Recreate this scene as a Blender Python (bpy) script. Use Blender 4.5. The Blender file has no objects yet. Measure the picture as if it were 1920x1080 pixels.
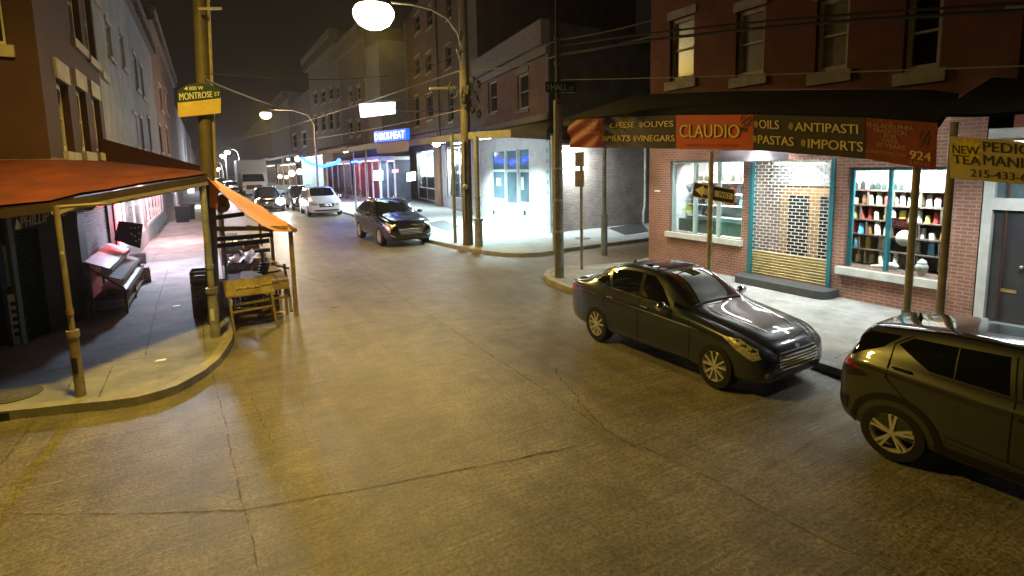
import bpy, bmesh, math, random
from mathutils import Vector, Matrix
from mathutils.bvhtree import BVHTree
from mathutils.geometry import delaunay_2d_cdt

random.seed(7)
SC = bpy.context.scene
COL = SC.collection
R = math.radians

# ------------------------------------------------------------------ camera
CAM_H, YAW, PIT, ROLL = 3.4, R(29.35), R(7.0), R(-1.2)
FPX = 1010.0
SHY = -105.0
def _axes():
    f0 = Vector((math.sin(YAW), math.cos(YAW), 0)); r0 = Vector((math.cos(YAW), -math.sin(YAW), 0)); u0 = Vector((0, 0, 1))
    f = f0*math.cos(PIT) - u0*math.sin(PIT); u = u0*math.cos(PIT) + f0*math.sin(PIT)
    return r0*math.cos(ROLL) + u*math.sin(ROLL), u*math.cos(ROLL) - r0*math.sin(ROLL), f
AR, AU, AF = _axes()
cd = bpy.data.cameras.new('camera'); cam = bpy.data.objects.new('camera', cd); COL.objects.link(cam)
cd.sensor_width = 36; cd.lens = 36*FPX/1920; cd.shift_y = SHY/1920; cd.clip_start = .05; cd.clip_end = 3000
m = Matrix((AR, AU, -AF)).transposed().to_4x4(); m.translation = (0, 0, CAM_H); cam.matrix_world = m
SC.camera = cam
EYE = Vector((0, 0, CAM_H))

# ------------------------------------------------------------------ world, exposure
W = bpy.data.worlds.new('World'); SC.world = W; W.use_nodes = True
bg = W.node_tree.nodes['Background']
bg.inputs[0].default_value = (.62, .47, .36, 1); bg.inputs[1].default_value = .009
SC.view_settings.view_transform = 'Standard'; SC.view_settings.look = 'None'
SC.view_settings.exposure = .22; SC.view_settings.gamma = 1
SC.render.engine = 'CYCLES'
SC.cycles.use_denoising = True
SC.cycles.max_bounces = 6; SC.cycles.transparent_max_bounces = 12
SC.cycles.sample_clamp_indirect = 6; SC.cycles.caustics_reflective = False; SC.cycles.caustics_refractive = False

# ------------------------------------------------------------------ survey: where a point seen in the photograph (1920 x 1080) lies on a known plane
def ray(px, py):
    return AR*((px-960)/FPX) - AU*((py-540-SHY)/FPX) + AF
def gp(px, py, z=0.0):
    d = ray(px, py); return EYE + d*((z-CAM_H)/d.z)
def atx(px, py, x):
    d = ray(px, py); return EYE + d*(x/d.x)
def aty(px, py, y):
    d = ray(px, py); return EYE + d*(y/d.y)
def V(*a): return Vector(a)

# ------------------------------------------------------------------ materials
MATS = {}
def mat(name, col, rough=.6, metal=0., var=.25, scale=4., bump=0., bscale=60., coat=0., emis=None, es=0., spec=.5, dirt=None, alpha=None):
    if name in MATS: return MATS[name]
    M = bpy.data.materials.new(name); M.use_nodes = True; nt = M.node_tree; N = nt.nodes; L = nt.links
    b = N['Principled BSDF']; b.inputs['Roughness'].default_value = rough; b.inputs['Metallic'].default_value = metal
    b.inputs['Specular IOR Level'].default_value = spec
    if coat: b.inputs['Coat Weight'].default_value = coat; b.inputs['Coat Roughness'].default_value = .03
    tc = N.new('ShaderNodeTexCoord')
    if var > 0:
        n = N.new('ShaderNodeTexNoise'); n.inputs['Scale'].default_value = scale; n.inputs['Detail'].default_value = 6; n.inputs['Roughness'].default_value = .65
        L.new(tc.outputs['Object'], n.inputs['Vector'])
        rp = N.new('ShaderNodeMapRange'); rp.inputs[1].default_value = .3; rp.inputs[2].default_value = .7
        rp.inputs[3].default_value = 1-var; rp.inputs[4].default_value = 1+var*.6
        L.new(n.outputs['Fac'], rp.inputs[0])
        mx = N.new('ShaderNodeVectorMath'); mx.operation = 'SCALE'; mx.inputs[0].default_value = col[:3]
        L.new(rp.outputs[0], mx.inputs['Scale'])
        out = mx.outputs[0]
        if dirt:
            n2 = N.new('ShaderNodeTexNoise'); n2.inputs['Scale'].default_value = scale*.35; n2.inputs['Detail'].default_value = 8
            L.new(tc.outputs['Object'], n2.inputs['Vector'])
            r2 = N.new('ShaderNodeMapRange'); r2.inputs[1].default_value = .52; r2.inputs[2].default_value = .72; L.new(n2.outputs['Fac'], r2.inputs[0])
            mm = N.new('ShaderNodeMix'); mm.data_type = 'RGBA'; mm.inputs[7].default_value = (*dirt, 1)
            L.new(r2.outputs[0], mm.inputs[0]); L.new(out, mm.inputs[6]); out = mm.outputs[2]
        L.new(out, b.inputs['Base Color'])
    else:
        b.inputs['Base Color'].default_value = (*col[:3], 1)
    if bump:
        n3 = N.new('ShaderNodeTexNoise'); n3.inputs['Scale'].default_value = bscale; n3.inputs['Detail'].default_value = 4
        L.new(tc.outputs['Object'], n3.inputs['Vector'])
        bm_ = N.new('ShaderNodeBump'); bm_.inputs['Strength'].default_value = bump; bm_.inputs['Distance'].default_value = .02
        L.new(n3.outputs['Fac'], bm_.inputs['Height']); L.new(bm_.outputs[0], b.inputs['Normal'])
    if emis:
        b.inputs['Emission Color'].default_value = (*emis, 1); b.inputs['Emission Strength'].default_value = es
    MATS[name] = M; return M

def brick(name, c1, c2, mortar, rough=.85, bump=.6, bw=.215, bh=.075, vary=.35):
    if name in MATS: return MATS[name]
    M = bpy.data.materials.new(name); M.use_nodes = True; nt = M.node_tree; N = nt.nodes; L = nt.links
    b = N['Principled BSDF']; b.inputs['Roughness'].default_value = rough
    uv = N.new('ShaderNodeUVMap'); uv.uv_map = 'UVMap'
    t = N.new('ShaderNodeTexBrick'); t.inputs['Scale'].default_value = 1; t.inputs['Brick Width'].default_value = bw; t.inputs['Row Height'].default_value = bh
    t.inputs['Mortar Size'].default_value = .009; t.inputs['Mortar Smooth'].default_value = .2; t.inputs['Bias'].default_value = 0
    t.inputs['Color1'].default_value = (*c1, 1); t.inputs['Color2'].default_value = (*c2, 1); t.inputs['Mortar'].default_value = (*mortar, 1)
    L.new(uv.outputs[0], t.inputs['Vector'])
    n = N.new('ShaderNodeTexNoise'); n.inputs['Scale'].default_value = 1.3; n.inputs['Detail'].default_value = 7
    L.new(uv.outputs[0], n.inputs['Vector'])
    rp = N.new('ShaderNodeMapRange'); rp.inputs[1].default_value = .3; rp.inputs[2].default_value = .7; rp.inputs[3].default_value = 1-vary; rp.inputs[4].default_value = 1+vary*.5
    L.new(n.outputs['Fac'], rp.inputs[0])
    mx = N.new('ShaderNodeVectorMath'); mx.operation = 'SCALE'; L.new(t.outputs['Color'], mx.inputs[0]); L.new(rp.outputs[0], mx.inputs['Scale'])
    L.new(mx.outputs[0], b.inputs['Base Color'])
    bp = N.new('ShaderNodeBump'); bp.inputs['Strength'].default_value = bump; bp.inputs['Distance'].default_value = .012; bp.invert = True
    L.new(t.outputs['Fac'], bp.inputs['Height']); L.new(bp.outputs[0], b.inputs['Normal'])
    MATS[name] = M; return M

def glass(name, tint=(.9, .95, .95), refl=.10, rough=.02):
    if name in MATS: return MATS[name]
    M = bpy.data.materials.new(name); M.use_nodes = True; nt = M.node_tree; N = nt.nodes; L = nt.links
    N.remove(N['Principled BSDF'])
    tr = N.new('ShaderNodeBsdfTransparent'); tr.inputs[0].default_value = (*tint, 1)
    gl = N.new('ShaderNodeBsdfGlossy'); gl.inputs['Roughness'].default_value = rough
    fr = N.new('ShaderNodeLayerWeight'); fr.inputs[0].default_value = .35
    mr = N.new('ShaderNodeMapRange'); mr.inputs[3].default_value = refl*.4; mr.inputs[4].default_value = .8; L.new(fr.outputs['Fresnel'], mr.inputs[0])
    ms = N.new('ShaderNodeMixShader'); L.new(mr.outputs[0], ms.inputs[0]); L.new(tr.outputs[0], ms.inputs[1]); L.new(gl.outputs[0], ms.inputs[2])
    L.new(ms.outputs[0], N['Material Output'].inputs[0])
    MATS[name] = M; return M

def emit(name, col, s):
    if name in MATS: return MATS[name]
    M = bpy.data.materials.new(name); M.use_nodes = True; N = M.node_tree.nodes
    b = N['Principled BSDF']; b.inputs['Base Color'].default_value = (*[min(.8, c) for c in col], 1)
    b.inputs['Emission Color'].default_value = (*col, 1); b.inputs['Emission Strength'].default_value = s
    MATS[name] = M; return M

# ------------------------------------------------------------------ mesh building
class MB:
    def __init__(s): s.v = []; s.f = []; s.m = []
    def poly(s, pts, mi=0):
        i = len(s.v); s.v += [Vector(p) for p in pts]; s.f.append(list(range(i, i+len(pts)))); s.m.append(mi); return s
    def hexa(s, p, mi=0):                       # p[0..3] bottom ring, p[4..7] top ring
        i = len(s.v); s.v += [Vector(q) for q in p]
        for a in ((3, 2, 1, 0), (4, 5, 6, 7), (0, 1, 5, 4), (1, 2, 6, 5), (2, 3, 7, 6), (3, 0, 4, 7)):
            s.f.append([i+k for k in a]); s.m.append(mi)
        return s
    def box(s, c, d, rz=0, mi=0, tilt=None):
        c = Vector(c); q = Matrix.Rotation(rz, 3, 'Z')
        if tilt: q = q @ Matrix.Rotation(tilt[1], 3, tilt[0])
        x, y, z = d[0]/2, d[1]/2, d[2]/2
        return s.hexa([c + q @ Vector(p) for p in ((-x, -y, -z), (x, -y, -z), (x, y, -z), (-x, y, -z), (-x, -y, z), (x, -y, z), (x, y, z), (-x, y, z))], mi)
    def bar(s, a, b, w, h=None, mi=0, up=(0, 0, 1)):
        a = Vector(a); b = Vector(b); h = h or w; d = (b-a).normalized(); up = Vector(up)
        if abs(d.dot(up)) > .98: up = Vector((1, 0, 0))
        x = d.cross(up).normalized()*(w/2); y = x.cross(d).normalized()*(h/2)
        return s.hexa([a-x-y, a+x-y, a+x+y, a-x+y, b-x-y, b+x-y, b+x+y, b-x+y], mi)
    def tube(s, pts, r, n=8, mi=0, cap=True):
        pts = [Vector(p) for p in pts]; rs = r if isinstance(r, (list, tuple)) else [r]*len(pts); i0 = len(s.v); prev = None
        for k, p in enumerate(pts):
            d = (pts[min(k+1, len(pts)-1)] - pts[max(k-1, 0)]).normalized()
            if prev is None:
                u = Vector((0, 0, 1)) if abs(d.z) < .9 else Vector((1, 0, 0)); x = d.cross(u).normalized()
            else:
                x = (prev - d*prev.dot(d)).normalized()
            prev = x; y = d.cross(x)
            for j in range(n):
                a = 2*math.pi*j/n; s.v.append(p + (x*math.cos(a)+y*math.sin(a))*rs[k])
        for k in range(len(pts)-1):
            for j in range(n):
                a = i0+k*n; s.f.append([a+j, a+(j+1) % n, a+n+(j+1) % n, a+n+j]); s.m.append(mi)
        if cap:
            s.f.append([i0+j for j in range(n)][::-1]); s.m.append(mi)
            e = i0+(len(pts)-1)*n; s.f.append([e+j for j in range(n)]); s.m.append(mi)
        return s
    def lathe(s, prof, c=(0, 0, 0), n=16, axis='Z', mi=0, mis=None, cap=True):
        c = Vector(c); i0 = len(s.v)
        for r, z in prof:
            for j in range(n):
                a = 2*math.pi*j/n; p = (r*math.cos(a), r*math.sin(a), z)
                if axis == 'Y': p = (p[0], p[2], p[1])
                elif axis == 'X': p = (p[2], p[0], p[1])
                s.v.append(c+Vector(p))
        for k in range(len(prof)-1):
            for j in range(n):
                a = i0+k*n; s.f.append([a+j, a+(j+1) % n, a+n+(j+1) % n, a+n+j]); s.m.append(mis[k] if mis else mi)
        if cap and prof[0][0] > 1e-4: s.f.append([i0+j for j in range(n)][::-1]); s.m.append(mis[0] if mis else mi)
        if cap and prof[-1][0] > 1e-4:
            e = i0+(len(prof)-1)*n; s.f.append([e+j for j in range(n)]); s.m.append(mis[-1] if mis else mi)
        return s
    def prism(s, poly, z0, z1, mi=0):
        n = len(poly); i = len(s.v)
        s.v += [Vector((p[0], p[1], z0)) for p in poly] + [Vector((p[0], p[1], z1)) for p in poly]
        s.f.append([i+k for k in range(n)][::-1]); s.m.append(mi); s.f.append([i+n+k for k in range(n)]); s.m.append(mi)
        for k in range(n): s.f.append([i+k, i+(k+1) % n, i+n+(k+1) % n, i+n+k]); s.m.append(mi)
        return s
    def grid(s, rows, mi=0):
        i0 = len(s.v); n = len(rows[0])
        for r in rows: s.v += [Vector(p) for p in r]
        for a in range(len(rows)-1):
            for j in range(n-1):
                k = i0+a*n+j; s.f.append([k, k+1, k+1+n, k+n]); s.m.append(mi)
        return s
    def ball(s, c, r, n=12, k=8, mi=0):
        rr = r if isinstance(r, (tuple, list)) else (r, r, r); c = Vector(c); i0 = len(s.v)
        for a in range(k+1):
            t = math.pi*a/k
            for j in range(n):
                p = 2*math.pi*j/n; s.v.append(c + Vector((rr[0]*math.sin(t)*math.cos(p), rr[1]*math.sin(t)*math.sin(p), rr[2]*math.cos(t))))
        for a in range(k):
            for j in range(n): q = i0+a*n; s.f.append([q+j, q+n+j, q+n+(j+1) % n, q+(j+1) % n]); s.m.append(mi)
        return s
    def add(s, o):
        i = len(s.v); s.v += o.v; s.f += [[k+i for k in f] for f in o.f]; s.m += o.m; return s

WM = {}                                       # world matrix of each static object, by name
def empty(name, loc=(0, 0, 0), rz=0):
    o = bpy.data.objects.new(name, None); COL.objects.link(o); o.location = loc; o.rotation_euler = (0, 0, rz); o.empty_display_size = .2
    WM[o.name] = Matrix.Translation(loc) @ Matrix.Rotation(rz, 4, 'Z'); return o
def mesh_of(name, mb, mats, off=None, smooth=None):
    me = bpy.data.meshes.new(name)
    vs = mb.v if off is None else [p-off for p in mb.v]
    me.from_pydata([tuple(p) for p in vs], [], mb.f)
    for m_ in (mats if isinstance(mats, (list, tuple)) else [mats]): me.materials.append(m_)
    me.polygons.foreach_set('material_index', mb.m)
    uv = me.uv_layers.new(name='UVMap').data
    for p in me.polygons:
        n = p.normal
        if abs(n.z) > .75: tx, ty = Vector((1, 0, 0)), Vector((0, 1, 0))
        else: tx = Vector((-n.y, n.x, 0)).normalized(); ty = Vector((0, 0, 1))
        for li in p.loop_indices:
            co = me.vertices[me.loops[li].vertex_index].co; uv[li].uv = (co.dot(tx), co.dot(ty))
    if smooth is not None:
        me.polygons.foreach_set('use_smooth', [True]*len(me.polygons)); me.set_sharp_from_angle(angle=R(smooth))
    me.update(); return me
def obj(name, mb, mats, parent=None, at=None, smooth=None, local=False):
    off = Vector(at) if at is not None else None
    o = bpy.data.objects.new(name, mesh_of(name, mb, mats, off, smooth)); COL.objects.link(o)
    if off is not None: o.location = off
    if parent is not None:
        o.parent = parent
        if not local and parent.name in WM: o.matrix_parent_inverse = WM[parent.name].inverted()
    return o
def tag(o, label=None, cat=None, group=None, kind=None):
    if label: o['label'] = label
    if cat: o['category'] = cat
    if group: o['group'] = group
    if kind: o['kind'] = kind
    return o
def copy_tree(o, parent=None):
    c = o.copy(); COL.objects.link(c)
    if parent is not None: c.parent = parent; c.matrix_parent_inverse = o.matrix_parent_inverse.copy()
    for ch in list(o.children): copy_tree(ch, c)
    return c
def area(name, loc, size, power, col, direction=(0, 0, -1), parent=None, spread=150):
    l = bpy.data.lights.new(name, 'AREA'); l.shape = 'RECTANGLE'; l.size, l.size_y = size; l.energy = power; l.color = col; l.spread = R(spread)
    o = bpy.data.objects.new(name, l); COL.objects.link(o); o.location = loc
    o.rotation_euler = Vector(direction).to_track_quat('-Z', 'Y').to_euler()
    if parent is not None:
        o.parent = parent
        if parent.name in WM: o.matrix_parent_inverse = WM[parent.name].inverted()
    return o
def point(name, loc, power, col, r=.1, parent=None):
    l = bpy.data.lights.new(name, 'POINT'); l.energy = power; l.color = col; l.shadow_soft_size = r
    o = bpy.data.objects.new(name, l); COL.objects.link(o); o.location = loc
    if parent is not None:
        o.parent = parent
        if parent.name in WM: o.matrix_parent_inverse = WM[parent.name].inverted()
    return o

# lettering: glyph outlines mapped into any four-cornered field (bl, br, tr, tl)
TXT = {}
def glyphs(s, bold=0.0):
    bold = min(bold, .010)
    if (s, bold) not in TXT:
        c = bpy.data.curves.new('lettering', 'FONT'); c.body = s; c.offset = 0; c.resolution_u = 3; c.fill_mode = 'FRONT'
        o = bpy.data.objects.new('lettering', c); me = bpy.data.meshes.new_from_object(o)
        vs = [v.co.copy() for v in me.vertices]; fs = [list(p.vertices) for p in me.polygons]
        bpy.data.objects.remove(o); bpy.data.meshes.remove(me)
        x0 = min(v.x for v in vs); x1 = max(v.x for v in vs); y0 = min(v.y for v in vs); y1 = max(v.y for v in vs)
        g0 = [((v.x-x0)/(x1-x0), (v.y-y0)/(y1-y0)) for v in vs]
        GV, GF, GK = [], [], []
        for k, sh in enumerate((0, -.018, .018) if bold > .004 else (0,)):      # heavier strokes: three layers side by side, a hair apart in depth
            b0 = len(GV); GV += [(a+sh/(x1-x0), c_) for a, c_ in g0]; GK += [k]*len(g0); GF += [[i+b0 for i in f] for f in fs]
        TXT[(s, bold)] = (GV, GF, GK)
    return TXT[(s, bold)]
def text_in(mb, s, quad, off, bold=0.0, mi=0):
    bl, br, tr, tl = [Vector(q) for q in quad]; off = Vector(off); vs, fs, ks = glyphs(s, bold); i = len(mb.v)
    nn = (br-bl).cross(tl-bl).normalized(); nn = nn if nn.dot(EYE-bl) > 0 else -nn
    for (a, b), k in zip(vs, ks): mb.v.append(bl*(1-a)*(1-b)+br*a*(1-b)+tr*a*b+tl*(1-a)*b+off+nn*(.0012*k))
    for f in fs: mb.f.append([k+i for k in f]); mb.m.append(mi)
    return mb

# a vertical wall plane through two ground points; s runs along it, z up, d out towards the street
class Fac:
    def __init__(s, A, B, side=None):
        s.A = Vector((A[0], A[1])); s.B = Vector((B[0], B[1])); s.L = (s.B-s.A).length; s.t = (s.B-s.A)/s.L; s.n = Vector((-s.t.y, s.t.x))
        ref = Vector(side) if side is not None else Vector((0, 0))
        if s.n.dot(ref-s.A) < 0: s.n = -s.n
        s.rz = math.atan2(s.t.y, s.t.x)
        s.n3 = Vector((s.n.x, s.n.y, 0))
    def P(s, a, z, d=0.0):
        q = s.A + s.t*a + s.n*d; return Vector((q.x, q.y, z))
    def sz(s, px, py, d=0.0):
        r = ray(px, py); o = s.A + s.n*d; k = (o - EYE.xy).dot(s.n)/Vector((r.x, r.y)).dot(s.n); w = EYE + r*k
        return (w.xy-s.A).dot(s.t), w.z
    def rect(s, l, r, t, b, d=0.0):           # pixel columns of left / right edge and rows of top / bottom, measured at mid edge
        my, mx = (t+b)/2, (l+r)/2
        a, c = s.sz(l, my, d)[0], s.sz(r, my, d)[0]
        return min(a, c), max(a, c), s.sz(mx, b, d)[1], s.sz(mx, t, d)[1]
    def box(s, mb, s0, s1, z0, z1, d0, d1, mi=0):
        return mb.hexa([s.P(s0, z0, d0), s.P(s1, z0, d0), s.P(s1, z0, d1), s.P(s0, z0, d1), s.P(s0, z1, d0), s.P(s1, z1, d0), s.P(s1, z1, d1), s.P(s0, z1, d1)], mi)
    def wall(s, mb, s0, s1, z0, z1, holes=(), reveal=.16, thick=None, mi=0, mr=0):
        ss = sorted({s0, s1, *[h[0] for h in holes], *[h[1] for h in holes]}); zs = sorted({z0, z1, *[h[2] for h in holes], *[h[3] for h in holes]})
        ss = [a for a in ss if s0 <= a <= s1]; zs = [a for a in zs if z0 <= a <= z1]
        for i in range(len(ss)-1):
            for j in range(len(zs)-1):
                ca, cz = (ss[i]+ss[i+1])/2, (zs[j]+zs[j+1])/2
                if any(h[0] < ca < h[1] and h[2] < cz < h[3] for h in holes): continue
                mb.poly([s.P(ss[i], zs[j]), s.P(ss[i+1], zs[j]), s.P(ss[i+1], zs[j+1]), s.P(ss[i], zs[j+1])], mi)
        for h in holes:
            a, b, c, d = h[:4]; q = -reveal
            for p0, p1 in (((a, c), (b, c)), ((b, c), (b, d)), ((b, d), (a, d)), ((a, d), (a, c))):
                mb.poly([s.P(*p0), s.P(*p1), s.P(*p1, q), s.P(*p0, q)], mr)
        return mb
    def shell(s, mb, s0, s1, z0, z1, depth, mi=0, roof=0):
        """the other walls and the roof of a block whose front is this plane"""
        mb.poly([s.P(s0, z0), s.P(s0, z1), s.P(s0, z1, -depth), s.P(s0, z0, -depth)], mi)
        mb.poly([s.P(s1, z0), s.P(s1, z0, -depth), s.P(s1, z1, -depth), s.P(s1, z1)], mi)
        mb.poly([s.P(s0, z0, -depth), s.P(s0, z1, -depth), s.P(s1, z1, -depth), s.P(s1, z0, -depth)], mi)
        mb.poly([s.P(s0, z1), s.P(s1, z1), s.P(s1, z1, -depth), s.P(s0, z1, -depth)], roof)
        return mb

def sash_window(bld, fac, r, frame, pane, sill=None, lintel=None, rail=True, depth=.12, fw=.07, cols=1, sill_h=.13, over=.1, lint_h=.14, label=None, lint_over=.08):
    s0, s1, z0, z1 = r; mb = MB(); d0, d1 = -depth-.05, -depth+.03
    fac.box(mb, s0, s0+fw, z0, z1, d0, d1); fac.box(mb, s1-fw, s1, z0, z1, d0, d1)
    fac.box(mb, s0+fw, s1-fw, z1-fw, z1, d0, d1); fac.box(mb, s0+fw, s1-fw, z0, z0+fw*1.2, d0, d1)
    if rail: fac.box(mb, s0+fw, s1-fw, (z0+z1)/2-.025, (z0+z1)/2+.025, d0, d1-.01)
    for k in range(1, cols):
        c = s0+(s1-s0)*k/cols; fac.box(mb, c-.02, c+.02, z0+fw*1.2, z1-fw, d0, d1-.02)
    w = obj('window', mb, frame, bld)
    if label: w['label'] = label
    p = MB(); fac.box(p, s0+fw*.5, s1-fw*.5, z0+fw*.5, z1-fw*.5, d0-.012, d0+.004); obj('pane', p, pane, w)
    if sill: q = MB(); fac.box(q, s0-over, s1+over, z0-sill_h, z0-.002, -.1, .09); obj('sill', q, sill, w)
    if lintel: q = MB(); fac.box(q, s0-lint_over, s1+lint_over, z1+.002, z1+lint_h, -.1, .05); obj('lintel', q, lintel, w)
    return w
def cable(name, a, b, sag, r, m_, label, group=None, n=14):
    a = Vector(a); b = Vector(b); pts = []
    for i in range(n+1):
        t = i/n; p = a.lerp(b, t); p.z -= sag*4*t*(1-t); pts.append(p)
    return tag(obj(name, MB().tube(pts, r, 5), m_, at=a, smooth=60), label, 'cable', group)
# ------------------------------------------------------------------ palette
SOD = (1.0, .60, .13); COOL = (.80, .97, 1.0); WARMW = (1.0, .93, .82)
m_side = mat('pavement concrete', (.30, .30, .29), .75, var=.42, scale=1.6, bump=.25, bscale=90, dirt=(.19, .185, .175))
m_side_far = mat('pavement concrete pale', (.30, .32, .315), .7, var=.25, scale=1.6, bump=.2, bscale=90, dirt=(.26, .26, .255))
def add_spots(M, scale, r0, r1, dark):
    nt = M.node_tree; N = nt.nodes; L = nt.links; b = N['Principled BSDF']; lk = b.inputs['Base Color'].links[0]; src = lk.from_socket
    tc = N.new('ShaderNodeTexCoord'); v = N.new('ShaderNodeTexVoronoi'); v.inputs['Scale'].default_value = scale; L.new(tc.outputs['Object'], v.inputs['Vector'])
    n = N.new('ShaderNodeTexNoise'); n.inputs['Scale'].default_value = scale*.23; L.new(tc.outputs['Object'], n.inputs['Vector'])
    a = N.new('ShaderNodeMath'); a.operation = 'MULTIPLY_ADD'; a.inputs[1].default_value = -.5; L.new(n.outputs['Fac'], a.inputs[0]); L.new(v.outputs['Distance'], a.inputs[2])
    r = N.new('ShaderNodeMapRange'); r.inputs[1].default_value = r0-.25; r.inputs[2].default_value = r1-.25; r.inputs[3].default_value = dark; r.inputs[4].default_value = 1; L.new(a.outputs[0], r.inputs[0])
    s = N.new('ShaderNodeVectorMath'); s.operation = 'SCALE'; L.new(src, s.inputs[0]); L.new(r.outputs[0], s.inputs['Scale']); L.new(s.outputs[0], b.inputs['Base Color'])
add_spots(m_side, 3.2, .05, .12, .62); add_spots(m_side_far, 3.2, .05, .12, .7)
m_kerb = mat('kerb stone', (.34, .33, .31), .7, var=.35, scale=3, bump=.4, bscale=40)
m_dark = mat('dark grime', (.02, .02, .02), .8, var=.3)
m_tar = mat('tar joint', (.10, .09, .074), .8, var=.4, scale=9)
m_steel = mat('galvanised steel', (.42, .42, .41), .45, .7, var=.3, scale=8)
m_ptan = mat('tan painted steel', (.33, .28, .19), .5, .1, var=.4, scale=5, dirt=(.24, .15, .08))
m_pgrey = mat('grey painted steel', (.33, .33, .30), .5, .2, var=.35, scale=6, dirt=(.18, .15, .12))
m_pgreen = mat('grey green painted post', (.20, .24, .22), .5, .2, var=.3, scale=6, dirt=(.11, .12, .11))
m_wood = mat('weathered pole wood', (.115, .095, .075), .85, var=.45, scale=6, bump=.5, bscale=25)
m_plank = mat('old plank', (.22, .165, .11), .8, var=.45, scale=7, bump=.4, bscale=30)
m_plank2 = mat('grey plank', (.24, .22, .19), .8, var=.4, scale=6, bump=.3, bscale=30)
m_black = mat('black rubber', (.012, .012, .012), .75, var=.2)
m_wire = mat('cable sheath', (.018, .017, .016), .7, var=.2)
m_wirel = mat('pale cable sheath', (.22, .21, .19), .55, var=.2)
m_white = mat('white paint', (.72, .72, .69), .5, var=.15, scale=5)
m_cream = mat('cream paint', (.55, .50, .40), .6, var=.3, scale=4, dirt=(.35, .30, .23))
m_pane = mat('dark window pane', (.014, .015, .017), .06, var=.0, spec=.6)
m_blind = mat('pane with drawn blind', (.26, .23, .18), .25, var=.2, scale=2, spec=.6)
m_stone = mat('window stone', (.40, .37, .31), .75, var=.3, scale=4, dirt=(.25, .22, .17))
m_gsign = mat('street sign green', (.008, .032, .030), .4, var=.2, scale=6)
m_ysign = mat('yellow sign back', (.58, .44, .12), .45, var=.2, scale=6)
m_wsign = mat('sign white', (.78, .78, .74), .45, var=.1)
m_bsign = mat('sign black', (.015, .014, .013), .5, var=.2)
m_clear = glass('shop glass')
m_clear2 = glass('shop glass dim', (.55, .62, .62), .14)

# ------------------------------------------------------------------ road
def road_material():
    M = bpy.data.materials.new('worn concrete road'); M.use_nodes = True; nt = M.node_tree; N = nt.nodes; L = nt.links
    b = N['Principled BSDF']; tc = N.new('ShaderNodeTexCoord')
    def noise(sc, det=6, vec=None, rough=.6):
        n = N.new('ShaderNodeTexNoise'); n.inputs['Scale'].default_value = sc; n.inputs['Detail'].default_value = det; n.inputs['Roughness'].default_value = rough
        L.new(vec or tc.outputs['Object'], n.inputs['Vector']); return n.outputs['Fac']
    def rng(x, a, bb, c, d):
        r = N.new('ShaderNodeMapRange'); r.inputs[1].default_value = a; r.inputs[2].default_value = bb; r.inputs[3].default_value = c; r.inputs[4].default_value = d; L.new(x, r.inputs[0]); return r.outputs[0]
    def mul(a, bb):
        q = N.new('ShaderNodeMath'); q.operation = 'MULTIPLY'; L.new(a, q.inputs[0])
        if isinstance(bb, float): q.inputs[1].default_value = bb
        else: L.new(bb, q.inputs[1])
        return q.outputs[0]
    mp = N.new('ShaderNodeMapping'); mp.inputs['Scale'].default_value = (1.1, 26, 1); mp.inputs['Rotation'].default_value = (0, 0, R(4)); L.new(tc.outputs['Object'], mp.inputs['Vector'])
    tine = noise(1.0, 3, mp.outputs[0])
    mp2 = N.new('ShaderNodeMapping'); mp2.inputs['Scale'].default_value = (3.2, .22, 1); L.new(tc.outputs['Object'], mp2.inputs['Vector'])
    wheel = noise(1.0, 5, mp2.outputs[0])                  # wear along the direction of travel
    big = noise(.45, 8); mid = noise(2.6, 8, rough=.7); fine = noise(24, 4, rough=.85)
    spot = N.new('ShaderNodeTexVoronoi'); spot.inputs['Scale'].default_value = 1.7; spot.inputs['Randomness'].default_value = 1; L.new(tc.outputs['Object'], spot.inputs['Vector'])
    stain = rng(spot.outputs['Distance'], .03, .09, .72, 1.0)
    f = mul(mul(mul(rng(big, .3, .7, .66, 1.25), rng(mid, .3, .7, .68, 1.24)), rng(wheel, .3, .7, .84, 1.12)), mul(mul(rng(tine, .3, .7, .74, 1.18), rng(fine, .38, .62, .42, 1.58)), stain))
    sc = N.new('ShaderNodeVectorMath'); sc.operation = 'SCALE'; sc.inputs[0].default_value = (.190, .168, .132); L.new(f, sc.inputs['Scale'])
    L.new(sc.outputs[0], b.inputs['Base Color'])
    L.new(rng(fine, .35, .65, .30, .62), b.inputs['Roughness'])
    ad = N.new('ShaderNodeMath'); ad.operation = 'ADD'; L.new(mul(tine, .7), ad.inputs[0]); L.new(fine, ad.inputs[1])
    bp = N.new('ShaderNodeBump'); bp.inputs['Strength'].default_value = .7; bp.inputs['Distance'].default_value = .012; L.new(ad.outputs[0], bp.inputs['Height']); L.new(bp.outputs[0], b.inputs['Normal'])
    return M
g = MB(); g.poly([(-68, -34, -.02), (68, -34, -.02), (68, 430, -.02), (-68, 430, -.02)])
tag(obj('ground', g, m_dark), kind='structure')
g = MB(); g.poly([(-40, -30, 0), (45, -30, 0), (45, 400, 0), (-40, 400, 0)])
tag(obj('road', g, road_material()), kind='structure')

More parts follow.
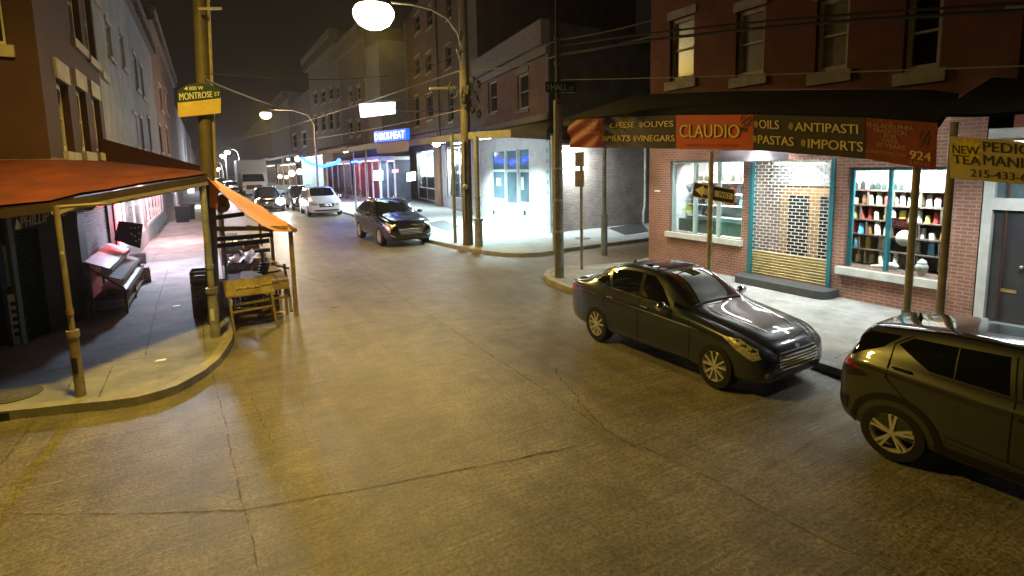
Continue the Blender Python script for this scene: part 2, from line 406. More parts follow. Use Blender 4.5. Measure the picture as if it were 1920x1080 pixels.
ZS = .14
LKERB = [(-30, 9.85), (-8, 9.82), (-2.76, 9.79), (-2.4, 9.70), (-1.83, 9.53), (-1.5, 9.42), (-1.13, 9.37), (-.85, 9.43), (-.65, 9.55), (-.45, 9.78), (-.26, 10.08), (-.06, 10.55), (.09, 11.12), (.2, 11.7), (.23, 12.06), (.23, 13.5), (.22, 30), (.2, 70), (.2, 300)]
RKERB = [(8.35, -25), (8.35, 4.2), (8.43, 5.0), (8.36, 9), (8.24, 11.2), (8.27, 12.2), (8.40, 12.9), (8.66, 13.5), (9.05, 13.95), (9.58, 14.2), (10.6, 13.9), (12.09, 13.45), (13.41, 13.9), (40, 14.2)]
FKERB = [(40, 17.7), (16.67, 17.49), (12.15, 17.26), (11.3, 17.0), (10.7, 16.98), (10.1, 17.2), (9.59, 17.71), (9.25, 18.6), (9.05, 19.5), (8.88, 20.6), (8.65, 22.95), (8.75, 28), (8.89, 33.4), (9.1, 40.7), (9.2, 70), (9.2, 300)]
def kerb_and_pavement(line, back, m_):
    n = len(line); P = [Vector(p) for p in line]; inner = []
    for i in range(n):
        d = (P[min(i+1, n-1)]-P[max(i-1, 0)]).normalized(); inner.append(P[i] + Vector((-d.y, d.x))*.17*kerb_and_pavement.side)
    k = MB()
    rnd = [random.uniform(-.014, .004) for _ in P]
    for i in range(n-1):
        a, b, c, d = P[i], P[i+1], inner[i+1], inner[i]
        k.hexa([(a.x, a.y, -.05), (b.x, b.y, -.05), (c.x, c.y, -.05), (d.x, d.y, -.05), (a.x, a.y, ZS+rnd[i]+.004), (b.x, b.y, ZS+rnd[i+1]+.004), (c.x, c.y, ZS+.006), (d.x, d.y, ZS+.006)])
    tag(obj('kerb', k, m_kerb), kind='structure')
    s = MB(); s.prism([tuple(p) for p in inner] + back, -.05, ZS)
    return tag(obj('sidewalk', s, m_), kind='structure')
kerb_and_pavement.side = 1
kerb_and_pavement(LKERB, [(-30, 300)], m_side)
kerb_and_pavement.side = -1
kerb_and_pavement(RKERB, [(40, -25)], m_side)
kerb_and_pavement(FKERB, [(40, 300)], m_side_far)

def joint(px, z=.004, w=.022, wob=.012, m_=None, name='road_joint'):
    pts = []
    for i in range(len(px)-1):
        a, b = gp(*px[i], z), gp(*px[i+1], z); k = max(2, int((b-a).length/.07))
        pts += [a.lerp(b, t/k) for t in range(k)]
    pts.append(gp(*px[-1], z)); mb = MB(); rows = []
    dx = 0
    for i, p in enumerate(pts):
        d = (pts[min(i+1, len(pts)-1)]-pts[max(i-1, 0)]).normalized(); nn = Vector((-d.y, d.x, 0)); dx = dx*.82+random.uniform(-wob, wob)*.55
        h = w*random.choice([.12, .3, .6, .9, 1.2, .4])*.5; q = p+nn*dx; q.z = z; rows.append([q-nn*h, q+nn*h])
    mb.grid(rows); tag(obj(name, mb, m_ or m_tar), kind='structure')
joint([(700, 520), (739, 549), (933, 674), (993, 712), (1127, 802), (1315, 888), (1515, 997), (1690, 1080)], w=.024)
joint([(396, 690), (408, 730), (439, 877), (489, 1080)], w=.018)
joint([(33, 963), (250, 963), (455, 956), (722, 908), (955, 863), (1000, 853)], w=.018, wob=.012)
joint([(955, 863), (1015, 848), (1075, 836), (1098, 826)], w=.03, wob=.02)
joint([(600, 528), (640, 519), (668, 517)], w=.06, wob=.03)
joint([(1040, 690), (1100, 770), (1150, 812), (1210, 840)], w=.03, wob=.05)
joint([(570, 520), (600, 528)], w=.05, wob=.02)
joint([(0, 872), (62, 792)], w=.05, wob=.02)
joint([(470, 740), (512, 830)], w=.02, wob=.02)
joint([(960, 660), (1130, 730)], w=.012, wob=.02)
for a in ([(315, 504), (302, 545), (285, 610), (272, 668)], [(0, 696), (105, 694)], [(268, 672), (360, 668), (430, 640)], [(120, 745), (150, 680)], [(185, 745), (212, 685)], [(268, 672), (150, 682), (105, 694)],
          [(283, 490), (300, 470), (312, 455)], [(378, 575), (384, 655)]):
    joint(a, ZS+.004, .025, .004, name='sidewalk_joint')
for a in ([(1565, 672), (1690, 612)], [(1600, 700), (1690, 640)], [(1440, 560), (1560, 580), (1700, 612)], [(935, 462), (975, 440)], [(985, 455), (1010, 470)], [(840, 440), (1034, 447)], [(1030, 470), (1062, 452), (1100, 440), (1215, 428)]):
    joint(a, ZS+.004, .022, .003, name='sidewalk_joint')
# dark mats and covers set in the pavement
def slab(name, px, z, m_, label, cat, t=.012):
    mb = MB(); p = [gp(*q, z) for q in px]; mb.prism([(q.x, q.y) for q in p], z+.001, z+t); return tag(obj(name, mb, m_, at=sum(p, Vector())/len(p)), label, cat)
slab('cellar_door', [(1140, 428), (1204, 418), (1216, 434), (1172, 441)], ZS, mat('cellar door steel', (.06, .065, .07), .5, .3), 'dark steel cellar door set flat in the pavement beside the alley brick wall', 'cellar door')
slab('cellar_door', [(795, 420), (830, 412), (868, 424), (840, 434)], ZS, mat('cellar door steel', (.06, .065, .07), .5, .3), 'steel cellar door flat in the pavement by the white-lit shopfronts', 'cellar door')
def cover(px, py, z, r, label):
    c = gp(px, py, z); mb = MB(); mb.lathe([(r, .002), (r, .014), (r*.93, .016), (0, .016)], c, 24)
    for i in range(-4, 5):
        for k in range(-4, 5):
            if i*i+k*k < 16: mb.box((c.x+i*r*.2, c.y+k*r*.2, z+.018), (r*.12, r*.12, .008), mi=1)
    tag(obj('manhole_cover', mb, [m_tar, m_steel], at=c), label, 'cover')
cover(26, 741, ZS, .34, 'round patterned iron cover in the pavement by the left corner kerb')
cover(1093, 447, ZS, .35, 'round iron cover in the pale pavement by the alley wall')
c = gp(18, 776, .02); mb = MB()
mb.box((c.x-.25, 9.79, .055), (1.3, .05, .12)); tag(obj('storm_drain', mb, m_dark, at=(c.x, 9.79, 0)), 'black storm drain mouth in the kerb of the left corner', 'drain')
# ------------------------------------------------------------------ left corner building
m_stucco = mat('red brown stucco', (.052, .020, .022), .85, var=.25, scale=1.2, bump=.2, bscale=30)
m_greyst = mat('grey white render', (.27, .28, .27), .85, var=.3, scale=1.4, dirt=(.19, .20, .19))
m_bluest = mat('blue grey render', (.20, .22, .23), .85, var=.3, scale=1.4, dirt=(.14, .15, .15))
m_dbrick = brick('dark left brick', (.13, .075, .055), (.10, .06, .045), (.12, .10, .09))
m_sh_green = mat('dark green shutter', (.022, .045, .036), .45, .3, var=.3, scale=5)
m_sh_grey = mat('grey shutter', (.30, .30, .31), .45, .4, var=.3, scale=4)
m_shopdark = mat('dark shop brickwork', (.028, .022, .02), .8, var=.4, scale=4)
m_awnred = mat('red painted awning sheet', (.125, .026, .024), .6, var=.35, scale=2.2, dirt=(.22, .04, .02))
m_fascia = mat('brown timber fascia', (.065, .044, .027), .7, var=.35, scale=4)
m_trimy = mat('cream scalloped trim', (.36, .30, .20), .6, var=.2)

LX = -2.6
FL = Fac((LX, 13.65), (LX, 90), (5, 30))
FM = Fac((-24, 13.65), (LX, 13.65), (0, 0))
FV = Fac(gp(40, 645, ZS), gp(165, 597, ZS), (2, 12))
def yl(px, py=260): return FL.sz(px, py)[0]

b = empty('corner_building', (-6, 17, ZS))
tag(b, 'red brown corner building with pale window sills above the red awning on the left', 'building')
end1 = yl(193, 200)
lw = []
for l, r, t, bt in ((113, 134, 158, 284), (149, 166, 172, 284), (177, 191, 188, 286)): lw.append(FL.rect(l, r, t, bt))
for l, r, t, bt in ((126, 146, -70, 72), (157, 173, -20, 104), (182, 192, 20, 132)): lw.append(FL.rect(l, r, t, bt))
mw = [(FM.sz(-60, 40)[0], FM.sz(8, 40)[0], FM.sz(0, 84)[1], 7.6)]
w = MB(); FL.wall(w, 0, end1, 3.0, 12, lw, reveal=.2); FM.wall(w, 0, FM.L, 3.0, 12, mw, reveal=.2)
w.poly([(LX, 13.65, 12), (LX, 13.65+end1, 12), (-24, 13.65+end1, 12), (-24, 13.65, 12)]); w.poly([(-24, 13.65+end1, 0), (LX, 13.65+end1, 0), (LX, 13.65+end1, 12), (-24, 13.65+end1, 12)])
w.poly([(LX, 13.65, 3.0), (LX, 15.3, 3.0), (-3.4, 13.65, 3.0)])
obj('wall', w, m_stucco, b)
for i, r in enumerate(lw):
    sash_window(b, FL, r, m_cream, m_pane, m_stone, m_stone, depth=.17, fw=.12, sill_h=.22, over=.12, lint_h=.42)
for r in mw: sash_window(b, FM, r, m_cream, m_pane, m_stone, m_stone, depth=.12, sill_h=.22)
q = MB(); FL.box(q, -.03, end1, 3.0, 3.75, .005, .06); FM.box(q, FM.L-9, FM.L+.06, 3.3, 3.72, .005, .06); obj('cornice', q, mat('worn cornice', (.22, .15, .11), .85, var=.6, scale=3, dirt=(.42, .36, .28)), b)

# chamfered shop corner under the awning
sh0, sh1 = FV.sz(48, 600)[0], FV.sz(88, 560)[0]
lv = FV.L
g = MB(); zt = 3.0
hole = [(sh0, sh1, ZS, 2.35)]
FV.wall(g, -.05, lv+.02, 0, zt, hole, reveal=.12)
FM2L = FM.sz(0, 560)[0]
FM.wall(g, 0, FM.L-.8, 0, zt, [], mi=0)
FL.wall(g, 1.6, end1, 0, zt, [(FL.sz(166, 480)[0], FL.sz(207, 440)[0], .3, 2.62)], reveal=.12)
obj('shop_wall', g, m_shopdark, b)
s = MB(); n = 34
for i in range(n):
    z0 = ZS+(2.35-ZS)*i/n; z1 = ZS+(2.35-ZS)*(i+1)/n
    s.poly([FV.P(sh0, z0, -.10), FV.P(sh1, z0, -.10), FV.P(sh1, z1-.012, -.055), FV.P(sh0, z1-.012, -.055)]); s.poly([FV.P(sh0, z1-.012, -.055), FV.P(sh1, z1-.012, -.055), FV.P(sh1, z1, -.10), FV.P(sh0, z1, -.10)])
obj('roller_shutter', s, m_sh_green, b)['label'] = 'dark green roller shutter'
a0, a1 = FL.sz(166, 480)[0], FL.sz(207, 440)[0]
s = MB(); n = 36
for i in range(n):
    z0 = .3+2.32*i/n; z1 = .3+2.32*(i+1)/n
    s.poly([FL.P(a0, z0, -.10), FL.P(a1, z0, -.10), FL.P(a1, z1-.014, -.05), FL.P(a0, z1-.014, -.05)]); s.poly([FL.P(a0, z1-.014, -.05), FL.P(a1, z1-.014, -.05), FL.P(a1, z1, -.10), FL.P(a0, z1, -.10)])
obj('roller_shutter', s, m_sh_grey, b)['label'] = 'pale grey roller shutter'
s = MB(); s.tube([FL.P(a0-.1, 2.72, .12), FL.P(a1+.15, 2.72, .12)], .17, 12); obj('shutter_box', s, m_sh_grey, b, smooth=40)
s = MB(); FV.box(s, -.04, .06, ZS, 2.9, .002, .07); obj('door_post', s, mat('blue grey post', (.10, .15, .20), .5, var=.3), b)

sg = empty('shop_sign', FV.P(lv*.4, 2.7, .05)); tag(sg, 'dark sign board lettered PHILLIP VU over the green shutter', 'sign')
s = MB(); FV.box(s, .02, lv-.05, 2.38, 2.86, .004, .06); obj('board', s, m_shopdark, sg)
def fquad(px, f=FV, d=.066):
    out = []
    for p in px:
        a, z = f.sz(*p, d); out.append(f.P(a, z, d))
    return out
for wd_, bx_ in (('PHILLIP', [(39, 429), (91, 414), (91, 396), (39, 407)]), ('VU', [(105, 410), (125, 404), (125, 387), (105, 393)])):
    s = MB(); text_in(s, wd_, fquad(bx_), (0, 0, 0), .01); obj('lettering', s, mat('grey sign letters', (.42, .44, .46), .6, var=.1), sg)
s = MB(); s.poly(fquad([(28, 431), (38, 429), (37, 419), (31, 409)])); obj('emblem', s, m_wsign, sg)

# posters and blue lit strip at the far left of the shopfront
s = empty('poster_board', FM.P(FM.L-.95, ZS, .05)); tag(s, 'narrow white board with black characters leaning in a blue frame left of the green shutter', 'board')
q = MB(); bb = [FM.sz(p, 560)[0] for p in (16, 34)]; FM.box(q, bb[0], bb[1], ZS, 1.15, .03, .06); obj('panel', q, m_wsign, s)
q = MB(); FM.box(q, bb[0]-.06, bb[0]-.002, ZS, 1.2, .02, .07); obj('frame', q, mat('blue frame', (.02, .04, .25), .4), s)
q = MB()
for k in range(5): FM.box(q, bb[0]+.03, bb[1]-.03, .32+.15*k, .40+.15*k, .061, .064)
obj('lettering', q, m_bsign, s)
s = empty('window_poster', FM.P(FM.L-.95, 1.4, .05)); tag(s, 'pale blue and white poster on the dark shopfront at the far left edge', 'poster')
q = MB(); bb = [FM.sz(p, 480)[0] for p in (8, 27)]; FM.box(q, bb[0], bb[1], 1.3, 2.1, .02, .035); obj('panel', q, mat('poster pale blue', (.35, .50, .62), .5, var=.5, scale=12), s)
q = MB(); FM.box(q, bb[0]-.09, bb[0]-.004, 1.25, 2.15, .02, .04); obj('edge', q, mat('poster blue', (.03, .10, .40), .5), s)
q = MB(); FM.box(q, FM.L-1.9, FM.L-1.35, ZS, 2.6, .01, .05); tag(obj('shop_door', q, mat('dark red door', (.05, .018, .016), .6, var=.3), at=FM.P(FM.L-1.6, ZS)), 'dark red closed door at the left edge under the awning', 'door')
q = MB(); c0 = gp(18, 640, ZS); q.tube([(c0.x-.25, c0.y, ZS+.1), (c0.x+.12, c0.y+.02, ZS+.1)], [.06, .11], 10); q.ball((c0.x-.02, c0.y, ZS+.12), (.18, .12, .11)); tag(obj('sack', q, mat('brown sack', (.13, .08, .07), .8, var=.4, scale=8), at=c0, smooth=60), 'brown lumpy sack on the pavement at the foot of the dark shop corner', 'sack')

# ------------------------------------------------------------------ row beyond
def block(f, s0, s1, z1, m_, label, depth=10, wins=(), frame=m_cream, pane=m_pane, z0=0, holes=(), cornice=None, sill=m_stone, lintel=m_stone, name='row_house', roof=None, fw=.07, cols=1, wd=.12):
    bb = empty(name, f.P((s0+s1)/2, 0, -depth/2)); tag(bb, label, 'house' if name == 'row_house' else 'building')
    mb = MB(); f.wall(mb, s0, s1, z0, z1, list(wins)+list(holes), reveal=.16); f.shell(mb, s0, s1, z0, z1, depth); obj('wall', mb, m_, bb)
    for r in wins: sash_window(bb, f, r, frame, pane, sill, lintel, fw=fw, cols=cols, depth=wd)
    if cornice:
        h, out, mc = cornice; q = MB(); f.box(q, s0-.05, s1+.02, z1-h*.35, z1+.06, .003, out); f.box(q, s0, s1-.02, z1-h, z1-h*.35-.004, .003, out*.5); k = s0+.25
        while k < s1: f.box(q, k, k+.12, z1-h*.9, z1-h*.36, out*.5+.003, out*.85); k += .75
        obj('cornice', q, mc, bb)
    return bb
y2, y3, y4, y5 = yl(252, 200), yl(292, 200), yl(328, 200), yl(352, 200)
m_corn = mat('dark cornice', (.12, .11, .10), .7, var=.3)
ww = [FL.rect(*r) for r in ((200, 209, 50, 105), (226, 233, 70, 125))]
h2 = [(yl(216, 400), y2-.35, .85, 2.75)]
bl2 = block(FL, end1+.01, y2, 12.3, m_greyst, 'tall grey white rendered row house next to the red brown corner building', wins=ww, sill=m_stone, holes=h2)
ww = [FL.rect(*r) for r in ((252, 258, 218, 276), (264, 269, 225, 278), (252, 258, 110, 165), (264, 269, 130, 180), (279, 283, 225, 280))]
h3 = [(y2+.3, y3-1.0, .85, 2.75)]
bl3 = block(FL, y2+.01, y3, 12.0, m_bluest, 'blue grey row house with tall paired windows, third from the left corner', wins=ww, cornice=(.7, .4, m_corn), holes=h3)
ww = [FL.rect(*r) for r in ((299, 303, 238, 285), (311, 315, 242, 288), (299, 303, 165, 205), (311, 315, 175, 212))]
block(FL, y3+.01, y4, 14.5, m_dbrick, 'dark brick row house with bright window edge, fourth from the left corner', wins=ww, cornice=(.9, .5, m_corn))
block(FL, y4+.01, y5, 11.5, m_bluest, 'dim narrow row house behind the green street sign on the left', wins=[FL.rect(346, 348, 262, 292)])
block(FL, y5+.01, y5+60, 9.5, m_dbrick, 'far dark terrace at the end of the left pavement', wins=[])

# lit shop window: posts, glass, a shallow room behind with its lamp
def lit_shop(bld, f, h, wallm, frame, power, col, n=3, depth=1.8, gl=None, tube_es=14, tube_col=None, lampd=-.6):
    s0, s1, z0, z1 = h; q = MB()
    for k in range(n+1):
        c = s0+.04+(s1-s0-.08)*k/n; f.box(q, c-.04, c+.04, z0, z1, -.15, -.07)
    f.box(q, s0, s1, z1-.08, z1, -.148, -.072); f.box(q, s0, s1, z0, z0+.08, -.148, -.072)
    w = obj('shop_window', q, frame, bld)
    p = MB(); f.box(p, s0+.02, s1-.02, z0+.02, z1-.02, -.118, -.108); obj('pane', p, gl or m_clear, w)
    r = MB(); r.poly([f.P(s0, z0, -depth), f.P(s1, z0, -depth), f.P(s1, z1, -depth), f.P(s0, z1, -depth)]); r.poly([f.P(s0, z0, -.17), f.P(s1, z0, -.17), f.P(s1, z0, -depth), f.P(s0, z0, -depth)])
    r.poly([f.P(s0, z1, -.17), f.P(s1, z1, -.17), f.P(s1, z1, -depth), f.P(s0, z1, -depth)])
    r.poly([f.P(s0, z0, -.17), f.P(s0, z1, -.17), f.P(s0, z1, -depth), f.P(s0, z0, -depth)]); r.poly([f.P(s1, z0, -.17), f.P(s1, z1, -.17), f.P(s1, z1, -depth), f.P(s1, z0, -depth)])
    obj('shop_interior', r, wallm, bld)
    t = MB(); t.tube([f.P(s0+.2, z1-.08, lampd), f.P(s1-.2, z1-.08, lampd)], .035, 8); lt = obj('shop_lamp', t, emit('tube '+bld.name, tube_col or col, tube_es), bld)
    area('shop_light', f.P((s0+s1)/2, z1-.14, lampd), (max(.3, s1-s0-.4), .25), power, col, (f.n.x*.2, f.n.y*.2, -1), lt)
    return w
m_pinkwall = mat('pink shop wall', (.75, .42, .42), .7, var=.45, scale=3)
m_whitewall = mat('white shop wall', (.75, .74, .72), .7, var=.25, scale=2)
lit_shop(bl2, FL, h2[0], m_whitewall, m_white, 700, (1, .72, .80), n=3, depth=.75, lampd=-.45)
lit_shop(bl3, FL, h3[0], m_pinkwall, m_white, 1400, (1, .62, .68), n=6, depth=.75, lampd=-.45)
nm = mat('red curtain', (.45, .03, .03), .7, var=.3)
for k in range(9):
    s_ = h3[0][0]+.5+k*(h3[0][1]-h3[0][0]-1)/8; q = MB(); FL.box(q, s_, s_+random.uniform(.2, .5), .9+random.random()*.4, 2.2+random.random()*.3, -.66, -.6)
    o = obj('curtain', q, [nm, m_whitewall, mat('pale violet curtain', (.5, .45, .65), .7), nm][k % 4], bl3)
# red neon strip at the near edge of the lit shop
q = MB(); s_ = yl(214, 380); nl = empty('neon_sign', FL.P(s_-.2, 1.9, .1)); tag(nl, 'glowing red neon strip beside the grey shutter on the left', 'neon sign')
q.tube([FL.P(s_-.45, 1.15, .12), FL.P(s_-.45, 2.6, .12), FL.P(s_-.05, 2.6, .12), FL.P(s_-.05, 1.15, .12)], .035, 8); obj('tube', q, emit('red neon', (1.0, .10, .12), 16), nl, smooth=60)
q = MB(); FL.box(q, s_-.6, s_+.05, 1.0, 2.75, .01, .05); obj('backing', q, mat('neon backing', (.4, .1, .1), .6), nl)
point('neon_light', FL.P(s_-.2, 1.9, .45), 40, (1, .12, .16), .15, nl)

# ------------------------------------------------------------------ red corner awning on posts
ZW = 3.72
edge = [V(-9, 9.9, 2.72), aty(0, 384, 10.0), aty(93, 373, 9.95), aty(205, 352, 10.6), aty(388, 323, 12.0), V(-.02, 19.6, 3.42)]
back = [V(-9, 13.6, 3.6), V(-4.2, 13.6, 3.66), V(-3.0, 13.6, ZW), V(LX, 13.7, ZW), V(LX, 15.2, ZW+.02), V(LX, 19.6, ZW+.08)]
aw = empty('awning', (-2, 12, ZS)); tag(aw, 'red sheet awning wrapped round the left corner building on two posts', 'awning')
def sheet(name, e, bk, m_, parent, t=.04, sub=6, sag=.0, ripple=0.0):
    rows = []
    for k in range(sub+1):
        u = k/sub; rows.append([p.lerp(q, u)+V(0, 0, -sag*4*u*(1-u)) for p, q in zip(e, bk)])
    mb = MB(); mb.grid(rows); mb.grid([[p-V(0, 0, t) for p in r] for r in rows][::-1]); return obj(name, mb, m_, parent)
def densify(pts, step=.5):
    out = []
    for a, c in zip(pts, pts[1:]):
        k = max(1, int((c-a).length/step)); out += [a.lerp(c, i/k) for i in range(k)]
    return out+[pts[-1]]
def pairwise(e, bk, step=.4):
    E, B = [], []
    for i in range(len(e)-1):
        k = max(1, int((e[i+1]-e[i]).length/step))
        for j in range(k): E.append(e[i].lerp(e[i+1], j/k)); B.append(bk[i].lerp(bk[i+1], j/k))
    return E+[e[-1]], B+[bk[-1]]
E_, B_ = pairwise(edge, back)
E2 = [p+V(0, 0, random.uniform(-.035, .02)) for p in E_]
sheet('roof_sheet', E2, B_, m_awnred, aw)
q = MB(); fd = densify(edge, .4)
q.grid([[p+V(0, 0, -.06) for p in edge], [p+V(0, 0, -.19) for p in edge]]); q.grid([[p+V(.0, .03, -.06) for p in edge], [p+V(.0, .03, -.19) for p in edge]][::-1])
obj('fascia', q, m_fascia, aw)
q = MB(); ed = densify(edge[2:], .06); rows = [[p+V(0, -.012, -.18) for p in ed], [p+V(0, -.012, -.22-.03*abs(math.sin(i*.9))) for i, p in enumerate(ed)]]; q.grid(rows); q.grid([[p+V(.01, .012, 0) for p in r] for r in rows][::-1]); obj('scalloped_trim', q, m_trimy, aw)
def post(parent, base, top, r0, r1, m_, collar=None, name='post', zc=.9):
    q = MB(); base = Vector(base); top = Vector(top); d = top-base; f = zc/d.length
    a = base+d*f
    q.tube([base, a], r0, 14); q.tube([a, top], r1, 12); q.tube([a-d.normalized()*.05, a+d.normalized()*.05], r0*1.25, 14); q.tube([base+d*.45-d.normalized()*.04, base+d*.45+d.normalized()*.04], r1*1.25, 12)
    return obj(name, q, m_, parent, smooth=40)
p1 = gp(152, 742, ZS); p2 = gp(405, 632, ZS)
post(aw, p1, V(p1.x-.03, p1.y+.05, edge[2].z-.1), .066, .038, m_ptan, zc=.95)
q = MB(); q.tube([V(p1.x-.03, p1.y+.05, edge[2].z-.12), aty(205, 352, 10.6)+V(0, .03, -.25), V(p2.x, p2.y, edge[4].z-.24)], .026, 8); obj('rail', q, m_ptan, aw, smooth=40)
post(aw, p2, V(p2.x, p2.y+.03, edge[4].z-.1), .09, .06, m_pgrey, zc=.95)
def sticker(par, base, z, r, w_, h_, m_):
    q = MB(); n = 6; sp = w_/r/2; rows = [[V(base.x+(r+.003)*math.sin(a), base.y-(r+.003)*math.cos(a), z+dz) for a in [-.35-sp+2*sp*i/n for i in range(n+1)]] for dz in (-h_/2, h_/2)]
    q.grid(rows); obj('sticker', q, m_, par)
sticker(aw, p1, .62, .066, .08, .24, m_dark); sticker(aw, p1, 1.42, .04, .05, .08, mat('orange sticker', (.5, .16, .04), .6)); sticker(aw, p1, 2.3, .04, .05, .05, m_white); sticker(aw, p2, .62, .09, .07, .24, m_white)
for k in range(5):
    pass
# torn sheet edge flashes
# second awning further along the left pavement
e2 = [V(.05, 19.8, 3.52), V(.1, 34, 3.6), V(.1, 60, 3.6)]; b2 = [V(LX, 19.8, 4.45), V(LX, 34, 4.5), V(LX, 60, 4.5)]
aw2 = empty('awning', (-1, 27, ZS)); tag(aw2, 'long dark red awning with slatted front along the left pavement', 'awning')
E_, B_ = pairwise(e2, b2, 1.5); sheet('roof_sheet', E_, B_, m_awnred, aw2)
q = MB(); y = 19.8
while y < 60: q.box((.09, y, 3.38), (.03, .14, .34)); y += .28
obj('slatted_front', q, m_awnred, aw2)
q = MB(); q.poly([V(LX, 19.75, 3.4), V(.05, 19.75, 3.4), V(.05, 19.75, 3.54), V(LX, 19.75, 4.46)]); obj('gable_end', q, mat('dark red gable', (.10, .022, .015), .7, var=.3), aw2)
for y in (27, 34, 42, 51): post(aw2, (.0, y, ZS), (.0, y, 3.4), .05, .045, m_pgrey)
# lamp under the awning that washes the left pavement
ul = empty('ceiling_lamp', (-1.0, 21.6, 3.35)); tag(ul, 'white tube lamp hung under the long red awning on the left', 'lamp')
q = MB(); q.box((-1.0, 21.6, 3.36), (.16, 1.3, .05)); obj('housing', q, m_white, ul)
q = MB(); q.tube([(-1.0, 21.0, 3.3), (-1.0, 22.2, 3.3)], .025, 8); obj('tube', q, emit('cool tube', (.75, .88, 1.0), 20), ul)
point('lamp_light', (-1.0, 21.6, 3.1), 1000, (.58, .75, 1.0), .25, ul)

pk = empty('ceiling_lamp', (-1.5, 29.5, 3.6)); tag(pk, 'added pinkish lamp under the long red awning before the lit shop', 'lamp')  # extra lamp, added to tint the pavement pink
q = MB(); q.box((-1.5, 29.5, 3.66), (.2, 1.6, .06)); obj('housing', q, m_white, pk); q = MB(); q.tube([(-1.5, 28.8, 3.6), (-1.5, 30.2, 3.6)], .03, 8); obj('tube', q, emit('added pink tube', (1, .7, .72), 16), pk)
area('lamp_light', (-1.5, 29.5, 3.5), (.3, 1.5), 420, (1, .55, .60), (0, 0, -1), pk, 170)
# ------------------------------------------------------------------ right: grocery building
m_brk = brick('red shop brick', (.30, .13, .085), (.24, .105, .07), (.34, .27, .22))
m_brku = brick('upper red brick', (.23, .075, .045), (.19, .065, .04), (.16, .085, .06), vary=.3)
m_teal = mat('teal painted metal', (.02, .16, .19), .4, var=.2)
m_tealw = mat('pale teal trim', (.45, .58, .58), .5, var=.15)
m_sillw = mat('pale stone sill', (.55, .57, .53), .7, var=.25, scale=4)
m_roofd = mat('dark felt awning roof', (.014, .012, .010), .85, var=.3, scale=1.5)
m_doorw = mat('honey oak door', (.42, .25, .10), .45, var=.35, scale=5)
m_slat = mat('cream roller slats', (.55, .47, .26), .45, .2, var=.25, scale=5)
m_link = mat('grille links', (.78, .76, .68), .4, .3, var=.2)
m_shelf = mat('dark shelf wood', (.075, .05, .033), .6, var=.3, scale=5)
FC = Fac(gp(1823, 607, ZS), gp(1216, 487, ZS))
HF = 9.6
gb = empty('shop_building', FC.P(4.5, ZS, -4)); tag(gb, 'red brick grocery building with four white sash windows above the long lettered banner', 'building')
LB = FC.L
w1 = FC.rect(1256, 1392, 308, 442); w2 = FC.rect(1586, 1779, 318, 514)
w1 = (w1[0], w1[1], w1[2], 3.45); w2 = (w2[0], w2[1], w2[2], 3.2)
dr = FC.rect(1406, 1560, 300, 529); dr = (dr[0], dr[1], .32, 3.42)
uw = [FC.rect(*r) for r in ((1256, 1301, 32, 150), (1380, 1433, 16, 142), (1530, 1591, -6, 134), (1696, 1766, -18, 132))]
w = MB(); FC.wall(w, 0.02, LB, 0, 4.4, [w1, w2, dr], reveal=.22); obj('lower_wall', w, m_brk, gb)
zt = 4.4
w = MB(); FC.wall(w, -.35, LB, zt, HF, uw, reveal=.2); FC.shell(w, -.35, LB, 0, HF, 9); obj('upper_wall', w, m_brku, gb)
for i, r in enumerate(uw):
    sash_window(gb, FC, r, m_cream, m_pane if i == 3 else m_blind, m_stone, m_stone, depth=.15, fw=.11, sill_h=.26, over=.14, lint_h=.24)

# left shop window with its display
s0, s1, z0, z1 = w1
q = MB()
for c in (s0+.04, s0+(s1-s0)*.335, s0+(s1-s0)*.66, s1-.04): FC.box(q, c-.045, c+.045, z0, z1, -.2, -.1)
FC.box(q, s0+.09, s1-.09, z1-.08, z1, -.198, -.102)
sw1 = obj('shop_window', q, m_tealw, gb)
q = MB(); FC.box(q, s0-.06, s1+.1, z0-.16, z0-.003, -.1, .12); obj('sill', q, m_sillw, sw1)
q = MB(); FC.box(q, s0+.02, s1-.02, z0, z1, -.155, -.147); obj('pane', q, m_clear, sw1)
D1 = 1.7
def room(f, r, depth, parent, wallm, floorm=None):
    a, b_, c, d = r; q = MB(); e = -.23
    q.poly([f.P(a, c, -depth), f.P(b_, c, -depth), f.P(b_, d, -depth), f.P(a, d, -depth)]); q.poly([f.P(a, c, e), f.P(b_, c, e), f.P(b_, c, -depth), f.P(a, c, -depth)], 1)
    q.poly([f.P(a, d, e), f.P(b_, d, e), f.P(b_, d, -depth), f.P(a, d, -depth)]); q.poly([f.P(a, c, e), f.P(a, d, e), f.P(a, d, -depth), f.P(a, c, -depth)]); q.poly([f.P(b_, c, e), f.P(b_, d, e), f.P(b_, d, -depth), f.P(b_, c, -depth)])
    return obj('shop_interior', q, [wallm, floorm or wallm], parent)
def tube_lamp(f, a, b_, z, d, power, col, label, es=25, down=(0, 0, -1), size_y=.15, glow=None, up=False):
    t = empty('tube_lamp', f.P((a+b_)/2, z, d)); tag(t, label, 'lamp')
    q = MB(); f.box(q, a, b_, z+.03, z+.08, d-.07, d+.07); obj('housing', q, m_white, t)
    q = MB(); q.tube([f.P(a+.04, z, d), f.P(b_-.04, z, d)], .022, 8); obj('tube', q, emit('white tube %d' % es, glow or col, es), t, smooth=60)
    area('lamp_light', f.P((a+b_)/2, z-.04, d), (b_-a-.1, size_y), power*(.8 if up else 1), col, down, t, 122 if up else 150).rotation_euler.rotate_axis('Z', 0)
    if up: area('lamp_light', f.P((a+b_)/2, z+.1, d), (b_-a-.1, size_y), power*.5, col, (0, 0, 1), t)  # added upward light above the housing, brightens the soffit
    return t
def tube_light_dir(t): pass
room(FC, (s0-.1, s1+.1, z0-.02, z1+.1), D1, gb, m_whitewall, m_whitewall)
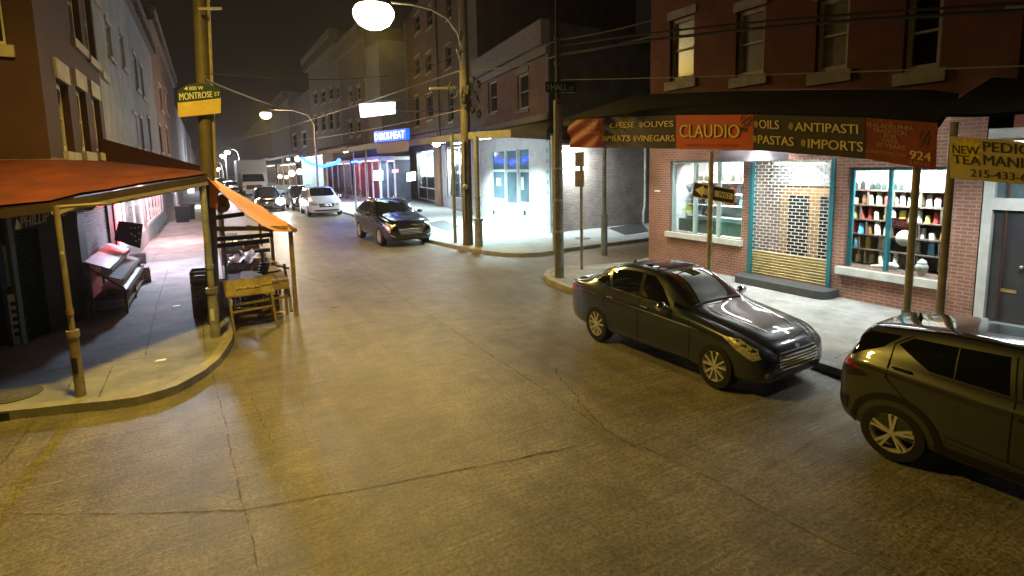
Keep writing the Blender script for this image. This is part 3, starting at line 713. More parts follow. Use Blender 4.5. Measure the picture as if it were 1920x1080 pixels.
tube_lamp(FC, s0+.3, s1-.3, z1-.06, -.45, 420, (.90, 1.0, 1.0), 'white tube lamp inside the left window of the grocery', down=(-FC.n.x*.7, -FC.n.y*.7, -1))
m_green = mat('green lower panel', (.02, .30, .17), .5, var=.35, scale=4)
q = MB(); FC.box(q, s0+.1, s1-.1, z0+.01, z0+.42, -.33, -.30); obj('window_panel', q, m_green, gb)
ORD = ['lowest', 'second', 'third', 'fourth', 'fifth', 'top']; POS = ['leftmost', 'second from the left', 'third from the left', 'fourth from the left', 'fifth from the left', 'sixth from the left', 'seventh from the left', 'eighth from the left', 'ninth from the left', 'tenth from the left', 'eleventh from the left', 'twelfth from the left', 'thirteenth from the left', 'fourteenth from the left', 'fifteenth from the left', 'sixteenth from the left', 'seventeenth from the left']
def jar_mb(h, r): return MB().lathe([(r*.9, 0), (r, .02*h), (r, .72*h), (r*.75, .8*h), (r*.78, .82*h), (r*.8, h), (0, h)], n=12, mis=[0, 0, 0, 0, 1, 1])
def bottle_mb(h, r): return MB().lathe([(r*.92, 0), (r, .03*h), (r, .55*h), (r*.4, .72*h), (r*.34, .9*h), (r*.42, .9*h), (r*.42, h), (0, h)], n=12, mis=[0, 0, 0, 0, 0, 1, 1])
def packet_mb(w, h, d=.09): return MB().hexa([(-d/2, -w/2, 0), (d/2, -w/2, 0), (d/2, w/2, 0), (-d/2, w/2, 0), (-d*.3, -w*.44, h), (d*.3, -w*.44, h), (d*.3, w*.44, h), (-d*.3, w*.44, h)])
m_lid = mat('pale jar lid', (.6, .55, .4), .4, .3); m_lidr = mat('red jar lid', (.4, .03, .03), .4)
GOODS = {'pale': mat('pale jar contents', (.70, .66, .48), .35, var=.4, scale=20), 'green': mat('green jar contents', (.40, .44, .18), .3, var=.4, scale=20), 'cream': mat('cream packet', (.66, .60, .48), .5, var=.35, scale=14), 'dark': mat('dark bottle glass', (.02, .03, .025), .12, var=.1),
         'yellow': mat('yellow goods', (.62, .48, .10), .45, var=.3, scale=14), 'white': mat('white goods', (.74, .74, .72), .45, var=.25, scale=14), 'brown': mat('brown goods', (.22, .10, .04), .5, var=.3, scale=14), 'red': mat('red goods', (.48, .04, .04), .45, var=.3, scale=14), 'blue': mat('pale blue goods', (.12, .38, .60), .45, var=.3, scale=14)}
def good(kind, colour, pos, label, h, r, group):
    mb = jar_mb(h, r) if kind == 'jar' else bottle_mb(h, r) if kind == 'bottle' else packet_mb(r*2, h) if kind in ('packet', 'box') else MB().lathe([(r, 0), (r, h*.96), (r*.95, h), (0, h)], n=14)
    o = obj(kind, mb, [GOODS[colour], m_lidr if colour in ('red', 'white') and kind == 'jar' else m_lid], smooth=35); o.location = pos; o.rotation_euler = (0, 0, FC.rz+math.pi/2+random.uniform(-.2, .2))
    return tag(o, label, kind, group)
# shelves and goods, left window
q = MB()
levels = [z0+.50, z0+.86, z0+1.22, z0+1.58]
dsh = -.95
for z in levels: FC.box(q, s0+.06, s1-.06, z-.035, z, dsh-.2, dsh+.2)
FC.box(q, s0+.06, s1-.06, z0, levels[-1], dsh-.24, dsh-.205, 1)
rack = obj('display_rack', q, [m_white, mat('rack back', (.45, .50, .50), .7, var=.3)], at=FC.P((s0+s1)/2, z0, dsh)); tag(rack, 'white display rack behind the left grocery window', 'rack')
kinds = ['jar', 'bottle', 'packet', 'box', 'tin']
random.seed(11)
for li, z in enumerate(levels):
    n = 12
    for k in range(n):
        sx = s1-.2-(s1-s0-.4)*(n-1-k)/(n-1) if False else s0+.2+(s1-s0-.4)*k/(n-1)
        if li == 0: continue
        kd = random.choice(kinds); cl = random.choice(['white', 'dark', 'cream', 'dark', 'brown', 'white', 'blue', 'red', 'yellow', 'blue'])
        idx = n-1-k
        good(kd, cl, FC.P(sx+random.uniform(-.05, .05), z+.001, dsh+random.uniform(-.06, .08)), f'{cl} {kd} on the {["", "lower", "middle", "upper"][li]} rack shelf in the left grocery window, {POS[idx]}', random.uniform(.18, .28), random.uniform(.06, .1), 'goods in the left grocery window')
for k, px in enumerate((1279, 1293)):
    a, z = FC.sz(px, 380, dsh+.1); o = MB().lathe([(.0, -.04), (.15, -.04), (.16, 0), (.15, .04), (.0, .04)], n=20, axis='X'); ob = obj('cheese_wheel', o, mat('lime yellow cheese', (.48, .55, .05), .4, var=.2), smooth=40); ob.location = FC.P(a, levels[0]+.165, dsh+.12); ob.rotation_euler = (0, 0, FC.rz+math.pi/2)
    tag(ob, ['lime yellow round cheese on the lowest rack shelf, left one of two', 'lime yellow round cheese on the lowest rack shelf, right one of two'][k], 'cheese', 'goods in the left grocery window')

# right shop window: pigeon-hole display unit
s0, s1, z0, z1 = w2
q = MB(); FC.box(q, s0-.06, s1+.12, z0-.17, z0-.003, -.1, .14); sw2 = None
mull = MB()
for c in (s0+.03, FC.sz(1660, 410)[0], s1-.03): FC.box(mull, c-.035, c+.035, z0, z1, -.2, -.1)
FC.box(mull, s0+.065, s1-.065, z1-.07, z1, -.198, -.102)
sw2 = obj('shop_window', mull, m_teal, gb); obj('sill', q, m_sillw, sw2)
q = MB(); FC.box(q, s0+.02, s1-.02, z0, z1, -.155, -.147); obj('pane', q, m_clear, sw2)
room(FC, (s0-.4, s1+.55, z0-.02, z1+.1), 1.3, gb, m_whitewall, m_shelf)
tube_lamp(FC, s0+.15, s1-.15, z1-.02, -.24, 330, (.95, .98, 1.0), 'white tube lamp inside the right window of the grocery', es=22, down=(-FC.n.x*.9, -FC.n.y*.9, -1))
du = -.82; S0_, S1_ = s0, s1; s0, s1 = s0-.25, s1+.48; q = MB(); rows = [z0+.02+i*(z1-z0-.55)/5 for i in range(6)]
for z in rows[1:]: FC.box(q, s0+.02, s1-.02, z-.028, z, du-.18, du+.18)
cols = [s0+(s1-s0)*k/5 for k in range(6)]
for i in range(5):
    for k in range(1, 5):
        c = cols[k]+(.1 if i % 2 else -.05); FC.box(q, c-.014, c+.014, rows[i], rows[i+1]-.029, du-.17, du+.17)
for c in (s0+.01, s1-.01): FC.box(q, c-.012, c+.012, z0, rows[-1], du-.18, du+.181)
FC.box(q, s0, s1, z0, rows[-1]-.03, du-.21, du-.182)
un = obj('display_shelves', q, m_shelf, at=FC.P((s0+s1)/2, z0, du)); tag(un, 'dark wooden pigeon-hole shelves filling the right grocery window', 'shelves')
random.seed(5)
pal = ['pale', 'green', 'cream', 'pale', 'red', 'green', 'yellow', 'white', 'brown', 'dark', 'blue', 'white', 'cream', 'pale']
for i in range(6):
    n = [10, 11, 15, 16, 16, 17][i]; zz = rows[i]+.001
    for k in range(n):
        sx = s0+.1+(s1-s0-.2)*k/(n-1)
        if i == 1 and abs((sx-s0)/(s1-s0)-.52) < .1: continue
        if i == 2 and abs((sx-s0)/(s1-s0)-.52) < .07: continue
        c = 'dark' if (i == 5 and k > 8) else random.choice(pal); kd = 'bottle' if c == 'dark' else random.choice(['jar', 'jar', 'jar', 'packet', 'bottle' if i < 2 else 'jar', 'box', 'tin'])
        if i in (1,) and random.random() < .15: c = 'blue'; kd = 'box'
        idx = n-1-k; h = random.uniform(.19, .33) if kd != 'tin' else random.uniform(.12, .2)
        good(kd, c, FC.P(sx+random.uniform(-.02, .02), zz, du+random.uniform(-.02, .1)), f'{c} {kd} on the {ORD[i]} shelf of the right grocery window, {POS[idx]}', h, random.uniform(.045, .066), 'goods in the right grocery window')
s0, s1 = S0_, S1_
q = MB()
for k in range(16):
    a = s0+.12+(s1-s0-.24)*k/15
    q.tube([FC.P(a, z1-.02, -.52), FC.P(a+.01, z1-.15-random.random()*.28, -.52)], random.choice([.012, .02, .035]), 6)
tag(obj('hanging_utensils', q, m_shelf, at=FC.P((s0+s1)/2, z1, -.42)), 'row of dark utensils hanging at the top of the right grocery window', 'utensils')
pl = MB().lathe([(0, .0), (.12, .01), (.17, .035), (.175, .03), (.12, 0), (0, -.008)], n=28, axis='X'); o = obj('plate', pl, mat('glazed cream plate', (.70, .66, .52), .2, var=.1), smooth=40); a, z = FC.sz(1693, 447, -.3); o.location = FC.P(a, z, -.33); o.rotation_euler = (0, .1, FC.rz+math.pi/2+math.pi); tag(o, 'round cream plate propped upright in the right grocery window', 'plate')
q = MB(); q.lathe([(0, -.006), (.06, -.006), (.06, .004), (0, .004)], n=10, axis='X'); e_ = obj('plate_motif', q, mat('plate motif', (.30, .28, .24), .4, var=.5, scale=30), o, local=True); e_.location = (.012, 0, 0)
sp = MB(); a, z = FC.sz(1672, 482, -.3)
sp.ball((0, 0, .09), (.05, .16, .09), 14, 8); sp.tube([(0, -.1, .07), (0, -.42, .03)], [.05, .03], 8); o = obj('ladle_rest', sp, mat('glazed white ladle', (.72, .72, .70), .2, var=.1), smooth=50); o.location = FC.P(a, z0+.01, -.30); o.rotation_euler = (0, 0, FC.rz-math.pi/2+math.pi); tag(o, 'long white ceramic spoon rest lying on the right grocery window sill', 'spoon rest')
ur = MB().lathe([(.06, 0), (.11, .08), (.12, .18), (.08, .25), (.09, .26), (.05, .31), (.015, .33), (0, .35)], n=18); o = obj('lidded_urn', ur, mat('glazed urn', (.66, .65, .6), .2, var=.25, scale=25), smooth=50); a, z = FC.sz(1729, 500, -.3); o.location = FC.P(a, z0+.01, -.29); tag(o, 'white lidded ceramic urn standing low in the right grocery window', 'urn')
# little red name plate
def plate_sign(name, corners, m_, label, words_, m_l, cat='sign', t=.012, bold=.01, extra=None):
    pts = [Vector(p) for p in corners]; n_ = (pts[1]-pts[0]).cross(pts[3]-pts[0]).normalized()
    if n_.dot(EYE-pts[0]) < 0: n_ = -n_
    c = sum(pts, Vector())/4; r = empty(name, c); tag(r, label, cat)
    q = MB(); q.hexa([p-n_*t for p in pts]+pts); obj('panel', q, m_, r)
    for wd, (u0, v0, u1, v1) in words_:
        q = MB()
        def uv(u, v): return pts[0]*(1-u)*(1-v)+pts[1]*u*(1-v)+pts[2]*u*v+pts[3]*(1-u)*v
        text_in(q, wd, (uv(u0, v0), uv(u1, v0), uv(u1, v1), uv(u0, v1)), n_*.004, bold); obj('lettering', q, m_l, r)
    return r
ps = [FC.sz(*p, -.2) for p in ((1672, 427), (1700, 430), (1700, 411), (1672, 408))]; ps = [FC.P(a, z, -.2) for a, z in ps]
plate_sign('name_plate', ps, mat('red name plate', (.50, .03, .02), .5, var=.1), 'small red CLAUDIO plate hanging inside the right grocery window', [('CLAUDIO', (.06, .25, .94, .75))], m_wsign, bold=.02)

# doorway: oak doors in a tiled recess behind a rolling grille
s0, s1, z0, z1 = dr
room(FC, (s0, s1, z0, z1), .85, gb, brick('pale recess brick', (.30, .21, .19), (.25, .17, .15), (.38, .33, .30)), m_side)
q = MB(); FC.box(q, s0+.02, s1-.35, z0+.01, z1-.75, -.84, -.79, 0); dd = obj('door', q, m_doorw, gb)
q = MB()
for k in range(2):
    a = s0+.2+k*(s1-s0-.5)/2; FC.box(q, a, a+(s1-s0-.5)/2-.3, z0+.45, z1-.95, -.795, -.775)
obj('door_glass', q, mat('door glass', (.03, .035, .04), .06, var=0), dd)
q = MB(); FC.box(q, s0+.05, s1-.05, z1-.7, z1-.05, -.84, -.80); obj('transom', q, mat('lit transom', (.42, .46, .46), .5, var=.3), gb)
tube_lamp(FC, s0+.4, s1-.4, z1-.12, -.35, 34, (.95, 1.0, 1.0), 'white tube lamp over the recessed grocery doors', es=30)
q = MB(); n = 9; zl = .32; zh = FC.sz(1480, 478)[1]
for i in range(n):
    a, c = zl+(zh-zl)*i/n, zl+(zh-zl)*(i+1)/n
    q.poly([FC.P(s0+.04, a, -.09), FC.P(s1-.04, a, -.09), FC.P(s1-.04, c-.02, -.045), FC.P(s0+.04, c-.02, -.045)]); q.poly([FC.P(s0+.04, c-.02, -.045), FC.P(s1-.04, c-.02, -.045), FC.P(s1-.04, c, -.09), FC.P(s0+.04, c, -.09)])
gr = empty('rolling_grille', FC.P((s0+s1)/2, z0, -.06)); tag(gr, 'rolled down security grille of brick pattern links over cream slats at the grocery doors', 'grille')
obj('slats', q, m_slat, gr)
q = MB(); rowh = .085; k = 0; z = zh
while z < z1-.05:
    q.bar(FC.P(s0+.05, z, -.07), FC.P(s1-.05, z, -.07), .016, .016)
    a = s0+.06+(.10 if k % 2 else 0)
    while a < s1-.06: q.bar(FC.P(a, z+.009, -.07), FC.P(a, z+rowh-.009, -.07), .014, .014); a += .2
    z += rowh; k += 1
o = obj('links', q, m_link, gr)
q = MB(); FC.box(q, s0-.03, s0+.06, .25, z1, -.15, .035); FC.box(q, s1-.06, s1+.03, .25, z1, -.15, .035); obj('guide_rails', q, m_teal, gr)
st = MB(); e0, e1 = s0-.25, s1+.15
pts = [FC.P(e0, 0, .001).xy, FC.P(e1, 0, .001).xy, FC.P(e1, 0, .35).xy, FC.P(e1-.22, 0, .62).xy, FC.P(e0+.22, 0, .62).xy, FC.P(e0+.06, 0, .55).xy, FC.P(e0, 0, .35).xy]
st.prism([tuple(p) for p in pts], ZS+.001, .33); so = obj('doorstep', st, mat('dark slate step', (.055, .06, .06), .6, var=.3, scale=4), at=FC.P((s0+s1)/2, ZS, .3)); tag(so, 'dark stone doorstep with rounded corners under the grocery grille', 'step')
q = MB(); a, z = FC.sz(1233, 358); FC.box(q, a-.12, a+.12, z-.03, z+.03, .003, .02); tag(obj('wall_plate', q, m_wsign, at=FC.P(a, z)), 'small white plate fixed to the brick pier beside the alley', 'plate')
# hanging grey sign behind the banner
hs = [FC.sz(*p, 1.0) for p in ((1352, 304), (1478, 300), (1478, 283), (1349, 283))]; hs = [FC.P(a, z, 1.0) for a, z in hs]
plate_sign('hanging_sign', hs, mat('mauve grey board', (.25, .22, .24), .6, var=.15), 'mauve grey board hung under the awning, mostly hidden by the banner', [], m_wsign)

# ------------------------------------------------------------------ grocery awning and its banner
BX = 9.4
top = [(1066, 226), (1135, 221), (1270, 216), (1415, 215), (1625, 221), (1760, 231)]
bot = [(1072, 277), (1135, 277), (1270, 279), (1415, 281), (1625, 298), (1757, 319)]
TP = [atx(*p, BX) for p in top]; BP = [atx(*p, BX) for p in bot]
ga = empty('awning', (10.5, 8, ZS)); tag(ga, 'dark flat awning over the grocery pavement with a long banner along its edge', 'awning')
wl = [FC.sz(*p, .02) for p in ((1205, 176), (1225, 176), (1400, 170), (1560, 168), (1745, 168), (1800, 176))]
WLp = [FC.P(a, z, .02) for a, z in wl]; WLp[0] = WLp[0]+V(0, .6, 0)
ED = [p+V(-.03, 0, .03) for p in TP]; ED[0] = ED[0]+V(0, .25, .03)
E_, B_ = pairwise(ED, WLp, .6); sheet('roof_sheet', E_, B_, m_roofd, ga)
m_soff = mat('added pale soffit', (.55, .57, .55), .6, var=.2, scale=2)
q = MB(); dn = V(0, 0, -.10); q.grid([[p+dn+V(.06, 0, 0) for p in ED], [p+dn-V(.05, 0, 0) for p in WLp]]); obj('soffit', q, m_soff, ga)  # added pale underside, brightens the reflection in the sedan windscreen
q = MB(); q.grid([[p+V(.02, 0, -.01) for p in ED], [p+V(.02, 0, -.2) for p in ED]]); obj('edge_beam', q, m_roofd, ga)
for px_, b_, t_ in ((1703, (1697, 600), (1712, 330)), (1766, (1758, 598), (1774, 335))):
    y = atx(px_, 460, BX+.02).y; q = MB()
    q.tube([(BX+.12, y, ZS), (BX+.12, y, 1.0)], .075, 12); q.tube([(BX+.12, y, 1.0), (BX+.12, y, 3.9)], .055, 12); o = obj('post', q, m_ptan, ga, smooth=40)
bn = empty('banner', (BX, 8, 3.9)); tag(bn, 'long cloth banner reading CHEESE OLIVES, CLAUDIO, OILS ANTIPASTI along the grocery awning', 'banner')
pc = {'red': mat('red banner cloth', (.30, .055, .028), .7, var=.25, scale=2), 'blk': mat('black banner cloth', (.035, .027, .020), .6, var=.25, scale=2), 'org': mat('orange banner cloth', (.62, .105, .012), .6, var=.12, scale=2), 'red2': mat('brick red banner cloth', (.27, .04, .022), .7, var=.2, scale=2)}
gold = mat('gold lettering', (.80, .62, .26), .6, var=.1); dgold = mat('dull gold lettering', (.52, .28, .12), .6, var=.1); ygold = mat('yellow lettering', (.90, .62, .14), .6, var=.1)
seg = [(0, 1, pc['red'], 1.0), (1, 2, pc['blk'], .9), (2, 3, pc['org'], .1), (3, 4, pc['blk'], .22), (4, 5, pc['red2'], .1)]
def bpt(i, j, u, v): return TP[i].lerp(TP[j], u).lerp(BP[i].lerp(BP[j], u), 1-v)
def fold(i, u, v):
    if i == 0: return .05*math.sin(9*(u+1.3*(1-v)))*(.4+.6*(1-u))
    if i == 1: return .06*math.sin(22*(u*1.0-.55*(1-v))+.6)*max(0, 1-u*1.5)+.01*math.sin(7*u)
    if i == 3: return .012*math.sin(9*u+3*v)
    return .006*math.sin(6*u)
for si, (i, j, m_, am) in enumerate(seg):
    nx, nz = 56, 12; rows = [[bpt(i, j, a/nx, c/nz)+V(fold(i, a/nx, c/nz)-.04, 0, 0) for a in range(nx+1)] for c in range(nz+1)]
    q = MB(); q.grid(rows); q.grid([[p+V(.012, 0, 0) for p in r] for r in rows][::-1]); pn = obj('cloth_panel', q, m_, bn, smooth=80)
def blet(i, words_, m_, bold=.02, offx=-.012, sub=True):
    for wd, (u0, v0, u1, v1) in words_:
        q = MB(); vs, fs, ks = glyphs(wd, bold); b0 = len(q.v)
        for (a, c), k_ in zip(vs, ks):
            u = u0+(u1-u0)*a; v = v0+(v1-v0)*c; q.v.append(bpt(i, i+1, u, v)+V(fold(i, u, v)-.04+offx-.0012*k_, 0, 0))
        for f_ in fs: q.f.append([k+b0 for k in f_]); q.m.append(0)
        obj('lettering', q, m_, bn)
blet(1, [('CHEESE', (.10, .66, .46, .84)), ('OLIVES', (.60, .66, .97, .84)), ('MEATS', (.06, .22, .40, .41)), ('VINEGARS', (.50, .22, .985, .41))], gold, .035)
blet(2, [('CLAUDIO', (.07, .32, .86, .70))], mat('lettering shadow', (.05, .02, .01), .6), .045, offx=-.009)
blet(2, [('CLAUDIO', (.06, .34, .85, .72))], ygold, .02, offx=-.016)
blet(2, [('SPECIALTY FOODS', (.14, .09, .84, .15))], mat('dark orange lettering', (.30, .04, .01), .6), .01)
blet(3, [('OILS', (.065, .62, .27, .86)), ('ANTIPASTI', (.42, .60, .95, .83)), ('PASTAS', (.05, .19, .41, .43)), ('IMPORTS', (.54, .17, .985, .41))], gold, .018)
blet(4, [('924', (.66, .17, .94, .36))], gold, .03)
blet(4, [('A', (.36, .90, .40, .96)), ('PHILADELPHIA', (.03, .79, .70, .89)), ('TRADITION', (.12, .67, .61, .77)), ('FOR', (.29, .57, .47, .65)), ('OVER', (.26, .46, .50, .55)), ('50 YEARS', (.17, .34, .59, .44)), ('CLAUDIOFOOD.COM', (.02, .17, .60, .25)), ('S. 9TH ST.', (.66, .05, .94, .13))], dgold, .02)
blet(0, [('COAST', (.30, .78, .86, .88)), ('TO', (.50, .63, .66, .72)), ('COAST', (.36, .46, .90, .57))], dgold, .02)
q = MB()                                                     # olives and leaves
def disc(i, u, v, ru, rv, rot=0, mi=0):
    pts = []
    for k in range(14):
        a = 2*math.pi*k/14; x, y = ru*math.cos(a), rv*math.sin(a)
        uu, vv = u+x*math.cos(rot)-y*math.sin(rot)*.35, v+x*math.sin(rot)*2.6+y*math.cos(rot); pts.append(bpt(i, i+1, uu, vv)+V(fold(i, uu, vv)-.04-.017, 0, 0))
    q.poly(pts, mi)
for i, u, v in ((1, .565, .74), (1, .47, .31), (1, .03, .31), (3, .03, .73), (3, .385, .72), (3, .015, .31), (3, .50, .29)):
    q = MB(); disc(i, u, v, .022 if i == 3 else .03, .10); obj('olive_emblem', q, mat('olive gold', (.38, .30, .10), .6, var=.3, scale=20), bn)
q = MB(); m_leaf = mat('dark olive leaf', (.06, .035, .012), .6, var=.3)
for u, v, rot in ((.90, .80, .7), (.95, .90, .5), (.88, .93, 1.2), (.93, .70, .2), (.97, .80, .9)): disc(2, u, v, .045, .03, rot)
for u, v in ((.86, .60), (.91, .58)): disc(2, u, v, .022, .07)
obj('leaf_emblem', q, m_leaf, bn); q = MB()
for u, v, rot in ((.80, .72, 1.1), (.84, .62, .8), (.88, .75, .9), (.82, .52, .6), (.90, .62, 1.2)): disc(4, u, v, .05, .025, rot)
obj('leaf_emblem', q, m_leaf, bn)
tube_lamp(FC, 3.2, 5.0, 3.85, 1.15, 150, (.93, 1.0, .97), 'white tube lamp under the grocery awning near the doors', es=30, up=True)
tube_lamp(FC, 7.0, 8.4, 3.95, 1.3, 60, (.93, 1.0, .97), 'white tube lamp under the grocery awning near the alley', es=30, up=True)
tube_lamp(FC, .6, 2.0, 3.6, 1.4, 55, (.93, 1.0, .97), 'white tube lamp under the grocery awning before the right window', es=30, up=True)

# ------------------------------------------------------------------ nail salon next door, at the right edge
sb = empty('salon_building', FC.P(-4, ZS, -4)); tag(sb, 'dark brick salon building with pale doorway at the right edge', 'building')
m_palew = mat('pale grey painted frontage', (.50, .52, .50), .6, var=.2, scale=3)
dS = FC.rect(1852, 1950, 392, 594); dS = (-1.0, FC.sz(1852, 490)[0], .26, FC.sz(1880, 394)[1]); tr_ = (-1.1, FC.sz(1866, 350)[0], FC.sz(1890, 372)[1], FC.sz(1890, 345)[1]+.35)
uw5 = (-1.0, FC.sz(1889, 110)[0], FC.sz(1900, 192)[1], FC.sz(1890, 26)[1])
w = MB(); FC.wall(w, -9, 0, 0, 3.9, [dS, tr_], reveal=.14); obj('lower_wall', w, m_palew, sb)
w = MB(); FC.wall(w, -9, -.36, 3.9, 9, [uw5], reveal=.2); FC.shell(w, -9, -.36, 0, 9, 9); obj('upper_wall', w, m_brku, sb)
sash_window(sb, FC, uw5, m_cream, m_pane, m_stone, m_stone, depth=.15, fw=.11, cols=2)
q = MB(); FC.box(q, dS[0]+.03, dS[1]-.03, dS[2], dS[3]-.03, -.12, -.07); dd = obj('door', q, mat('dark grey door', (.035, .035, .04), .45, var=.25), sb)
q = MB(); a, z = FC.sz(1886, 546); FC.box(q, a-.13, a+.13, z-.03, z+.03, -.069, -.055); obj('mail_slot', q, mat('brass', (.55, .42, .16), .35, .7), dd)
q = MB(); a, z = FC.sz(1914, 502); q.ball(FC.P(a, z, -.03), .035); obj('door_knob', q, m_steel, dd)
q = MB(); FC.box(q, dS[0], dS[1]+.06, ZS, dS[2]-.003, -.3, .2); obj('threshold', q, m_stone, sb)
q = MB(); FC.box(q, tr_[0], tr_[1], tr_[2], tr_[3], -.11, -.10); obj('transom', q, mat('transom glass', (.10, .14, .16), .1, var=.2), sb)
sa = empty('awning', (10.5, 2, ZS)); tag(sa, 'dark awning of the nail salon at the right edge of the street', 'awning')
e = [atx(1757, 226, 9.35)+V(0, .05, .1), atx(1790, 214, 9.3), atx(1840, 214, 9.2), V(9.2, -6, 3.9)]; bk = [FC.P(.0, 4.85, .02), FC.P(-.4, 4.75, .02), FC.P(-1.2, 4.6, .02), FC.P(-9, 4.6, .02)]
E_, B_ = pairwise(e, bk, .6); sheet('roof_sheet', E_, B_, m_roofd, sa)
c4 = [atx(1782, 334, 9.25), V(9.25, .2, 0), V(9.25, .2, 0), atx(1779, 255, 9.25)]
r1 = atx(1920, 346, 9.25); r2 = atx(1920, 266, 9.25); ext = 1.9
c4[1] = c4[0]+(r1-c4[0])*ext; c4[2] = c4[3]+(r2-c4[3])*ext
m_yb = mat('yellow banner cloth', (.62, .50, .22), .6, var=.2, scale=3)
k = 1/ext
ys = plate_sign('salon_banner', c4, m_yb, 'yellow salon banner lettered NEW TEA, PEDICURE, MANICURE at the right edge', [('NEW', (.05*k, .60, .42*k, .80)), ('TEA', (.05*k, .36, .44*k, .57)), ('PEDICURE', (.48*k, .70, 1.50*k, .94)), ('MANICURE', (.48*k, .38, 1.55*k, .62)), ('215-433-6', (.30*k, .08, 1.04*k, .26))], mat('black banner lettering', (.03, .025, .015), .6), cat='banner', bold=.015)
q = MB(); cc = c4[0].lerp(c4[3], .68).lerp(c4[1].lerp(c4[2], .68), .24*k); pts = []
for i in range(22):
    a = 2*math.pi*i/22; rr = .22 if i % 2 else .12; pts.append(cc+V(-.003, rr*math.cos(a), rr*math.sin(a)))
q.poly(pts); obj('starburst', q, mat('bright yellow burst', (.85, .62, .03), .5), ys)
tube_lamp(FC, -1.6, -.4, 3.6, 1.4, 70, (.93, 1.0, .97), 'white tube lamp under the salon awning', es=30)
# ------------------------------------------------------------------ far corner building on the alley
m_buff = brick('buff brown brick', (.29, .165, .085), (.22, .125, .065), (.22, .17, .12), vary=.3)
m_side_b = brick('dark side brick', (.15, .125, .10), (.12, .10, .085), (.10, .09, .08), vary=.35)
m_alley = brick('pale painted alley brick', (.40, .36, .32), (.30, .25, .22), (.50, .48, .45), vary=.25)
m_greytrim = mat('grey stone trim', (.22, .20, .175), .7, var=.25, scale=4)
m_mint = mat('mint white paint', (.50, .60, .58), .55, var=.12, scale=4)
m_slate = mat('blue grey awning sheet', (.07, .075, .085), .55, var=.3, scale=2)
C0, C1 = gp(1034, 437, ZS), gp(905, 405, ZS)
FD = Fac(C0, C1); FS = Fac(C0, gp(1210, 418, ZS), (12, 10))
cb = empty('corner_shop_building', FD.P(5, ZS, -5)); tag(cb, 'low buff brick corner building with two upper windows and a stone cornice by the alley', 'building')
SE = FD.sz(897, 170)[0]
uw = [FD.rect(915, 932, 152, 212), FD.rect(970, 991, 138, 205)]
wn = [FD.rect(921, 946, 278, 376), FD.rect(971, 992, 278, 382)]; dr2 = FD.rect(948, 969, 278, 409)
wn = [(a, b_, 1.35, 4.35) for a, b_, c, d in wn]; dr2 = (dr2[0], dr2[1], .2, 4.35)
HT = 10.0
w = MB(); FD.wall(w, 0, SE, 5.2, HT, uw, reveal=.2); obj('upper_wall', w, m_buff, cb)
w = MB(); FD.wall(w, .0, SE, 0, 5.2, wn+[dr2], reveal=.2); obj('shop_wall', w, mat('white washed shop brick', (.62, .58, .55), .7, var=.2, scale=3), cb)
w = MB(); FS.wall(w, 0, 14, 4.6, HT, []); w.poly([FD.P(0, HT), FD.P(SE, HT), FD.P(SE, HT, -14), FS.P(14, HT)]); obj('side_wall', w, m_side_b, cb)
w = MB(); FS.wall(w, 0, 14, 0, 4.6, []); obj('alley_wall', w, m_alley, cb)
q = MB(); FD.box(q, -.06, SE, 8.95, 10.05, .003, .45); FD.box(q, -.02, SE, 8.55, 8.949, .003, .2); FD.box(q, -.05, SE, 5.55, 5.85, .003, .16)
FD.box(q, -.04, .22, 5.85, 8.55, .003, .10); obj('cornice', q, m_greytrim, cb)
for r in uw: sash_window(cb, FD, r, m_cream, mat('dim pane', (.05, .045, .05), .1, var=.1), m_greytrim, m_greytrim, depth=.14, fw=.1, sill_h=.2, lint_h=.3)
q = MB(); FD.box(q, .0, SE-.3, 0.14, 1.3, .003, .06); obj('bulkhead', q, m_mint, cb)
q = MB(); FD.box(q, -.07, .38, .14, 5.2, .003, .09); FS.box(q, -.06, .35, .14, 4.6, .003, .08); pl_ = obj('corner_pilaster', q, m_mint, cb)
q = MB()
for k in range(9): FD.box(q, .06, .30, .5+.5*k, .68+.5*k, .091, .097)
obj('brick_inlay', q, m_alley, pl_)
for r in wn+[dr2]:
    a, b_, c, d = r; f_ = MB(); FD.box(f_, a, a+.12, c, d, -.16, -.06); FD.box(f_, b_-.12, b_, c, d, -.16, -.06); FD.box(f_, a+.12, b_-.12, d-.1, d, -.16, -.06); FD.box(f_, a+.12, b_-.12, 3.05, 3.2, -.16, -.06); FD.box(f_, a+.12, b_-.12, c, c+.1, -.16, -.06)
    isd = r is dr2; wo = obj('door' if isd else 'shop_window', f_, m_mint, cb); p = MB(); FD.box(p, a+.05, b_-.05, c+.05, d-.05, -.125, -.115); obj('pane', p, mat('blue grey shop pane', (.10, .17, .20), .08, var=.3, scale=1.5), wo)
    if isd: p = MB(); FD.box(p, a+.12, b_-.12, 1.25, 1.33, -.11, -.05); obj('push_bar', p, m_steel, wo)
def notice(px, w_, h_, label):
    a, z = FD.sz(*px); q = MB(); FD.box(q, a-w_/2, a+w_/2, z-h_/2, z+h_/2, -.112, -.104); tag(obj('notice', q, m_wsign, at=FD.P(a, z)), label, 'notice')
notice((932, 341), .7, .45, 'white paper notice taped in the left pane of the corner shop'); notice((976, 344), .4, .7, 'tall white paper notice taped in the right pane of the corner shop')
for k, (px, py) in enumerate(((928, 398), (986, 399))):
    a, z = FD.sz(px, py); q = MB(); FD.box(q, a-.12, a+.12, z-.12, z+.12, .061, .09); tag(obj('vent', q, m_dark, at=FD.P(a, z)), ['small dark vent in the white bulkhead left of the corner shop door', 'small dark vent in the white bulkhead right of the corner shop door'][k], 'vent')
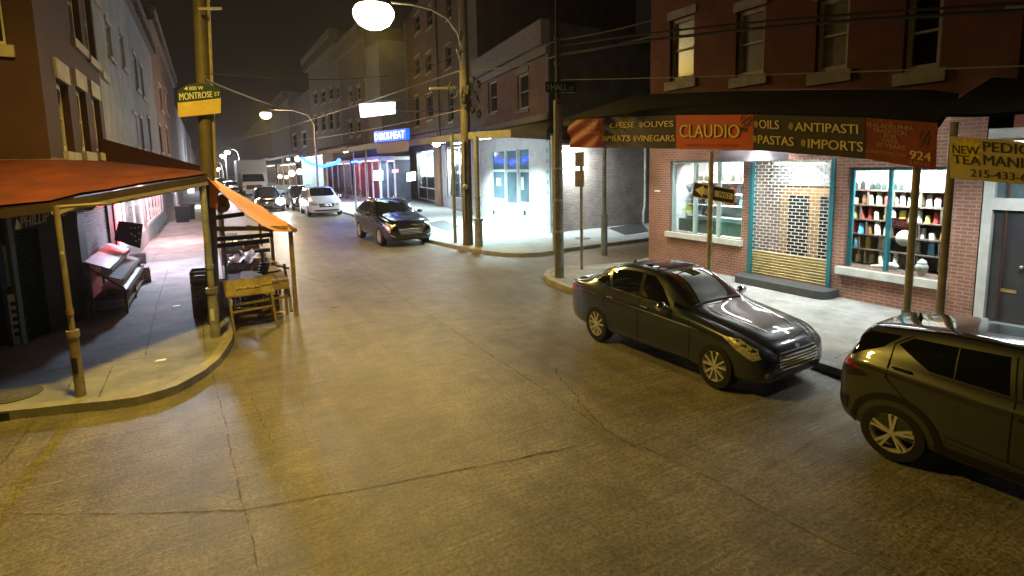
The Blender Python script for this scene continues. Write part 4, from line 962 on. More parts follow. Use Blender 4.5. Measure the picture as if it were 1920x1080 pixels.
a, z = FS.sz(1207, 330); q = MB(); q.tube([FS.P(a, 6.4, .12), FS.P(a, 1.1, .12), FS.P(a-.15, .75, .16), FS.P(a-.15, .15, .16)], .09, 10); tag(obj('drainpipe', q, m_pgrey, at=FS.P(a, ZS), smooth=50), 'grey drainpipe with a kinked foot on the pale alley wall', 'pipe')
# its awning
z0c = atx(880, 250, 9.45)
ca = empty('awning', (11, 20, ZS)); tag(ca, 'blue grey sheet awning round the white-lit corner shop', 'awning')
e = [V(9.45, 33, z0c.z+.1), atx(880, 249, 9.45), V(10.1, 17.9, 4.72), V(11.3, 17.3, 4.62), V(12.3, 18.2, 4.62)]; bk = [FD.P(SE, 5.6, .02), FD.P(SE*.75, 5.6, .02), FD.P(.6, 5.56, .02), FD.P(-.03, 5.5, .02), FS.P(.6, 5.45, .02)]
E_, B_ = pairwise(e, bk, 1); sheet('roof_sheet', E_, B_, m_slate, ca)
q = MB(); q.grid([[p+V(0, 0, .03) for p in e], [p+V(0, 0, -.26) for p in e]]); q.grid([[p+V(.03, .03, .03) for p in e], [p+V(.03, .03, -.26) for p in e]][::-1]); obj('fascia', q, mat('grey fascia', (.20, .20, .20), .6, var=.25), ca)
pc_ = gp(898, 462, ZS); post(ca, pc_, (pc_.x, pc_.y, 4.6), .17, .10, m_pgrey, zc=1.1)
pd = gp(1041, 469, ZS); post(ca, pd, (pd.x, pd.y+.1, 4.5), .10, .07, m_steel, zc=1.0)
def under_lamp(px_, loc, size, power, col, label, es=30, name='tube_lamp', vert=False):
    t = empty(name, loc); tag(t, label, 'lamp'); loc = Vector(loc); q = MB(); q.box(loc+V(0, 0, .06), (.18, size, .06)); obj('housing', q, m_white, t)
    q = MB(); q.tube([loc-V(0, size/2-.05, 0), loc+V(0, size/2-.05, 0)], .03, 8); obj('tube', q, emit('lamp glow %.2f %.2f %d' % (col[0], col[2], es), col, es), t, smooth=60)
    area('lamp_light', loc-V(0, 0, .06), (.2, size), power*1.15, col, (0, 0, -1), t, 125); return t
under_lamp(0, (12.0, 23.6, 4.75), 1.6, 560, (.70, .97, 1.0), 'cool white tube lamp under the corner shop awning', 40)
under_lamp(0, (12.8, 29.0, 4.75), 1.6, 900, (.73, .97, 1.0), 'cool white tube lamp under the awning beside the tall brick house', 40)
al = empty('wall_lamp', FS.P(.9, 4.35, .35)); tag(al, 'white lamp on the alley wall near the corner', 'lamp')
q = MB(); FS.box(q, .55, 1.2, 4.3, 4.42, .004, .35); obj('bracket', q, m_white, al); q = MB(); FS.box(q, .6, 1.15, 4.24, 4.29, .08, .34); obj('lens', q, emit('alley lens', (.95, 1, 1), 40), al)
area('lamp_light', FS.P(.9, 4.2, .3), (.5, .3), 420, (.95, 1, 1), (.5, .35, -1), al)

# ------------------------------------------------------------------ three storey house
m_tall = brick('dim purple brown brick', (.17, .12, .10), (.14, .10, .085), (.13, .11, .10), vary=.3)
def fr(l, r, t, bt): return FD.rect(l, r, t, bt)
S2 = FD.sz(764, 200)[0]
uw = [fr(*r) for r in ((777, 787, 106, 142), (799, 809, 98, 136), (836, 846, 84, 128), (776, 786, 180, 238), (799, 812, 176, 225), (841, 850, 170, 228), (877, 884, 150, 212), (777, 787, 25, 62), (800, 810, 12, 52), (836, 846, -10, 36))]
hs2 = [fr(782, 818, 288, 395), fr(838, 872, 275, 392)]
hs2 = [(hs2[0][0], hs2[0][1], .35, 5.0), (hs2[1][0], hs2[1][1], 1.0, 5.0)]
tb = block(FD, SE+.01, S2, 18.5, m_tall, 'tall dim brown row house behind the utility pole, three rows of narrow windows', depth=12, wins=uw, holes=hs2, frame=m_greytrim, fw=.13, name='tall_building')
lit_shop(tb, FD, hs2[0], m_whitewall, m_white, 2600, (.86, .96, 1.0), n=2, depth=1.2, tube_es=30)
lit_shop(tb, FD, hs2[1], m_whitewall, m_white, 3000, (.90, .98, 1.0), n=3, depth=1.2, tube_es=40)
for px_ in (764, 822):
    q = MB(); s_ = FD.sz(px_, 150)[0]-.1; q.tube([FD.P(s_, 5.4, .1), FD.P(s_, 18.4, .1)], .09, 8); obj('downspout', q, m_greytrim, tb, smooth=50)
q = MB(); a, c = FD.sz(820, 350)[0], FD.sz(831, 350)[0]; FD.box(q, c, a, ZS, 5.2, .004, .25); obj('pilaster', q, mat('tan timber pilaster', (.34, .20, .09), .6, var=.25), tb)
q = MB(); a, b_, c, d = hs2[0]; FD.box(q, a+.1, b_-.1, .36, 1.4, -.3, -.2); obj('stall_riser', q, mat('orange brown riser', (.36, .18, .08), .6, var=.25), tb)
q = MB(); FD.box(q, a+.15, b_-.15, 1.45, 2.5, -.5, -.45, 0)
obj('lattice_panel', q, mat('mauve lattice', (.14, .12, .16), .5, var=.7, scale=9), tb)
q = MB(); FD.box(q, a+.25, b_-.15, 2.55, 4.3, -.42, -.36); obj('lit_panel', q, emit('lit menu panel', (.85, .95, 1), 7.0), tb)
q = MB(); m_pf = mat('cream shopfront panel', (.56, .53, .48), .6, var=.25, scale=2)
FD.box(q, SE+.04, hs2[1][0]-.03, .1, 5.2, .004, .05); FD.box(q, hs2[1][0]-.03, hs2[1][1]+.03, .1, .98, .004, .05); FD.box(q, hs2[1][1]+.03, hs2[0][0]-.03, .1, 5.2, .004, .05); obj('added_surround', q, m_pf, tb)  # pale panel added over the dark brick to brighten the ground floor
a, b_, c, d = hs2[1]; q = MB(); random.seed(3)
for i in range(3):
    FD.box(q, a+.1, b_-.1, 1.5+.8*i, 1.55+.8*i, -.9, -.4)
    x = a+.2
    while x < b_-.3: h = random.uniform(.3, .6); FD.box(q, x, x+.25, 1.56+.8*i, 1.56+.8*i+h, -.8, -.5, random.randint(0, 1)); x += .38
obj('stocked_shelves', q, [mat('dim shelf goods', (.16, .14, .12), .5, var=.6, scale=6), mat('pale shelf goods', (.5, .5, .46), .5, var=.5, scale=6)], tb)
sl = empty('star_lamp', aty(818, 268, 27.0)); L0 = aty(818, 268, 27.0); tag(sl, 'dazzling bare blue white bulb under the awning over the sidewalk', 'lamp')
q = MB(); q.ball(L0, .20, 14, 10); obj('bulb', q, emit('dazzling bulb', (.80, .90, 1.0), 90), sl, smooth=60); q = MB(); q.lathe([(.06, .6), (.08, .3), (.50, .02), (.52, .0), (.07, .27), (0, .27)], L0, 18); obj('added_shade', q, m_pgrey, sl)  # wide shade added over the bulb, keeps its light off the wall above
point('bulb_light', L0-V(0, 0, .22), 300, (.70, .86, 1.0), .22, sl)

# ------------------------------------------------------------------ set back grey wall with lit signs, then the far houses
FE = Fac((16.3, 47), (16.3, 400), (0, 60))
m_bgrey = mat('blue grey gable render', (.19, .20, .22), .8, var=.2, scale=1)
m_ochre = mat('dull ochre house front', (.20, .15, .10), .8, var=.35, scale=1)
m_farbr = mat('far brown house front', (.15, .115, .09), .85, var=.35, scale=1)
Y3, Y4, Y5, Y6, Y7 = [FE.sz(p, 200)[0] for p in (690, 640, 582, 540, 505)]
gw = block(FE, FD.P(S2, 0).y-47+.05, Y3, 16.5, m_bgrey, 'plain blue grey gabled building behind the lit white sign', name='gable_building', depth=10, cornice=None)
nh = [FE.rect(*r) for r in ((653, 661, 166, 196), (668, 676, 160, 190), (653, 661, 226, 258), (668, 676, 224, 256), (684, 688, 150, 186))]
block(FE, Y3+.01, Y4, 19.0, m_farbr, 'tall far house with pale paired windows and bracketed cornice left of the white sign', depth=12, wins=nh, frame=m_stone, fw=.25, cornice=(1.6, .9, m_greytrim))
nh = [FE.rect(*r) for r in ((588, 595, 215, 250), (602, 610, 212, 248), (616, 624, 208, 246), (630, 636, 206, 244), (588, 595, 172, 198), (602, 610, 168, 195), (616, 624, 163, 190), (630, 636, 160, 188))]
block(FE, Y4+.01, Y5, 21.5, m_ochre, 'ochre tinted far house with bracketed cornice and two rows of windows', depth=14, wins=nh, frame=m_stone, fw=.25, cornice=(2.0, 1.1, m_greytrim))
nh = [FE.rect(*r) for r in ((548, 556, 250, 280), (566, 574, 246, 276))]
block(FE, Y5+.01, Y6, 17, m_farbr, 'low dark far house behind the second street lamp', depth=14, wins=nh, frame=m_stone, fw=.3)
block(FE, Y6+.01, Y7, 20, m_bgrey, 'dim far house above the white truck', depth=14, wins=[], cornice=(1.5, 1, m_farbr))
block(FE, Y7+.01, 353, 20, m_farbr, 'dark row of far houses at the end of the street', depth=14, wins=[])

def fpt(px, py, x): return atx(px, py, x)
ws = [atx(676, 220, 9.0), atx(733, 213, 9.0), atx(733, 191, 9.0), atx(673, 195, 9.0)]
sgn = plate_sign('lightbox_sign', ws, emit('white lightbox', (.93, .97, 1.0), 2.5), 'large glowing white lightbox sign high on the grey gable', [], m_bsign, t=.25)
q = MB(); q.bar((ws[0]+ws[3])/2+V(.2, 0, 0), FE.P((ws[0].y)-47, ws[0].z+.6), .08); q.bar((ws[1]+ws[2])/2+V(.2, 0, 0), FE.P(max(0, ws[1].y-47), ws[1].z+.6), .08); obj('bracket', q, m_pgrey, sgn)
bs = [atx(702, 267, 9.2), atx(761, 261, 9.2), atx(761, 241, 9.2), atx(701, 247, 9.2)]
bsn = plate_sign('lightbox_sign', bs, emit('blue lightbox', (.01, .10, 1.0), 1.5), 'glowing blue lightbox sign with white letters over the shopfront', [('D', (.03, .16, .13, .84)), ('BROS', (.18, .16, .52, .84)), ('MEAT', (.57, .16, .96, .84))], emit('lit white letters', (.9, .97, 1), 2.0), bold=.02, t=.2)
area('sign_light', sum(ws, Vector())/4+V(-.05, 0, 0), (2.4, 1.2), 60, (.9, .95, 1), (-1, -.3, -.2), sgn)
area('sign_light', sum(bs, Vector())/4+V(-.05, 0, 0), (2.4, .8), 60, (.15, .35, 1), (-1, -.3, -.2), bsn)
vs_ = [atx(707, 286, 9.25), atx(766, 281, 9.25), atx(765, 263, 9.25), atx(704, 269, 9.25)]
va = plate_sign('valance', vs_, mat('pinkish scalloped valance', (.45, .36, .34), .7, var=.1), 'pale pink scalloped valance hanging under the blue sign', [], m_wsign, cat='valance')
q = MB(); q.grid([[vs_[0].lerp(vs_[1], k/88)-V(.004, 0, 0) for k in range(89)], [vs_[0].lerp(vs_[1], k/88)-V(.004, 0, .02+.08*abs(math.sin(k*math.pi/4))) for k in range(89)]])
obj('scallop', q, mat('pinkish scalloped valance'  , (.45, .36, .34)), va)
# long awnings over the far pavement
def far_awning(y0, y1, z0_, m_, label, posts, lip=.35, back_z=None, bx=16.2):
    t = empty('awning', (11, (y0+y1)/2, ZS)); tag(t, label, 'awning')
    e = [V(9.3, y0, z0_), V(9.3, y1, z0_)]; bk = [V(bx, y0, back_z or z0_+1.2), V(bx, y1, back_z or z0_+1.2)]
    E_, B_ = pairwise(e, bk, 2); sheet('roof_sheet', E_, B_, m_, t)
    q = MB(); q.box((9.3, (y0+y1)/2, z0_-lip/2), (.06, y1-y0, lip)); obj('fascia', q, m_fascia if m_ is not m_slate else m_slate, t)
    for y in posts: post(t, (9.45, y, ZS), (9.45, y, z0_-.1), .07, .055, m_steel, zc=.9)
    return t
m_maroon = mat('maroon awning sheet', (.13, .05, .055), .6, var=.3, scale=1)
za = atx(820, 262, 9.3).z
far_awning(24.5+8.6, 41, za+.35, m_slate, 'dark sheet awning over the white-lit shops behind the utility pole', (), bx=15.6)
y705, y655, y600, y560 = [atx(p, 290, 9.4).y for p in (708, 661, 600, 562)]
far_awning(41.2, 62, 5.1, m_maroon, 'maroon awning over the pavement left of the blue sign', (y705+3, y655))
far_awning(62.3, 100, 5.4, m_maroon, 'second maroon awning beyond the white minivan', (66, 74, 82))
far_awning(100.3, 190, 5.6, m_slate, 'distant grey awning above the white truck', (108, 125))
under_lamp(0, (11.6, 43, 5.0), 2, 520, (.85, .95, 1), 'added white tube lamp under the maroon awning by the blue sign', 30)  # added to light the pavement and the white minivan
under_lamp(0, (11.6, 52, 5.0), 2, 420, (.85, .92, 1), 'second white tube lamp under the maroon awning', 30)
# shopfronts under them: lit rooms set in the house fronts
def far_shop(px0, px1, py0, py1, wallc, power, col, label, es=20, n=2):
    a, b_, c, d = FE.rect(px0, px1, py0, py1); t = empty('shopfront', FE.P((a+b_)/2, .2, .4)); tag(t, label, 'shopfront')
    q = MB(); h = d; z0_ = .3
    q.poly([FE.P(a, z0_, .1), FE.P(b_, z0_, .1), FE.P(b_, h, .1), FE.P(a, h, .1)]); q.poly([FE.P(a, h, .1), FE.P(b_, h, .1), FE.P(b_, h, 1.6), FE.P(a, h, 1.6)]); q.poly([FE.P(b_, z0_, .1), FE.P(b_, h, .1), FE.P(b_, h, 1.6), FE.P(b_, z0_, 1.6)]); q.poly([FE.P(a, z0_, .1), FE.P(a, h, .1), FE.P(a, h, 1.6), FE.P(a, z0_, 1.6)])
    obj('interior', q, wallc, t)
    f_ = MB()
    for k in range(n+1):
        x = a+(b_-a)*k/n; FE.box(f_, x-.1, x+.1, z0_, h, 1.5, 1.62)
    FE.box(f_, a, b_, h-.02, h+.3, .1, 1.6); obj('frame', f_, m_white, t)
    q = MB(); FE.box(q, a+.15, b_-.15, h-.1, h-.04, .8, .95); lt = obj('lamp', q, emit('shop strip %s' % str(col), col, es), t)
    area('shop_light', FE.P((a+b_)/2, h-.15, .85), (b_-a-.5, .3), power, col, (-.3, 0, -1), lt)
    return t
far_shop(585, 628, 292, 355, m_whitewall, 900, (.55, .95, 1.0), 'bright cyan-white open shop behind the white minivan', 30, 3)
far_shop(690, 742, 300, 380, mat('dark red shop wall', (.30, .07, .08), .6, var=.4, scale=1), 160, (1, .6, .6), 'dim red shopfront under the pink valance', 6, 4)
far_shop(636, 684, 306, 370, mat('dark mauve shop wall', (.10, .07, .10), .6, var=.5, scale=1), 70, (.7, .6, 1), 'dark mauve shopfront behind the pavement display', 3, 4)
far_shop(744, 772, 300, 385, mat('blue black shop wall', (.08, .09, .13), .6, var=.5, scale=1), 160, (.8, .9, 1), 'dark blue shopfront with a bright sign near the tall house', 10, 2)
far_shop(535, 572, 308, 345, m_ochre, 300, (1, .85, .7), 'warm lit shopfront with dining lamps far up the street', 12, 3)
far_shop(470, 530, 312, 338, m_ochre, 300, (.8, .85, 1), 'pale striped shopfront behind the truck', 5, 5)
# glowing window signs
def glow_sign(px, x, col, es, label, t=.1, name='glow_sign'):
    return plate_sign(name, [atx(*p, x) for p in px], emit(name+str(col)+str(es), col, es), label, [], m_wsign, t=t)
glow_sign([(700, 338), (716, 338), (716, 320), (700, 320)], 14.5, (.35, .85, 1.0), 6, 'small cyan glowing window sign under the pink valance')
glow_sign([(763, 340), (777, 338), (777, 322), (763, 324)], 14.5, (.75, .92, 1.0), 8, 'white glowing window sign beside the tall brown house')
glow_sign([(735, 324), (745, 323), (745, 317), (735, 318)], 14.5, (1.0, .25, .3), 3, 'tiny red glowing window sign behind the dark parked car')
# blue light string swagged along the awning
q = MB(); pts = [atx(*p, 9.35) for p in ((568, 296), (576, 305), (590, 309), (604, 312), (618, 309), (632, 305), (636, 300))]
q.tube(densify(pts, .3), .15, 6); tag(obj('light_string', q, emit('blue string', (.01, .05, 1.0), 22), at=pts[0]), 'swagged blue light string hanging from the maroon awning', 'light string')
q = MB(); pts = [atx(*p, 9.35) for p in ((660, 304), (668, 303), (676, 305))]; q.tube(pts, .07, 6); tag(obj('light_string', q, emit('blue string', (.01, .05, 1.0), 22), at=pts[0]), 'short blue light string by the bright awning post', 'light string')
point('string_glow', V(9.9, 60, 4.3), 420, (.1, .25, 1.0), .4, bpy.data.objects['light_string'])
for k, (px, py, r_) in enumerate(((525, 331, .30), (537, 332, .24), (547, 325, .42), (562, 322, .36), (558, 298, .34), (540, 299, .15))):
    p = atx(px, py, 10.2); t = empty('lantern', p); tag(t, ['warm globe lantern far up the street, leftmost of the low row', 'small warm globe lantern second in the low row up the street', 'large warm globe lantern third in the low row', 'warm globe lantern nearest to the cyan shop', 'white globe lamp high under the far awning', 'tiny white lamp high under the far awning'][k], 'lantern', 'lanterns under the far awnings')
    q = MB(); q.ball(p, r_, 12, 8); obj('globe', q, emit('warm globe' if k < 4 else 'white globe', (1, .72, .50) if k < 4 else (1, .93, .85), 16), t, smooth=60); q = MB(); q.tube([p+V(0, 0, r_*.9), p+V(0, 0, r_+.6)], .04, 6); obj('cord', q, m_black, t)
point('lantern_glow', atx(548, 330, 10)+V(-.8, 0, 0), 420, (1, .75, .55), .4, bpy.data.objects['lantern'])

# ------------------------------------------------------------------ poles, street lamps, signs
def pole(name, base, z1, r0, r1, m_, label, cat='pole', lean=(0, 0)):
    base = Vector(base); t = empty(name, base); tag(t, label, cat); q = MB(); q.tube([base, base+V(lean[0]*.5, lean[1]*.5, (z1-base.z)*.5), V(base.x+lean[0], base.y+lean[1], z1)], [r0, (r0+r1)/2, r1], 14); obj('shaft', q, m_, t, smooth=50); return t
uB = gp(878, 459, ZS); up = pole('utility_pole', uB, 13.5, .22, .17, m_wood, 'stout wooden utility pole with cable coils carrying the bright street lamp', lean=(.1, 0))
LAMP = aty(700, 14, 19.6)
arm = [aty(866, 92, uB.y), aty(858, 62, 20.3), aty(838, 34, 20.2), aty(806, 16, 20.0), aty(770, 8, 19.8), LAMP+V(.7, .1, .28)]
q = MB(); q.tube(arm, .045, 8); obj('lamp_arm', q, m_pgrey, up, smooth=60)
q = MB(); q.tube([aty(866, 120, uB.y), aty(856, 92, 20.35)], .04, 8); q.bar(aty(805, 166, 20.2), aty(858, 164, 20.3), .07, .09); obj('cross_bar', q, m_pgrey, up)
def lamp_head(parent, p, s=1.0, es=55, col=(1.0, .72, .22), rz=0):
    q = MB(); q.lathe([(.0, .34*s), (.16*s, .30*s), (.34*s, .12*s), (.40*s, .02*s)], p, 18); h = obj('lamp_head', q, m_pgrey, parent, smooth=50)
    q = MB(); q.lathe([(.40*s, .03*s), (.47*s, -.08*s), (.46*s, -.22*s), (.36*s, -.38*s), (.20*s, -.47*s), (0, -.50*s)], p, 22); obj('globe', q, emit('sodium globe %d %.1f' % (es, col[2]), col, es), h, smooth=80); return h
lh = lamp_head(up, LAMP, 1.5, 26, (1.0, .80, .38))  # globe made oversize and bright to stand in for the lamp's glare
sp_ = point('sodium_light', LAMP-V(0, 0, .95), 10, (1.0, .55, .09), .3, up); d_ = bpy.data.lights.new('sodium_light', 'SPOT'); d_.energy = 2100; d_.color = (1.0, .66, .11); d_.shadow_soft_size = .3; d_.spot_size = R(178); d_.spot_blend = .55; sp_.data = d_
q = MB()
for c, r_ in ((aty(849, 168, 20.2), .34), (aty(893, 160, 20.2), .28), (aty(891, 190, 20.2), .36), (aty(894, 194, 20.1), .26)):
    pts = [c+V(r_*.55*math.cos(a*.5), .1*math.sin(a), r_*math.sin(a*.5)) for a in range(14)]; q.tube(pts, .02, 6)
for k in range(9):
    p = aty(884+random.uniform(-14, 16), 150+k*8, 20.2); q.ball(p, (.10, .10, .16), 8, 6)
obj('cable_coil', q, m_wire, up, smooth=60)
q = MB(); q.tube([V(uB.x-.2, uB.y-.16, 1.2), V(uB.x-.16, uB.y-.2, 4.5)], .035, 6); q.ball(aty(872, 350, uB.y-.2), .12); obj('meter_box', q, m_pgrey, up)

hB = gp(1049, 520, ZS); hp = pole('utility_pole', hB, 5.2, .135, .115, mat('grey green pole', (.17, .17, .15), .6, .2, var=.4, scale=5), 'tall pole carrying the HALL ST sign at the alley corner')
q = MB(); q.tube([V(hB.x, hB.y, 5.2), V(hB.x, hB.y+.02, 7.9)], [.06, .04], 10); q.ball(V(hB.x, hB.y, 6.9), .09); q.ball(V(hB.x, hB.y, 6.2), .09); q.bar(V(hB.x-.14, hB.y-.1, 5.1), V(hB.x+.14, hB.y-.1, 5.1), .06); obj('mast', q, m_wood, hp, smooth=50)
q = MB()
for z in (2.4, 3.3, 1.5): q.tube([V(hB.x, hB.y, z-.03), V(hB.x, hB.y, z+.03)], .15, 14)
obj('band', q, m_steel, hp)
hs_ = [aty(1024, 173, hB.y-.2), aty(1080, 173, hB.y-.2), aty(1080, 155, hB.y-.2), aty(1022, 153, hB.y-.2)]
plate_sign('street_sign', hs_, m_gsign, 'dark green street sign reading HALL ST on the alley pole', [('S', (.05, .3, .12, .72)), ('HALL', (.17, .18, .70, .82)), ('ST', (.76, .15, .93, .55))], mat('dim sign letters', (.50, .52, .47), .5, var=.1), bold=.02)
def thin_pole(base, z1, r, m_, label, name='sign_pole'):
    t = empty(name, base); tag(t, label, 'pole'); q = MB(); q.tube([base, V(base.x, base.y, z1)], r, 10); obj('shaft', q, m_, t, smooth=50); return t
pa = gp(1091, 505, ZS); t = thin_pole(pa, atx(1092, 285, pa.x).z, .05, m_ptan, 'thin sign pole with edge-on parking plates beside the alley corner')
for k, (a, c) in enumerate(((285, 312), (320, 350))):
    za_, zb_ = aty(1090, c, pa.y).z, aty(1090, a, pa.y).z; q = MB(); q.box((pa.x-.07, pa.y, (za_+zb_)/2), (.03, .32, zb_-za_), rz=.35); obj('sign_plate', q, m_pgrey, t)
pb = gp(1133, 478, .02); t = pole('guard_post', V(pb.x, pb.y, 0), 1.5, .12, .12, m_pgreen, 'grey green post with a thick foot standing in the alley mouth', cat='post')
q = MB(); q.tube([V(pb.x, pb.y, 1.5), V(pb.x, pb.y, 4.3)], .075, 12); q.tube([V(pb.x, pb.y, 1.46), V(pb.x, pb.y, 1.54)], .14, 12); obj('upper_tube', q, m_pgreen, t, smooth=50)
spb = gp(854, 455, ZS); thin_pole(spb, 4.8, .075, m_pgreen, 'slim dark sign pole on the pale pavement beside the utility pole')
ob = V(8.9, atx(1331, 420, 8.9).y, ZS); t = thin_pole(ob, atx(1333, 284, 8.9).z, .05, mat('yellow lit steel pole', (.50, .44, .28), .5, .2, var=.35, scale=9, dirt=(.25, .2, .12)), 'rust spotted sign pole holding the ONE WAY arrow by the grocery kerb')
ow = [atx(*p, 8.97) for p in ((1297, 368.5), (1377, 383.5), (1379, 355.5), (1302, 341))]
os_ = plate_sign('one_way_sign', ow, m_bsign, 'tilted black ONE WAY sign with white left arrow on a pole', [], m_wsign)
n_ = V(-1, 0, 0)
def ouv(u, v): return ow[0]*(1-u)*(1-v)+ow[1]*u*(1-v)+ow[2]*u*v+ow[3]*(1-u)*v
q = MB(); A_ = n_*.004
for poly in ([(.05, .5), (.26, .88), (.26, .12)], [(.26, .70), (.95, .70), (.95, .30), (.26, .30)]): q.poly([ouv(u, v)+A_ for u, v in poly])
arw = obj('arrow', q, mat('sign arrow white', (.74, .70, .52), .5, var=.12, scale=9), os_)
for wd_, (a, b_) in (('ONE', (.30, .54)), ('WAY', (.63, .91))):
    q = MB(); text_in(q, wd_, (ouv(a, .34), ouv(b_, .34), ouv(b_, .66), ouv(a, .66)), A_*2, .01); obj('lettering', q, m_bsign, os_)
q = MB(); q.grid([[ouv(0, 0), ouv(1, 0)], [ouv(0, .05), ouv(1, .05)]]); q.grid([[ouv(0, .95), ouv(1, .95)], [ouv(0, 1), ouv(1, 1)]]); q.grid([[ouv(0, 0), ouv(.018, 0)], [ouv(0, 1), ouv(.018, 1)]]); q.grid([[ouv(.982, 0), ouv(1, 0)], [ouv(.982, 1), ouv(1, 1)]])
for i in range(len(q.v)): q.v[i] = q.v[i]+A_
obj('border', q, mat('sign arrow white', (.7, .7, .5)), os_)

# left: street sign pole behind the awning post
mB = gp(402, 606, ZS); mp_ = aty(375, 20, mB.y); mk = (mp_.x-mB.x)/(mp_.z-ZS); t = pole('utility_pole', mB, 12, .13, .13, mat('brown painted pole', (.10, .08, .06), .6, var=.35, scale=4), 'brown painted pole carrying the MONTROSE ST sign on the left', lean=(mk*(12-ZS), 0))
q = MB(); q.tube([V(mB.x+mk*3.2+.15, mB.y-.03, 3.3), V(mB.x+mk*11.8+.15, mB.y-.03, 11.8)], .03, 8); q.bar(aty(372, 17, 12.8), aty(416, 16, 12.8), .05); obj('conduit', q, m_ptan, t, smooth=50)
yb = [aty(*p, mB.y-.22) for p in ((334, 220), (414, 212), (414, 184), (333, 192))]
ysn = plate_sign('sign_plate', yb, m_ysign, 'plain yellow sign plate strapped under the MONTROSE ST sign', [], m_wsign)
q = MB(); q.tube([V(mB.x+mk*4.6, mB.y, yb[0].z+.13), V(mB.x+mk*4.6, mB.y, yb[0].z+.19)], .17, 14); obj('strap', q, m_ptan, ysn)
gq = [aty(*p, mB.y-.24) for p in ((334, 191), (414, 182), (413, 167), (332, 171))]
gs = plate_sign('street_sign', gq, m_gsign, 'green street sign reading 800 W MONTROSE ST on the left pole', [('MONTROSE', (.04, .10, .80, .80)), ('ST', (.85, .18, .98, .66))], mat('pale sign letters', (.66, .66, .52), .5, var=.1), bold=.015)
def guv(u, v): return gq[0]*(1-u)*(1-v)+gq[1]*u*(1-v)+gq[2]*u*v+gq[3]*(1-u)*v
q = MB(); rows = [[guv(u/16, 1.0) for u in range(17)], [guv(u/16, 1+.75*math.sin(math.pi*u/16)**.8) for u in range(17)]]; q.grid(rows); q.grid([[p+V(0, .012, 0) for p in r] for r in rows][::-1]); cr = obj('crest', q, m_gsign, gs)
q = MB(); text_in(q, '800 W', (guv(.28, 1.02), guv(.60, 1.04), guv(.60, 1.42), guv(.28, 1.40)), V(0, -.005, 0), .01); q.poly([guv(.16, 1.2)+V(0, -.005, 0), guv(.24, 1.42)+V(0, -.005, 0), guv(.24, 1.02)+V(0, -.005, 0)]); obj('lettering', q, mat('pale sign letters', (.6, .6, .5)), gs)

# second street lamp up the street and the distant ones
def street_lamp(base, head, col, es, power, label, s=1.0, name='street_lamp', spot=0):
    base = Vector(base); head = Vector(head); t = pole(name, base, head.z-.9, .13, .08, m_pgrey, label, cat='street lamp')
    q = MB(); tp = V(base.x, base.y, head.z-.9); q.tube([tp, tp.lerp(head, .12)+V(0, 0, .75), tp.lerp(head, .45)+V(0, 0, .85), head+V(0, 0, .32)], .06, 8); obj('lamp_arm', q, m_pgrey, t, smooth=60)
    lamp_head(t, head, s, es, col)
    if spot:
        l = point('lamp_light', head-V(0, 0, .8*s), power, col, .3, t); d_ = bpy.data.lights.new('lamp_light', 'SPOT'); d_.energy = power; d_.color = col; d_.shadow_soft_size = .3; d_.spot_size = R(spot); d_.spot_blend = 1.0
        l.data = d_
    else: point('lamp_light', head-V(0, 0, .8*s), power, col, .3, t)
    return t
h2_ = aty(498, 212, 52); street_lamp((9.0, 52.5, ZS), h2_, (1.0, .66, .20), 14, 2000, 'tall street lamp with warm globe, second one up the street', 1.0)
for k, (px, py, y, c) in enumerate(((426, 284, 95, (1, .93, .95)), (418, 291, 108, (.9, .85, 1)), (401, 307, 140, (1, .9, .85)), (398, 313, 165, (1, .88, .9)), (407, 316, 185, (1, .85, .8)))):
    h_ = aty(px, py, y); street_lamp((h_.x+(1.6 if k != 1 else .4), y+.3, 0), h_, c, 30, 1800 if k < 2 else 800, ['distant white street lamp, highest of the far cluster', 'distant violet white street lamp just below the highest', 'distant street lamp in the middle of the far cluster', 'distant street lamp left in the far cluster', 'smallest distant street lamp at the vanishing point'][k], .85+.18*k)

# the lamp over the near crossing, outside the picture, on its own pole
nb = V(-3.4, 2.2, 0); nl2 = street_lamp(nb, (-1.0, 8.4, 9.4), (1.0, .67, .10), 3, 2900, 'near street lamp over the crossing', 1.0, spot=166)

# ------------------------------------------------------------------ overhead cables
def seg(pa_, pb_, x0, x1, sag, r, m_, label): cable('overhead_cable', atx(*pa_, x0), atx(*pb_, x1), sag, r, m_, label, 'overhead cables')
seg((1046, 104), (1960, 18), 8.8, 9.0, -.15, .03, m_wire, 'thick black cable crossing before the grocery upper windows, lower of the pair')
seg((1046, 88), (1960, 4), 8.8, 9.0, -.12, .022, m_wire, 'black cable crossing before the grocery upper windows, upper of the pair')
seg((1046, 150), (1960, 122), 8.8, 9.2, .02, .012, m_wirel, 'thin pale wire crossing the red brick under the windows')
seg((1046, 75), (1230, 36), 8.8, 9.5, .05, .02, m_wirel, 'pale wire rising from the HALL ST pole to the upper right')
seg((1046, 103), (1230, 66), 8.8, 9.5, .05, .028, m_wirel, 'thick pale wire from the HALL ST pole towards the grocery')
seg((882, 128), (1046, 104), 9.4, 8.8, .15, .03, m_wire, 'dark bundled cable along the cornice between the two utility poles')
seg((882, 118), (1046, 76), 9.4, 8.8, .1, .02, m_wire, 'dark cable between the tops of the two utility poles')
seg((870, 165), (600, 180), 9.4, 9.2, .5, .03, m_wire, 'slack dark cable from the utility pole up the street')
seg((870, 205), (560, 262), 9.4, 9.2, .2, .025, m_wirel, 'pale cable slanting across the white sign')
seg((870, 130), (440, 262), 9.4, 6.5, .4, .03, m_wirel, 'pale cable running past the second street lamp')
seg((384, 138), (870, 96), .1, 9.4, .45, .008, m_wire, 'thin cable crossing the street above the far lamps')
seg((384, 150), (560, 200), .1, 9.0, .3, .02, m_wire, 'dark cable crossing the dark sky over the street')
